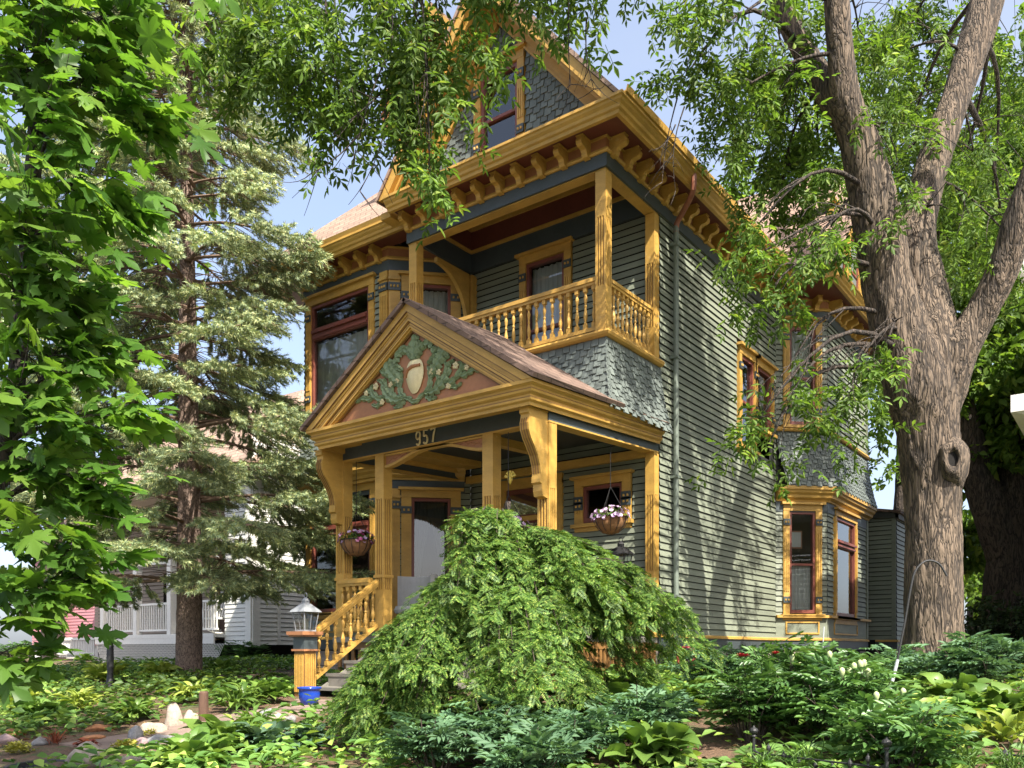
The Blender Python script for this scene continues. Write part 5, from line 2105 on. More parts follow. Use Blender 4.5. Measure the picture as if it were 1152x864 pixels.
# dark shrubs at the right edge
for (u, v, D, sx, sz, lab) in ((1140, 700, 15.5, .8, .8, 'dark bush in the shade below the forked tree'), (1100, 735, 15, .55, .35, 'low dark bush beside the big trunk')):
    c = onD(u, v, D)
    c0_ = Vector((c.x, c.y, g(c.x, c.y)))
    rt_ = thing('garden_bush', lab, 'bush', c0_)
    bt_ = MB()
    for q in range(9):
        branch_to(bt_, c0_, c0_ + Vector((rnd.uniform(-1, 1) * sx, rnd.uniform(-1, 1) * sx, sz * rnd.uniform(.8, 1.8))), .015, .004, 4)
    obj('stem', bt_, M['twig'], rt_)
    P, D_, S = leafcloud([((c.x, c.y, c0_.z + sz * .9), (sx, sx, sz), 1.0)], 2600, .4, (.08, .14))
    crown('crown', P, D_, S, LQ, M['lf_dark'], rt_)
# ------------------------------------------------------------------ ground, road, sidewalk
xs = sorted(set([-500, -200, -100, -60, -40, -30] + [round(-25 + i * .5, 2) for i in range(91)] + [25, 30, 40, 60, 100, 200, 500]))
ys = sorted(set([-8.6, -8.5] + [round(-8.4 + i * .4, 2) for i in range(80)] + [26, 30, 40, 60, 100, 200, 500]))
V = [(x, y, g(x, y)) for y in ys for x in xs]
nx_ = len(xs)
Fg = [(j * nx_ + i, j * nx_ + i + 1, (j + 1) * nx_ + i + 1, (j + 1) * nx_ + i) for j in range(len(ys) - 1) for i in range(nx_ - 1)]
gm = MB()
gm.add(V, Fg)
tag(obj('ground', gm, M['ground'], smooth=True), kind='structure')
wk = MB()
for i in range(60):
    wk.box(-45 + i * 1.5, -43.51 + i * 1.5, -10.4, -8.62, -.1, .02)
tag(obj('sidewalk', wk, M['walk']), kind='structure')
rd = MB()
rd.box(-500, 500, -30, -12.2, -.3, -.12)
tag(obj('road', rd, M['road']), kind='structure')
vg = MB()
vg.box(-500, 500, -12.05, -10.42, -.3, .0)
vg.box(-500, 500, -500, -30.1, -.3, -.0)
tag(obj('verge', vg, M['ground']), kind='structure')
kb = MB()
kb.box(-500, 500, -12.2, -12.05, -.3, .03)
tag(obj('kerb', kb, M['walk']), kind='structure')
pth_ = MB()
for i in range(4):
    y = -2.95 - i * .75
    z = g(-1.9, y)
    pth_.prism([(-2.6 + rnd.uniform(-.05, .05), y, z + .02), (-1.3, y - .02, z + .02), (-1.3, y - .66, g(-1.9, y - .7) + .02), (-2.6, y - .68, g(-1.9, y - .7) + .02)], (0, 0, -.08))
tag(obj('path', pth_, M['path']), kind='structure')

# ------------------------------------------------------------------ plants
def blade(L, W, n=6, fold=.18, arch=.7, tipp=1.0, wave=0.0, shape='ovate'):
    """arching leaf blade along +Y that first rises then bends over; two strips folded on the midrib"""
    V, Fc = [], []
    for i in range(n + 1):
        t = i / n
        if shape == 'ovate':
            w = W * (math.sin(math.pi * min(1, t ** .75)) ** .8) * (1 - .25 * t)
        else:
            w = W * (1 - t ** 2.2) * (.6 + .4 * min(1, t * 4))
        y = L * (t - .16 * arch * t * t)
        z = L * (arch * (.55 * t - .75 * t * t))
        wv = wave * W * math.sin(t * 11)
        V += [(-w / 2, y, z + fold * w + wv), (0, y, z), (w / 2, y, z + fold * w - wv)]
    for i in range(n):
        a = i * 3
        Fc += [(a, a + 1, a + 4, a + 3), (a + 1, a + 2, a + 5, a + 4)]
    return np.array(V), np.array(Fc)


def rosette(base, r, leaves, tmpls, tilt=(.25, 1.2), hstalk=.5, jitter=.12):
    """leaves round a crown; older ones lie flatter"""
    parts = []
    per = max(1, leaves // len(tmpls))
    for tv_, tf_ in tmpls:
        n = per
        a = rng.uniform(0, 2 * np.pi, n)
        el = rng.uniform(tilt[0], tilt[1], n)
        D = np.stack([np.cos(a) * np.cos(el), np.sin(a) * np.cos(el), np.sin(el)], 1)
        stalk = r * hstalk * rng.uniform(.3, 1.0, n)
        P = np.array(base)[None] + D * stalk[:, None] * np.array((1, 1, 1.1)) + rng.normal(size=(n, 3)) * r * jitter * np.array((1, 1, .2))
        D2 = D.copy()
        D2[:, 2] *= .55
        up = np.array((0, 0, 1.)) + rng.normal(size=(n, 3)) * .25
        V_, F_ = scatter(tv_, tf_, P, frames(D2, up), r * rng.uniform(.42, .78, n))
        parts.append((V_, F_))
    return merge(parts)


HL = [blade(.85, .62, 6, .16, .8, wave=.04), blade(.95, .55, 6, .22, 1.0, wave=.05), blade(.75, .6, 6, .12, .6, wave=.03)]
HN = [blade(.95, .30, 6, .2, .9), blade(1.05, .26, 6, .25, 1.1)]
SL = [blade(1.3, .055, 8, .3, 1.0, shape='strap'), blade(1.1, .05, 8, .3, .5, shape='strap'), blade(1.4, .05, 8, .3, 1.5, shape='strap')]


def hosta(label, u, v, r, mat='hosta', leaves=42, group='hosta clumps in the garden bed', tm=None, pos=None, cat='hosta', lift=.0, name='hosta'):
    b = pos or onG(u, v)
    V_, F_ = rosette((b.x, b.y, b.z + lift), r, int(leaves * 2.2), tm or HL)
    o = link(name, mesh_np(name, V_, F_), M[mat], None, b)
    for p in o.data.polygons:
        p.use_smooth = True
    return tag(o, label, cat, group)


def peony(label, u, v, r, h, mat='peony', stems=16, per=10, group='leafy perennials', buds=None, name='peony', cat='peony', pos=None, tm=None, ls=.16):
    b = pos or onG(u, v)
    root = thing(name, label, cat, b, group)
    s_ = MB()
    P, D, S = [], [], []
    tops = []
    for i in range(stems):
        a = rnd.uniform(0, 6.28)
        q = rnd.random() ** .5
        e = b + Vector((math.cos(a) * r * q, math.sin(a) * r * q, h * (1 - .35 * q * q) * rnd.uniform(.75, 1.1)))
        pts = branch_to(s_, b + Vector((math.cos(a) * r * .15, math.sin(a) * r * .15, -.02)), e, .006, .003, 4, .05, 6)
        tops.append(e)
        for j in range(per):
            f = .30 + .7 * rnd.random()
            k_ = min(5, int(f * 6))
            p = pts[k_].lerp(pts[k_ + 1], f * 6 - k_)
            aa = rnd.uniform(0, 6.28)
            P.append(p)
            D.append((math.cos(aa), math.sin(aa), rnd.uniform(-.1, .7)))
            S.append(ls * rnd.uniform(.7, 1.2))
    obj('stem', s_, M['twig'], root)
    P, D, S = np.array([tuple(p) for p in P]), np.array(D), np.array(S)
    tmpl = tm or compound(7, .55, .2, R(52), .35)
    up = np.array((0, 0, 1.)) + rng.normal(size=(len(P), 3)) * .3
    V_, F_ = scatter(tmpl[0], tmpl[1], P, frames(D, up), S)
    link('foliage', mesh_np('foliage', V_, F_), M[mat], root)
    if buds:
        bm_, kind, n = MB(), buds[0], buds[1]
        for e in rnd.sample(tops, min(n, len(tops))):
            if kind == 'bud':
                bm_.lathe([(.004, -.05), (.018, -.012), (.021, .006), (.015, .02), (.004, .028)], e + Vector((0, 0, .05)), 8)
            else:
                c = e + Vector((0, 0, .04))
                for k_ in range(22):
                    a = k_ * 2.4
                    rr = .035 * (k_ / 22) ** .5
                    d = Vector((math.cos(a), math.sin(a), .9 - k_ / 30)).normalized()
                    sd = Vector((-d.y, d.x, 0)).normalized() * .018
                    p = c + Vector((math.cos(a) * rr * .4, math.sin(a) * rr * .4, 0))
                    bm_.quad(p - sd * .5, p + d * .035 - sd, p + d * .05 + sd * .6, p + sd * .5)
        for q_ in pieces_of(bm_):
            obj('bud' if kind == 'bud' else 'bloom', q_, M['peony_bud' if False else ('bud' if kind == 'bud' else 'fl_red')], root, smooth=True)
    return root


def straps(label, u, v, r, mat='strap', n=60, name='daylily', cat='daylily', pos=None, group='strap leaved clumps'):
    b = pos or onG(u, v)
    V_, F_ = rosette((b.x, b.y, b.z), r, n, SL, (.6, 1.4), .12, .1)
    return tag(link(name, mesh_np(name, V_, F_), M[mat], None, b), label, cat, group)


# sunny left bed
for a in [
    ('pale chartreuse hosta with upright leaves by the rust coloured stones', 88, 800, .36, 'hosta_lime', 34, HN),
    ('chartreuse hosta mound at the left edge under the maple leaves', 20, 800, .42, 'hosta_lime', 40, HL),
    ('yellow green hosta in the sunlit middle of the left bed', 120, 768, .46, 'hosta_lime', 44, HL),
    ('green hosta with drooping leaves at the left edge above the dark rock', 45, 815, .40, 'hosta', 44, HL),
    ('narrow leaved green hosta between the chartreuse mound and the pale boulder', 150, 812, .34, 'hosta', 52, HN),
    ('large light green hosta below the spruce trunk', 178, 768, .48, 'hosta_lime', 44, HL),
    ('green hosta directly right of the spruce trunk', 250, 762, .40, 'hosta', 40, HL),
    ('upright fresh green hosta behind the wooden post', 218, 790, .36, 'hosta_lime', 40, HN),
    ('dark green hosta beside the fluted newel post', 300, 790, .36, 'hosta', 44, HL),
    ('tall leaved green hosta between wooden post and newel', 268, 800, .36, 'hosta', 40, HN),
    ('shaded hosta at the foot of the birdbath', 95, 745, .36, 'hosta', 40, HL),
    ('shaded green hosta left of the spruce trunk by the porch lattice', 160, 745, .36, 'hosta', 40, HL),
    ('fresh green hosta in the far left of the bed', 40, 770, .42, 'hosta_lime', 40, HL),
    ('bluish hosta at the bottom below the blue pot', 300, 850, .34, 'hosta_blue', 36, HL),
    ('grey blue hosta beside the stone path slab', 345, 842, .28, 'hosta_blue', 32, HL),
    ('dark green hosta filling the bottom left centre before the post', 255, 852, .42, 'hosta', 60, HL),
    ('green hosta clump at the bottom edge beside the flat grey stone', 215, 868, .36, 'hosta', 56, HL),
    ('upright green hosta just below the mossy flat stone path', 285, 822, .30, 'hosta', 36, HN),
    ('broad green hosta behind the fern like leaves right of the hemlock trunk', 690, 812, .46, 'hosta', 40, HL),
    ('large green hosta below the red hose reel', 770, 806, .44, 'hosta', 40, HL),
    ('big ribbed hosta with lime centre leaves left of the leaning hook', 735, 860, .42, 'hosta', 40, HL),
    ('big pale veined hosta right of the leaning shepherd hook', 1035, 842, .42, 'hosta_lime', 32, HL),
    ('light green hosta in front of the big tree trunk', 1075, 800, .40, 'hosta', 40, HL),
    ('round leaved hosta at the right edge', 1125, 815, .40, 'hosta', 40, HL),
    ('low hosta before the extension wall', 975, 770, .40, 'hosta', 40, HL),
    ('lower lime hosta at the right edge of the bed', 1130, 838, .30, 'hosta_lime', 36, HN),
    ('yellow variegated hosta at the foot of the hemlock beside the hose reel', 747, 752, .26, 'hosta_lime', 30, HN),
]:
    hosta(a[0], a[1], a[2], a[3], a[4], a[5], tm=a[6])
# peonies and their like on the right
for a in [
    ('bushy peony with pale round buds below the side bay', 905, 822, .50, .62, 'peony', ('bud', 8), 24),
    ('peony with two dark red blooms below the bay window', 885, 798, .45, .62, 'peony', ('bloom', 4), 22),
    ('dark leaved peony left of the leaning hook with one red bloom', 845, 835, .42, .55, 'peony', ('bloom', 1), 22),
    ('green peony with buds in front of the hook', 955, 838, .45, .55, 'peony', ('bud', 6), 22),
    ('shaded peony at the foot of the stone foundation', 940, 785, .42, .5, 'peony', None, 18),
    ('peony foliage close to the lower right iron finial', 1020, 868, .36, .42, 'peony', None, 16),
    ('leafy peony below the downspout', 800, 785, .45, .55, 'bleeding', None, 20),
]:
    peony(a[0], a[1], a[2], a[3], a[4], a[5], a[7], 11, 'peonies in the side bed', a[6])
for a in [
    ('blue green bleeding heart at the bottom below the hemlock', 545, 862, .38, .44),
    ('blue green bleeding heart left of the hemlock trunk at the bottom', 490, 872, .34, .40),
    ('blue green bleeding heart right of the hemlock trunk', 640, 858, .36, .40),
    ('blue green bleeding heart under the broad hostas', 720, 832, .36, .42),
    ('blue green bleeding heart beside the hose reel', 830, 765, .42, .45),
    ('blue green bleeding heart in the bottom centre foreground', 600, 885, .32, .36),
]:
    peony(a[0], a[1], a[2], a[3], a[4], 'bleeding', 20, 10, 'bleeding hearts in the foreground', None, 'bleeding_heart', 'bleeding heart', ls=.15)
for a in [
    ('arching daylily clump by the fallen bark right of the hemlock', 655, 845, .36), ('daylily leaves at the foot of the hemlock trunk', 610, 850, .30), ('arching daylily at the left of the hemlock trunk', 440, 862, .30),
    ('arching daylily clump beside the iron fence', 905, 868, .34), ('strappy daylily clump at the bottom right of the hook', 1000, 862, .34), ('daylily below the pale hosta on the right', 1080, 868, .32), ('daylily at the far right bottom corner', 1140, 872, .3), ('daylily arching under the dark peony', 860, 866, .3)]:
    straps(a[0], a[1], a[2], a[3])
straps('bronze sedge tuft beside the small pond', 62, 838, .22, 'rust_leaf', 60, 'sedge_tuft', 'sedge', group=None)
hosta('dark red heuchera beside the rounded boulder', 97, 843, .13, 'rust_leaf', 36, None, HL, name='heuchera', cat='heuchera')
hosta('yellow sedum cushion spreading over the flat grey stone', 142, 846, .20, 'sedum', 160, 'sedum cushions among the stones', [leaflet(.28, .2), leaflet(.25, .16)], name='sedum', cat='sedum')
hosta('yellow sedum cushion beside the pond at the left edge', 20, 848, .2, 'sedum', 160, 'sedum cushions among the stones', [leaflet(.28, .2), leaflet(.25, .16)], name='sedum', cat='sedum')
hosta('small yellow sedum cushion beside the upright pale boulder', 168, 828, .13, 'sedum', 120, 'sedum cushions among the stones', [leaflet(.3, .2), leaflet(.28, .16)], name='sedum', cat='sedum')
hosta('green moss tuft between the two grey stones', 158, 852, .15, 'hosta_lime', 150, 'sedum cushions among the stones', [leaflet(.3, .1), leaflet(.28, .1)], name='sedum', cat='sedum')
# bushes by the neighbour's porch and in the middle distance
for lab, u, v, r, h, mt_ in [
    ('dark shrub below the neighbouring porch left of the spruce', 175, 738, .55, .75, 'peony'), ('low green shrub between spruce trunk and newel post', 275, 748, .65, .7, 'peony'), ('dark leafy shrub behind the birdbath', 70, 735, .7, .6, 'peony'),
    ('shaded shrub left of the birdbath under the maple', 20, 745, .7, .7, 'peony'), ('low shrub in front of the white corner of the neighbouring house', 310, 735, .6, .6, 'cover'), ('small leafy sapling before the big tree trunk', 1100, 782, .5, .6, 'bleeding'), ('leafy shrub at the foot of the big trunk', 1010, 778, .5, .45, 'bleeding')]:
    peony(lab, u, v, r, h, mt_, 26, 13, 'low shrubs in the garden', None, 'garden_shrub', 'shrub', ls=.17)

# low leaves that cover the soil
P, D, S = [], [], []
for i in range(60000):
    x = rnd.uniform(-13, 7.5)
    y = rnd.uniform(-8.2, 4.5)
    if -7.7 < x < 0 and y > -1.3:
        continue
    if -2.9 < x < -1.0 and y < -1:
        continue
    dens = noise.noise((x * .8, y * .8, 5))
    if dens < -.12 and rnd.random() < .8:
        continue
    # open soil round the stones at the left
    if math.hypot(x + 2.3, (y + 5.9) * 1.0) < .95:
        continue
    if -.599 * (x - CAM[0]) + .801 * (y - CAM[1]) < 5.95 and x > 1:
        P.append((x, y, g(x, y) + rnd.uniform(.005, .07)))
    else:
        P.append((x, y, g(x, y) + rnd.uniform(.01, .20 + .10 * dens)))
    a = rnd.uniform(0, 6.28)
    D.append((math.cos(a), math.sin(a), rnd.uniform(-.2, .6)))
    S.append(rnd.uniform(.06, .15))
P, D, S = np.array(P), np.array(D), np.array(S)
up = np.array((0, 0, 1.)) + rng.normal(size=(len(P), 3)) * .35
lt = leaflet(1, .6, .12, .2)
V_, F_ = scatter(lt[0], lt[1], P, frames(D, up), S)
tag(link('ground_cover', mesh_np('ground_cover', V_, F_), M['cover']), 'low leafy ground cover between the clumps', None, None, 'stuff')

# last year's leaves on the bare soil
n_l = 5000
P = []
while len(P) < n_l:
    x, y = rnd.uniform(-9, 7), rnd.uniform(-8, 4)
    if -7.7 < x < 0 and y > -1.3 or -2.9 < x < -1.0 and y < -1:
        continue
    P.append((x, y, g(x, y) + rnd.uniform(.004, .03)))
P = np.array(P)
D = rng.normal(size=(n_l, 3)) * np.array((1, 1, .25))
V_, F_ = scatter(lt[0], lt[1], P, frames(D, np.array((0, 0, 1.)) + rng.normal(size=(n_l, 3)) * .5), rng.uniform(.03, .075, n_l))
tag(link('leaf_litter', mesh_np('leaf_litter', V_, F_), M['litter']), 'dry brown leaf litter on the soil', None, None, 'stuff')

# ------------------------------------------------------------------ stones
def rock(label, u, v, rx, ry, rz, mat, rot=0, flat=.0, group='stones of the little rock garden', seed=0):
    b = onG(u, v)
    mb = MB()
    n, m = 22, 14
    V_, F_ = [], []
    for j in range(m + 1):
        th = math.pi * j / m
        for i in range(n):
            ph = 2 * math.pi * i / n
            p = Vector((math.sin(th) * math.cos(ph), math.sin(th) * math.sin(ph), math.cos(th)))
            q = p * 1.3 + Vector((seed * 3.1, seed * 1.7, seed))
            k_ = 1 + .28 * noise.noise(q) + .10 * noise.noise(q * 2.7) + .03 * noise.noise(q * 8)
            # a few flat faces
            for e in range(5):
                dn = Vector((math.sin(e * 2.1 + seed), math.cos(e * 1.3 + seed * 2), math.sin(e * 3.3 + seed * 3) + .3)).normalized()
                dd = p.dot(dn) * k_
                if dd > .72:
                    k_ -= (dd - .72) * .8
            x, y, z = p.x * k_ * rx, p.y * k_ * ry, p.z * k_ * rz
            c, s_ = math.cos(rot), math.sin(rot)
            V_.append((b.x + c * x - s_ * y, b.y + s_ * x + c * y, b.z + z + rz * .35))
    for j in range(m):
        F_ += [(j * n + i, j * n + (i + 1) % n, (j + 1) * n + (i + 1) % n, (j + 1) * n + i) for i in range(n)]
    mb.add(V_, F_)
    return tag(obj('garden_stone', mb, M[mat], None, b, smooth=True), label, 'stone', group)


for i, a in enumerate([
    ('tall pale upright boulder left of the wooden post', 196, 818, .10, .10, .19, 'rock_pale', .5), ('white round stone touching the wooden post', 214, 814, .10, .09, .10, 'rock_pale', .2),
    ('pale sloping stone in front of the upright boulder', 172, 826, .14, .11, .09, 'rock_pale', 1), ('small grey egg shaped stone beside the sedum', 152, 832, .075, .07, .10, 'rock_grey', .3),
    ('flat grey stone below the pale boulders', 180, 836, .16, .13, .06, 'rock_grey', .4), ('purple brown stone beside the egg shaped stone', 160, 838, .09, .08, .05, 'rock_purple', .1),
    ('large rounded beige boulder at the bottom left edge', 100, 862, .19, .17, .15, 'rock_pale', .2), ('long flat beige slab at the bottom edge', 145, 864, .22, .15, .08, 'rock_pale', .9),
    ('rust orange stone in the middle of the rock garden', 112, 822, .15, .12, .055, 'rock_rust', .7), ('second rust stone lying behind the red heuchera', 105, 832, .12, .10, .04, 'rock_rust', .2),
    ('rust orange stone at the left edge behind the dark rock', 14, 828, .15, .12, .06, 'rock_rust', .2), ('dark purple rock at the left edge', 6, 838, .15, .12, .08, 'rock_purple', .2), ('grey mottled pebble stone left of the sedge tuft', 46, 838, .085, .08, .06, 'rock_grey', .3),
    ('round dark stone behind the smooth one below the newel', 303, 806, .11, .10, .07, 'rock_grey', .1), ('smooth beige oval stone below the newel', 312, 812, .10, .09, .085, 'rock_pale', .5), ('small dark stone right of the smooth oval stone', 327, 813, .06, .06, .06, 'rock_grey', .3),
    ('small pink stone left of the smooth oval stone', 288, 806, .07, .06, .06, 'rock_purple', .3), ('flat stepping slab at the foot of the hemlock', 320, 828, .30, .18, .03, 'rock_pale', .3)]):
    rock(*a, seed=i + 1)
# pond rim with dark water
c = onG(52, 866)
pr_ = MB()
n = 28
V_, F_ = [], []
for i in range(n):
    a = 2 * math.pi * i / n
    w = 1 + .12 * math.sin(a * 3)
    for r_, z in ((.30, .0), (.315, .035), (.345, .04), (.36, -.05)):
        V_.append((c.x + r_ * w * math.cos(a), c.y + r_ * .8 * w * math.sin(a), c.z + z))
for i in range(n):
    for j in range(3):
        F_.append((i * 4 + j, ((i + 1) % n) * 4 + j, ((i + 1) % n) * 4 + j + 1, i * 4 + j + 1))
pr_.add(V_, F_)
pond = thing('garden_pond', 'small dark preformed pond at the bottom left corner', 'pond', c)
obj('rim', pr_, M['metal'], pond)
wa = MB()
wa.add([(c.x + .305 * (1 + .12 * math.sin(a * 3)) * math.cos(a), c.y + .305 * .8 * (1 + .12 * math.sin(a * 3)) * math.sin(a), c.z + .012) for a in [2 * math.pi * i / n for i in range(n)]], [tuple(range(n))])
obj('pond_surface', wa, M['water'], pond)

# ------------------------------------------------------------------ small things
b = onG(229, 812)
wp_ = MB()
wp_.tube([(b.x, b.y, b.z - .1), (b.x, b.y, b.z + .15), (b.x + .004, b.y, b.z + .315), (b.x + .004, b.y, b.z + .33)], [.052, .052, .050, .042], 14, True, lambda q, d, r: 1 + .05 * noise.noise((q.x * 40, q.y * 40, q.z * 5)))
tag(obj('garden_post', wp_, M['wood'], None, b, smooth=False), 'short dark round wooden post standing among hostas', 'post')
# cobalt pot lying below the newel
b = onD(348, 787, 9.9)
b.z = max(b.z, g(b.x, b.y) + .1)
bp_ = MB()
bp_.lathe([(.05, -.11), (.075, -.10), (.115, -.03), (.125, .04), (.118, .085), (.14, .095), (.14, .115), (.115, .115), (.10, .04), (.06, -.06), (.0, -.07)], b, 26)
pot = tag(obj('flower_pot', bp_, M['bluepot'], None, b, smooth=True), 'glazed cobalt blue pot at the foot of the newel post', 'flower pot')
# iron hook leaning before the big trunk
hk = thing('shepherd_hook', 'thin black shepherd hook leaning in front of the big tree trunk', 'garden hook', onG(985, 868))
h1, h2 = MB(), MB()
D_ = 6.3
pts = [onD(985, 872, D_), onD(993, 820, D_), onD(1000, 780, D_)]
h1.tube(pts, .010, 8)
pts2 = catmull([onD(1009, 745, D_), onD(1018, 700, D_), onD(1024, 665, D_), onD(1030, 642, D_), onD(1042, 631, D_), onD(1056, 634, D_), onD(1065, 648, D_)], .02)
h1.tube(pts2, .008, 8)
h2.tube([onD(999, 786, D_), onD(1010, 742, D_)], .012, 8)
h2.lathe([(.012, -.01), (.022, 0), (.022, .02), (.012, .03)], onD(1000, 783, D_), 8)
obj('rod', h1, M['metal'], hk)
obj('sleeve', h2, M['steel'], hk)
# iron border fence
fd = Vector((.96, -.28, 0))


def fence(label, u, v, D, n, d, dip):
    p = onD(u, v, D)
    b_ = Vector((p.x, p.y, g(p.x, p.y)))
    root = thing('border_fence', label, 'fence', b_)
    bars, fin, rail = MB(), MB(), MB()
    h = p.z - b_.z
    for i in range(n):
        q = b_ + d * (.115 * i)
        hh = h if i in (0, n - 1) else h - dip * math.sin(math.pi * i / (n - 1)) - .06
        r_ = .011 if i in (0, n - 1) else .006
        bars.tube([(q.x, q.y, b_.z - .1), (q.x, q.y, b_.z + hh - .04)], r_, 8)
        s_ = 1.5 if i in (0, n - 1) else .8
        fin.lathe([(.006 * s_, -.045), (.013 * s_, -.036), (.008 * s_, -.026), (.018 * s_, -.010), (.020 * s_, .002), (.016 * s_, .014), (.006 * s_, .022), (.002 * s_, .034)], (q.x, q.y, b_.z + hh), 10)
    for zz in (.10, ):
        rail.tube([tuple(b_ + d * (.115 * i) + Vector((0, 0, zz))) for i in range(n)], .007, 6)
    rail.tube([tuple(b_ + d * (.115 * i) + Vector((0, 0, h - .10 - dip * math.sin(math.pi * i / (n - 1)) - .03))) for i in range(n)], .008, 6)
    for q_ in pieces_of(bars):
        obj('picket', q_, M['metal'], root)
    for q_ in pieces_of(fin):
        obj('finial', q_, M['metal'], root)
    obj('rail', rail, M['metal'], root)


fence('black iron border fence panel in front of the peonies', 848, 822, 5.6, 9, fd, .12)
fence('black iron border fence panel at the lower right corner', 1131, 848, 5.0, 7, fd, .08)
# birdbath at the left
c = onD(124, 716, 13.2)
gz = g(c.x, c.y)
bb1, bb2 = MB(), MB()
bb1.lathe([(.03, .0), (.14, .02), (.165, .05), (.17, .055), (.165, .04), (.14, .0), (.06, -.03), (.03, -.05)], (c.x, c.y, c.z - .02), 24)
bb2.lathe([(.16, 0), (.15, .03), (.06, .08), (.045, .25), (.055, (c.z - gz) * .6), (.045, c.z - gz - .06)], (c.x, c.y, gz), 14)
bth = thing('birdbath', 'dark bowl birdbath on a stem in front of the neighbouring porch', 'birdbath', (c.x, c.y, gz))
obj('bowl', bb1, M['metal'], bth, smooth=True)
obj('stem', bb2, M['metal'], bth, smooth=True)
# red hose reel by the corner
c = onD(771, 739, 11.2)
gz = g(c.x, c.y)
hr = thing('hose_reel', 'red wound garden hose reel at the foot of the downspout', 'hose reel', (c.x, c.y, gz))
h1 = MB()
for k_ in range(5):
    pts = []
    for i in range(25):
        a = 2 * math.pi * i / 24
        pts.append((c.x + (.10 + .008 * k_) * math.cos(a), c.y + .02 * k_ + .1 * .35 * math.cos(a), c.z + .13 * math.sin(a)))
    h1.tube(pts, .016, 6, False)
M['hose'] = paint('red_hose', (.30, .035, .035), .45, .15, 6)
obj('hose', h1, M['hose'], hr, smooth=True)
h2 = MB()
h2.tube([(c.x - .1, c.y + .06, gz), (c.x, c.y + .06, c.z)], .014, 6)
h2.tube([(c.x + .12, c.y + .06, gz), (c.x, c.y + .06, c.z)], .014, 6)
obj('stand', h2, M['metal'], hr)
# two thin plant stakes near the bay
for u0, v0, u1, v1, D, lab in ((923, 775, 927, 705, 9.5, 'thin upright plant stake in the peonies'), (893, 745, 911, 727, 13.2, 'short dark stick leaning on the stone foundation')):
    s_ = MB()
    a, b_ = onD(u0, v0, D), onD(u1, v1, D)
    a.z = min(a.z, g(a.x, a.y) - .02) if D < 12 else a.z
    s_.tube([a, b_], .007 if D < 12 else .016, 6)
    tag(obj('plant_stake', s_, M['steel'] if D < 12 else M['wood'], None, a), lab, 'stake')


# ------------------------------------------------------------------ lanterns, baskets, porch things
def lantern(label, p, h=.42, mname='pewter', hang=False):
    root = thing('lantern', label, 'lantern', p)
    x, y, z = p
    fm, gl, cd = MB(), MB(), MB()
    w0, w1 = .085, .115
    hb_ = h * .62
    fm.box(x - w0 - .01, x + w0 + .01, y - w0 - .01, y + w0 + .01, z, z + .02)
    for sx in (-1, 1):
        for sy in (-1, 1):
            fm.tube([(x + sx * w0, y + sy * w0, z + .02), (x + sx * w1, y + sy * w1, z + hb_)], .008, 4)
    for sx in (-1, 1):
        fm.tube([(x + sx * (w0 + .0), y, z + .02), (x + sx * w1, y, z + hb_)], .004, 4)
        fm.tube([(x, y + sx * (w0 + .0), z + .02), (x, y + sx * w1, z + hb_)], .004, 4)
    V0 = [(x + a * (w1 + .03), y + b_ * (w1 + .03), z + hb_) for a, b_ in ((-1, -1), (1, -1), (1, 1), (-1, 1))]
    V1 = [(x + a * (w1 + .02), y + b_ * (w1 + .02), z + hb_ + .02) for a, b_ in ((-1, -1), (1, -1), (1, 1), (-1, 1))]
    V2 = [(x + a * .045, y + b_ * .045, z + hb_ + .11) for a, b_ in ((-1, -1), (1, -1), (1, 1), (-1, 1))]
    fm.add(V0 + V1 + V2, [(0, 3, 2, 1)] + [(i, (i + 1) % 4, 4 + (i + 1) % 4, 4 + i) for i in range(4)] + [(4 + i, 4 + (i + 1) % 4, 8 + (i + 1) % 4, 8 + i) for i in range(4)] + [(8, 9, 10, 11)])
    fm.box(x - .035, x + .035, y - .035, y + .035, z + hb_ + .11, z + hb_ + .145)
    fm.lathe([(.05, hb_ + .145), (.045, hb_ + .16), (.012, hb_ + .19)], (x, y, z), 8)
    fm.tube([(x + .03 * math.cos(a), y, z + hb_ + .215 + .03 * math.sin(a)) for a in [2 * math.pi * i / 12 for i in range(13)]], .005, 5, False)
    for sx, sy in ((1, 0), (-1, 0), (0, 1), (0, -1)):
        q = .006
        if sx:
            gl.quad((x + sx * w0, y - w0, z + .02), (x + sx * w0, y + w0, z + .02), (x + sx * w1, y + w1, z + hb_), (x + sx * w1, y - w1, z + hb_))
        else:
            gl.quad((x - w0, y + sy * w0, z + .02), (x + w0, y + sy * w0, z + .02), (x + w1, y + sy * w1, z + hb_), (x - w1, y + sy * w1, z + hb_))
    cd.lathe([(.035, .02), (.036, .16), (.032, .165), (.004, .166), (.003, .185)], (x, y, z), 14)
    obj('frame', fm, M[mname], root)
    obj('glass', gl, M['glass'], root)
    obj('candle', cd, M['candle'], root)


lantern('pewter candle lantern standing on the newel post', (-2.87, -2.67, 1.846), .40)
lantern('dark lantern standing on the porch rail beside the wall post', (-.12, .62, 2.72), .36, 'metal')


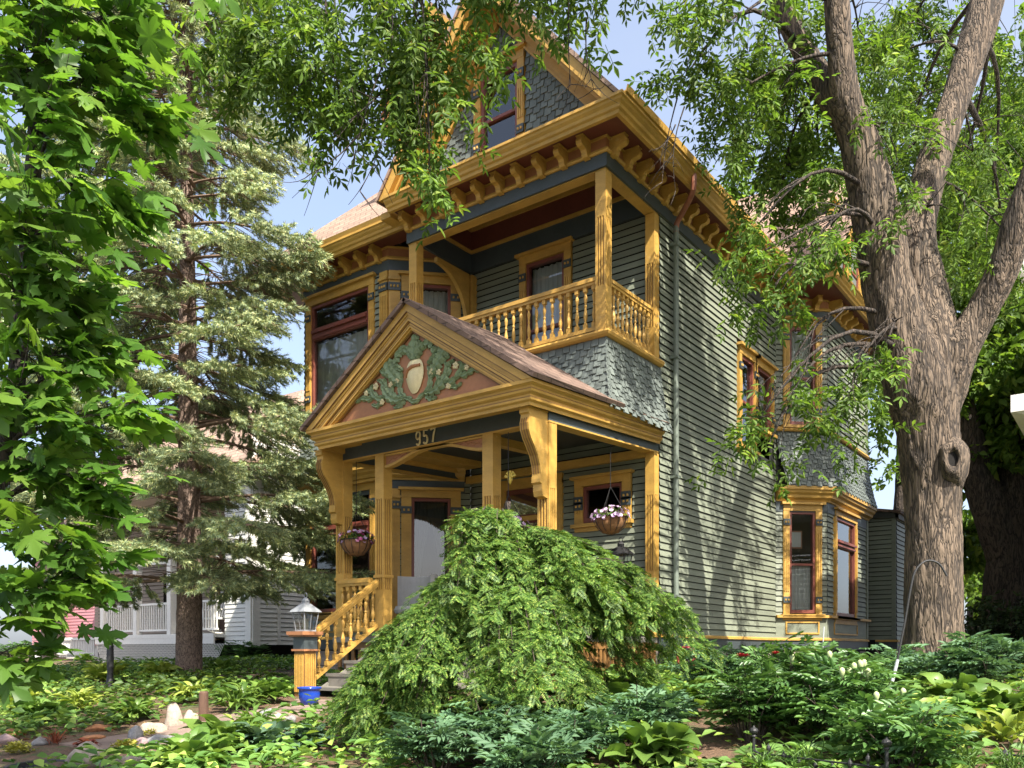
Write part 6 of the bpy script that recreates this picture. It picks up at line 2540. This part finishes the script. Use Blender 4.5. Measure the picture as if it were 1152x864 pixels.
def basket(label, p, top, mats, hooks=3, rr=.23):
    """wire basket with a coconut liner and petunias, on chains from the porch beam"""
    root = thing('hanging_basket', label, 'hanging basket', p, 'hanging flower baskets of the porch')
    x, y, z = p
    ln, wr, fo_ = MB(), MB(), MB()
    ln.lathe([(.03, -rr), (rr * .5, -rr * .9), (rr * .85, -rr * .5), (rr, 0), (rr * .9, 0), (.02, -.02)], p, 18)
    for k_ in range(12):
        a = 2 * math.pi * k_ / 12
        wr.tube([(x + rr * 1.02 * math.sin(t) * math.cos(a), y + rr * 1.02 * math.sin(t) * math.sin(a), z - rr * math.cos(t)) for t in [i * math.pi / 2 / 6 for i in range(7)]], .004, 4)
    wr.tube([(x + rr * 1.03 * math.cos(a), y + rr * 1.03 * math.sin(a), z) for a in [2 * math.pi * i / 20 for i in range(21)]], .006, 5, False)
    yk = z + .42
    for k_ in range(hooks):
        a = 2 * math.pi * k_ / hooks + .5
        wr.tube([(x + rr * math.cos(a), y + rr * math.sin(a), z), (x, y, yk)], .0045, 4)
    wr.tube([(x, y, yk), (x, y, top)], .005, 4)
    n = 130
    P = np.array((x, y, z)) + unit(n) * np.array((rr * 1.05, rr * 1.05, .10)) * (rng.random((n, 1)) ** .3) + np.array((0, 0, .02))
    D_ = unit(n) * .7 + (P - np.array((x, y, z - .1))) * 3
    lf = leaflet(1, .5, .1, .3)
    V_, F_ = scatter(lf[0], lf[1], P, frames(D_, np.array((0, 0, 1.)) + rng.normal(size=(n, 3)) * .4), rng.uniform(.04, .075, n))
    link('foliage', mesh_np('foliage', V_, F_), M['hosta'], root)
    # trumpet flowers: five petals each
    for mname, cnt in mats:
        parts = []
        P = np.array((x, y, z + .03)) + unit(cnt) * np.array((rr * 1.15, rr * 1.15, .12))
        P[:, 2] = np.maximum(P[:, 2], z - .03)
        N_ = (P - np.array((x, y, z - .12)))
        N_ /= np.linalg.norm(N_, axis=1, keepdims=True)
        pv, pf_ = leaflet(1, .95, .05, -.1, .6)
        for k_ in range(5):
            a = 2 * math.pi * k_ / 5
            t1 = np.cross(N_, np.array((.3, .2, .9)))
            t1 /= np.linalg.norm(t1, axis=1, keepdims=True)
            t2 = np.cross(N_, t1)
            d = t1 * math.cos(a) + t2 * math.sin(a) + N_ * .25
            parts.append(scatter(pv, pf_, P, frames(d, N_), np.full(cnt, .036)))
        V_, F_ = merge(parts)
        link('flowers', mesh_np('flowers', V_, F_), M[mname], root)
    obj('liner', ln, M['coco'], root, smooth=True)
    obj('chain', wr, M['metal'], root)


hb1 = Fr((-3.8, -1.34), (0, -1.34)).pt(.45, .02, 0)
basket('hanging basket of pink petunias in a coconut liner between the left porch posts', (-3.43, -1.28, 3.2), 4.35, [('fl_pink', 26), ('fl_lilac', 34)])
basket('hanging basket of lilac petunias behind the hemlock between two porch posts', (-.66, -1.28, 3.14), 4.35, [('fl_lilac', 34)])
basket('hanging basket in the dark right side of the porch before the small window', (-.10, .30, 3.42), 4.42, [('fl_lilac', 60)])
# yellow fleur ornament hanging beside the centre post
p = Vector((-.66, -1.24, 3.78))
orn = MB()
for a in range(-2, 3):
    d = Vector((math.sin(a * .6), 0, math.cos(a * .6)))
    q = p + d * .075
    orn.tube([p, q], [.02, .012], 6)
    orn.lathe([(.004, -.022), (.022, 0), (.004, .022)], q, 8)
orn.lathe([(.003, -.085), (.02, -.05), (.035, -.02), (.02, .02), (.006, .04)], p, 10)
M['yellow'] = paint('yellow_ornament', (.62, .46, .08), .4, .1, 6)
tag(obj('hanging_ornament', orn, M['yellow'], None, p, smooth=True), 'small yellow ornament on the chain beside the centre post', 'ornament')
# porch chairs and table glimpsed through the rails
ch = thing('porch_chair', 'grey cushioned chair on the porch behind the left rail', 'chair', (-3.36, -.1, 1.8))
c1, c2 = MB(), MB()
V_, n = [], 16
for i in range(n + 1):
    a = math.pi * (i / n) * 1.1 - .1
    V_.append((-3.36 + .34 * math.cos(a), -.1 + .30 * math.sin(a), 0))
for i in range(n):
    (x0, y0, _), (x1, y1, _) = V_[i], V_[i + 1]
    c1.prism([(x0, y0, 2.2), (x1, y1, 2.2), (x1 * 1.0, y1, 2.78), (x0, y0, 2.78)], (0.0, .035, .0))
c1.lathe([(.02, 0), (.30, 0), (.32, .05), (.29, .11), (.02, .12)], (-3.36, -.13, 2.18), 18)
for sx in (-.25, .25):
    for sy in (-.2, .2):
        c2.tube([(-3.36 + sx, -.1 + sy, 1.8), (-3.36 + sx * .8, -.1 + sy * .8, 2.2)], .018, 6)
obj('seat', c1, M['fabric'], ch)
for k_ in range(1):
    obj('leg', c2, M['wood'], ch)
ch = thing('porch_chair', 'dark wooden armchair in the right corner of the porch', 'chair', (-.55, .9, 1.8))
c1, c2, c3 = MB(), MB(), MB()
c1.box(-.82, -.28, .62, 1.16, 2.2, 2.25)
for i in range(6):
    c2.box(-.80 + i * .095, -.76 + i * .095, 1.12, 1.15, 2.25, 2.78)
c2.box(-.84, -.26, 1.11, 1.16, 2.74, 2.83)
for sx in (-.82, -.32):
    for sy in (.62, 1.11):
        c3.box(sx, sx + .045, sy, sy + .045, 1.8, 2.48)
    c3.box(sx - .02, sx + .065, .56, 1.16, 2.46, 2.49)
obj('seat', c1, M['wood'], ch)
obj('backrest', c2, M['wood'], ch)
obj('frame', c3, M['wood'], ch)
# ------------------------------------------------------------------ neighbouring houses
NB = Vector((-14.5, 6, 1.2))
nh = thing('neighbour_house', 'white clapboard neighbouring house with a railed front porch left of the spruce', 'house', NB)


def nsid(mb, fr, s0, s1, z0, z1, holes=()):
    siding(mb, fr, s0, s1, z0, z1, holes, .115, .022)


# corner near the spruce at about x -11.9, y 3.1
cx_, cy_ = -11.95, 3.15
fF = Fr((cx_ - 1.1, cy_), (cx_, cy_))
fS = Fr((cx_, cy_), (cx_, cy_ + 7))
w_ = MB()
nsid(w_, fF, 0, 1.1, 1.75, 5.9)
nsid(w_, fS, 0, 7, 1.75, 7.0)
nsid(w_, Fr((cx_ - 1.1, cy_ + 1.6), (cx_ - 1.1, cy_)), 0, 1.6, 1.75, 5.9)
obj('siding', w_, M['whiteb'], nh)
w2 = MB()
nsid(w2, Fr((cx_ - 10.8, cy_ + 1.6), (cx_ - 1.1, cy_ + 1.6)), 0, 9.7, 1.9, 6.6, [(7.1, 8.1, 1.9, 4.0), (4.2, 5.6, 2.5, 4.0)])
obj('porch_wall', w2, M['tan'], nh)  # wall colour toned down to carry the shade under the porch roof
cbn = MB()
cbn.wbox(fF, .88, 1.1, 0, .04, 1.7, 5.9)
cbn.wbox(fS, 0, .22, 0, .04, 1.7, 5.9)
cbn.wbox(fS, .75, .85, 0, .03, 1.75, 5.9)
cbn.box(cx_ - 7.3, cx_ + .3, cy_ - .3, cy_ + 1.0, 5.9, 6.0)
obj('corner_board', cbn, M['white'], nh)
nr_ = MB()
slab(nr_, [(cx_ + .45, cy_ - .5, 5.95), (cx_ - 11.2, cy_ - .5, 5.95), (cx_ - 11.2, cy_ + 3.6, 9.4), (cx_ - 2.5, cy_ + 3.6, 9.4)])
slab(nr_, [(cx_ + .45, cy_ - .5, 5.95), (cx_ - 2.5, cy_ + 3.6, 9.4), (cx_ - 2.5, cy_ + 8, 9.4), (cx_ + .45, cy_ + 8, 5.95)])
obj('roof', nr_, M['roof'], nh)
nd = MB()
nd.box(cx_ - 5.5, cx_ - 1.0, cy_ + .2, cy_ + 1.5, 4.25, 4.45)
nd.prism([(cx_ - 7, cy_ - .4, 4.45), (cx_ - .9, cy_ - .4, 4.45), (cx_ - .9, cy_ + 1.6, 5.3), (cx_ - 7, cy_ + 1.6, 5.3)], (0, 0, .06))
obj('porch_roof', nd, M['roof'], nh)
bxn = MB()
bxn.box(cx_ - 10.7, cx_ - .05, cy_ + 1.65, cy_ + 7, 1.2, 6.6)
obj('dark_backing', bxn, M['room'], nh)
pf_ = MB()
pf_.box(cx_ - 7, cx_ - 1.1, cy_ - .35, cy_ + 1.6, 1.94, 2.04)
pf_.box(cx_ - 7, cx_ - 1.1, cy_ - .34, cy_ - .30, 1.78, 1.94)
obj('porch_floor', pf_, M['white'], nh)
lt_ = MB()
for i in range(90):
    a = cx_ - 7 + i * .066
    lt_.prism([(a, cy_ - .33, 1.15), (a + .018, cy_ - .33, 1.15), (a + .46, cy_ - .33, 1.78), (a + .442, cy_ - .33, 1.78)], (0, .01, 0))
    lt_.prism([(a + .442, cy_ - .315, 1.15), (a + .46, cy_ - .315, 1.15), (a + .018, cy_ - .315, 1.78), (a, cy_ - .315, 1.78)], (0, .01, 0))
obj('lattice', lt_, M['white'], nh)
for x in (cx_ - 6.7, cx_ - 4.9, cx_ - 3.2, cx_ - 2.6):
    c_ = MB()
    c_.box(x - .09, x + .09, cy_ - .3, cy_ - .12, 1.88, 4.3)
    c_.box(x - .11, x + .11, cy_ - .32, cy_ - .10, 4.1, 4.3)
    obj('porch_column', c_, M['white'], nh)
bm2 = MB()
bm2.box(cx_ - 7, cx_ - 1.1, cy_ - .3, cy_ - .1, 4.3, 4.45)
obj('porch_beam', bm2, M['white'], nh)
for a, b_ in ((cx_ - 6.6, cx_ - 5.0), (cx_ - 4.8, cx_ - 3.3), (cx_ - 2.5, cx_ - 1.1)):
    r_ = MB()
    r_.box(a, b_, cy_ - .24, cy_ - .18, 2.84, 2.90)
    r_.box(a, b_, cy_ - .23, cy_ - .19, 2.13, 2.18)
    ro = obj('railing', r_, M['white'], nh)
    q = MB()
    n = int((b_ - a) / .115)
    for i in range(n):
        x = a + (i + .5) * (b_ - a) / n
        q.box(x - .018, x + .018, cy_ - .225, cy_ - .195, 2.18, 2.84)
    obj('baluster', q, M['white'], ro)
    # spindle frieze under the beam
    q = MB()
    q.box(a, b_, cy_ - .24, cy_ - .18, 3.95, 3.99)
    for i in range(n):
        x = a + (i + .5) * (b_ - a) / n
        q.box(x - .014, x + .014, cy_ - .22, cy_ - .20, 3.99, 4.3)
    obj('spindle_frieze', q, M['white'], nh)
fd_ = MB()
fd_.box(cx_ - 3.65, cx_ - 2.75, cy_ + 1.56, cy_ + 1.64, 1.9, 3.95)
nd_ = obj('front_door', fd_, M['wood'], nh)
tr_ = MB()
for x in (cx_ - 3.78, cx_ - 2.75):
    tr_.box(x, x + .12, cy_ + 1.50, cy_ + 1.6, 1.9, 4.05)
tr_.box(cx_ - 3.78, cx_ - 2.63, cy_ + 1.50, cy_ + 1.6, 3.95, 4.1)
obj('door_casing', tr_, M['cream'], nh)
# rocking chair on that porch
rx0, ry0 = cx_ - 1.75, cy_ + .1
rc_ = thing('rocking_chair', 'white slatted rocking chair on the neighbouring porch', 'rocking chair', (rx0, ry0, 2.04))
a1, a2, a3 = MB(), MB(), MB()
a1.box(rx0 - .26, rx0 + .26, ry0 - .25, ry0 + .22, 2.42, 2.46)
for i in range(5):
    x = rx0 - .22 + i * .11
    a2.prism([(x - .03, ry0 + .22, 2.46), (x + .03, ry0 + .22, 2.46), (x + .03, ry0 + .40, 3.16), (x - .03, ry0 + .40, 3.16)], (0, .02, 0))
a2.prism([(rx0 - .27, ry0 + .38, 3.11), (rx0 + .27, ry0 + .38, 3.11), (rx0 + .27, ry0 + .41, 3.21), (rx0 - .27, ry0 + .41, 3.21)], (0, .03, 0))
for sx in (-.25, .25):
    a3.tube([(rx0 + sx, ry0 + .5 * math.sin(t), 2.06 + .5 * (1 - math.cos(t)) * .5) for t in [-.9 + i * .18 for i in range(11)]], .018, 6)
    for yy in (-.2, .2):
        a3.tube([(rx0 + sx, ry0 + yy, 2.08), (rx0 + sx, ry0 + yy, 2.66)], .018, 6)
    a3.box(rx0 + sx - .03, rx0 + sx + .03, ry0 - .25, ry0 + .28, 2.66, 2.69)
obj('seat', a1, M['white'], rc_)
obj('backrest', a2, M['white'], rc_)
for q_ in pieces_of(a3):
    obj('rocker', q_, M['white'], rc_)
# pink house farther left
PB = onD(105, 735, 31)
PB.x -= 1.1
ph = thing('pink_house', 'pink clapboard house beyond the white porch at the far left', 'house', (PB.x, PB.y, 1.2))
q = MB()
pf1 = Fr((PB.x - 6, PB.y + 1), (PB.x + 1.1, PB.y + 1))
siding(q, pf1, 0, 7.1, 1.8, 6.0, (), .12, .02)
siding(q, Fr((PB.x + 1.1, PB.y + 1), (PB.x + 1.1, PB.y + 8)), 0, 7, 1.8, 6.0, (), .12, .02)
obj('siding', q, M['pink'], ph)
q = MB()
slab(q, [(PB.x + 1.6, PB.y + .5, 5.95), (PB.x - 7, PB.y + .5, 5.95), (PB.x - 7, PB.y + 5, 9), (PB.x + 1.6, PB.y + 5, 9)])
obj('roof', q, M['roof_dark'], ph)
q = MB()
q.box(PB.x - 6, PB.x + .95, PB.y + 1.1, PB.y + 7, 1.2, 5.9)
q.box(PB.x + .98, PB.x + 1.13, PB.y + .93, PB.y + 1.08, 1.5, 6.0)
obj('trim', q, M['white'], ph)
q = MB()
for i in range(22):
    x = PB.x - 1.9 + i * .125
    q.box(x, x + .05, PB.y + .18, PB.y + .22, 1.35, 2.1)
q.box(PB.x - 2, PB.x + .9, PB.y + .14, PB.y + .18, 2.0, 2.06)
q.box(PB.x - 2, PB.x + .9, PB.y + .14, PB.y + .18, 1.45, 1.51)
pfen = tag(obj('picket_fence', q, M['white'], None, (PB.x, PB.y + .2, 1.2)), 'white picket fence in front of the pink house', 'fence')
# white house on the right, of which the eaves reach into the picture
e = onD(1137, 462, 11)
rh = thing('white_house', 'white house whose boxed eaves show at the right edge', 'house', (e.x + 2, e.y + 3, 1.2))
q = MB()
q.box(e.x, e.x + 5, e.y, e.y + 10, e.z - .02, e.z + .20)
obj('eave', q, M['white'], rh)
q = MB()
q.prism([(e.x + .6, e.y + .35, e.z - .22), (e.x + 5, e.y + .35, e.z - .22), (e.x + 5, e.y + .02, e.z - .02), (e.x + .04, e.y + .02, e.z - .02)], (0, 9, 0))
obj('soffit', q, M['white'], rh)
q = MB()
frr = Fr((e.x + .75, e.y + 9), (e.x + .75, e.y + .6))
siding(q, frr, 0, 8.4, 1.6, e.z - .1, (), .12, .02)
siding(q, Fr((e.x + .75, e.y + .6), (e.x + 5, e.y + .6)), 0, 4.2, 1.6, e.z - .1, (), .12, .02)
obj('siding', q, M['whiteb'], rh)
e2 = onD(1146, 300, 13)
q = MB()
q.box(e2.x, e2.x + 5, e2.y, e2.y + 8, e2.z - .1, e2.z + .14)
slab(q, [(e2.x - .02, e2.y - .02, e2.z + .16), (e2.x - .02, e2.y + 8, e2.z + .16), (e2.x + 4, e2.y + 8, e2.z + 2.5), (e2.x + 4, e2.y, e2.z + 2.5)], .05)
obj('upper_eave', q, M['white'], rh)
q = MB()
q.box(e2.x + .5, e2.x + 5, e2.y + .4, e2.y + 8, e.z + .2, e2.z - .1)
obj('wall', q, M['whiteb'], rh)

# ------------------------------------------------------------------ sky, sun, camera
SUN_EL = R(50)
sdx, sdy = .90, -.44
L_ = math.hypot(sdx, sdy)
sdx, sdy = sdx / L_, sdy / L_
w = bpy.data.worlds.new('World')
sc.world = w
w.use_nodes = True
nt = w.node_tree
nt.nodes.clear()
sky = nt.nodes.new('ShaderNodeTexSky')
sky.sky_type = 'NISHITA'
sky.sun_disc = False
sky.sun_elevation = SUN_EL
sky.sun_rotation = math.atan2(sdx, sdy)
sky.air_density = .75
sky.dust_density = 3.5
sky.ozone_density = 1.2
bg_ = nt.nodes.new('ShaderNodeBackground')
bg_.inputs[1].default_value = .15
ow = nt.nodes.new('ShaderNodeOutputWorld')
# a thin veil of high cloud in front of the blue
tc = nt.nodes.new('ShaderNodeTexCoord')
mpn = nt.nodes.new('ShaderNodeMapping')
mpn.inputs['Scale'].default_value = (1.2, 1.2, 3.5)
nt.links.new(tc.outputs['Generated'], mpn.inputs['Vector'])
cln = nt.nodes.new('ShaderNodeTexNoise')
cln.inputs['Scale'].default_value = 1.6
cln.inputs['Detail'].default_value = 6
nt.links.new(mpn.outputs[0], cln.inputs['Vector'])
cfac = ramp(nt, cln.outputs[0], [(.35, .30), (.75, .55)])
veil = mixc(nt, cfac, sky.outputs[0], (1.75, 1.85, 2.0))
nt.links.new(veil, bg_.inputs[0])
nt.links.new(bg_.outputs[0], ow.inputs[0])
su = bpy.data.lights.new('Sun', 'SUN')
su.energy = 4.2
su.angle = R(.5)
su.color = (1, .93, .82)
so_ = bpy.data.objects.new('Sun', su)
col.objects.link(so_)
dirv = Vector((-sdx * math.cos(SUN_EL), -sdy * math.cos(SUN_EL), -math.sin(SUN_EL)))
so_.rotation_euler = dirv.to_track_quat('-Z', 'Y').to_euler()
so_.location = (20, -20, 30)

cd = bpy.data.cameras.new('Camera')
cd.sensor_width = 36
cd.lens = 36 * FPX / 1152
cd.shift_y = (HZP - 432) / 1152
cd.clip_end = 2000
cd.clip_start = .05
co_ = bpy.data.objects.new('Camera', cd)
col.objects.link(co_)
co_.location = CAM
co_.rotation_euler = (R(90), 0, math.atan2(.599, .801))
sc.camera = co_
sc.view_settings.view_transform = 'Standard'
sc.view_settings.look = 'None'
sc.view_settings.gamma = 1
sc.view_settings.exposure = 1.65
sc.view_settings.use_curve_mapping = False
sc.cycles.max_bounces = 7
sc.cycles.diffuse_bounces = 4
sc.cycles.transmission_bounces = 5
sc.cycles.transparent_max_bounces = 8
sc.cycles.use_denoising = True
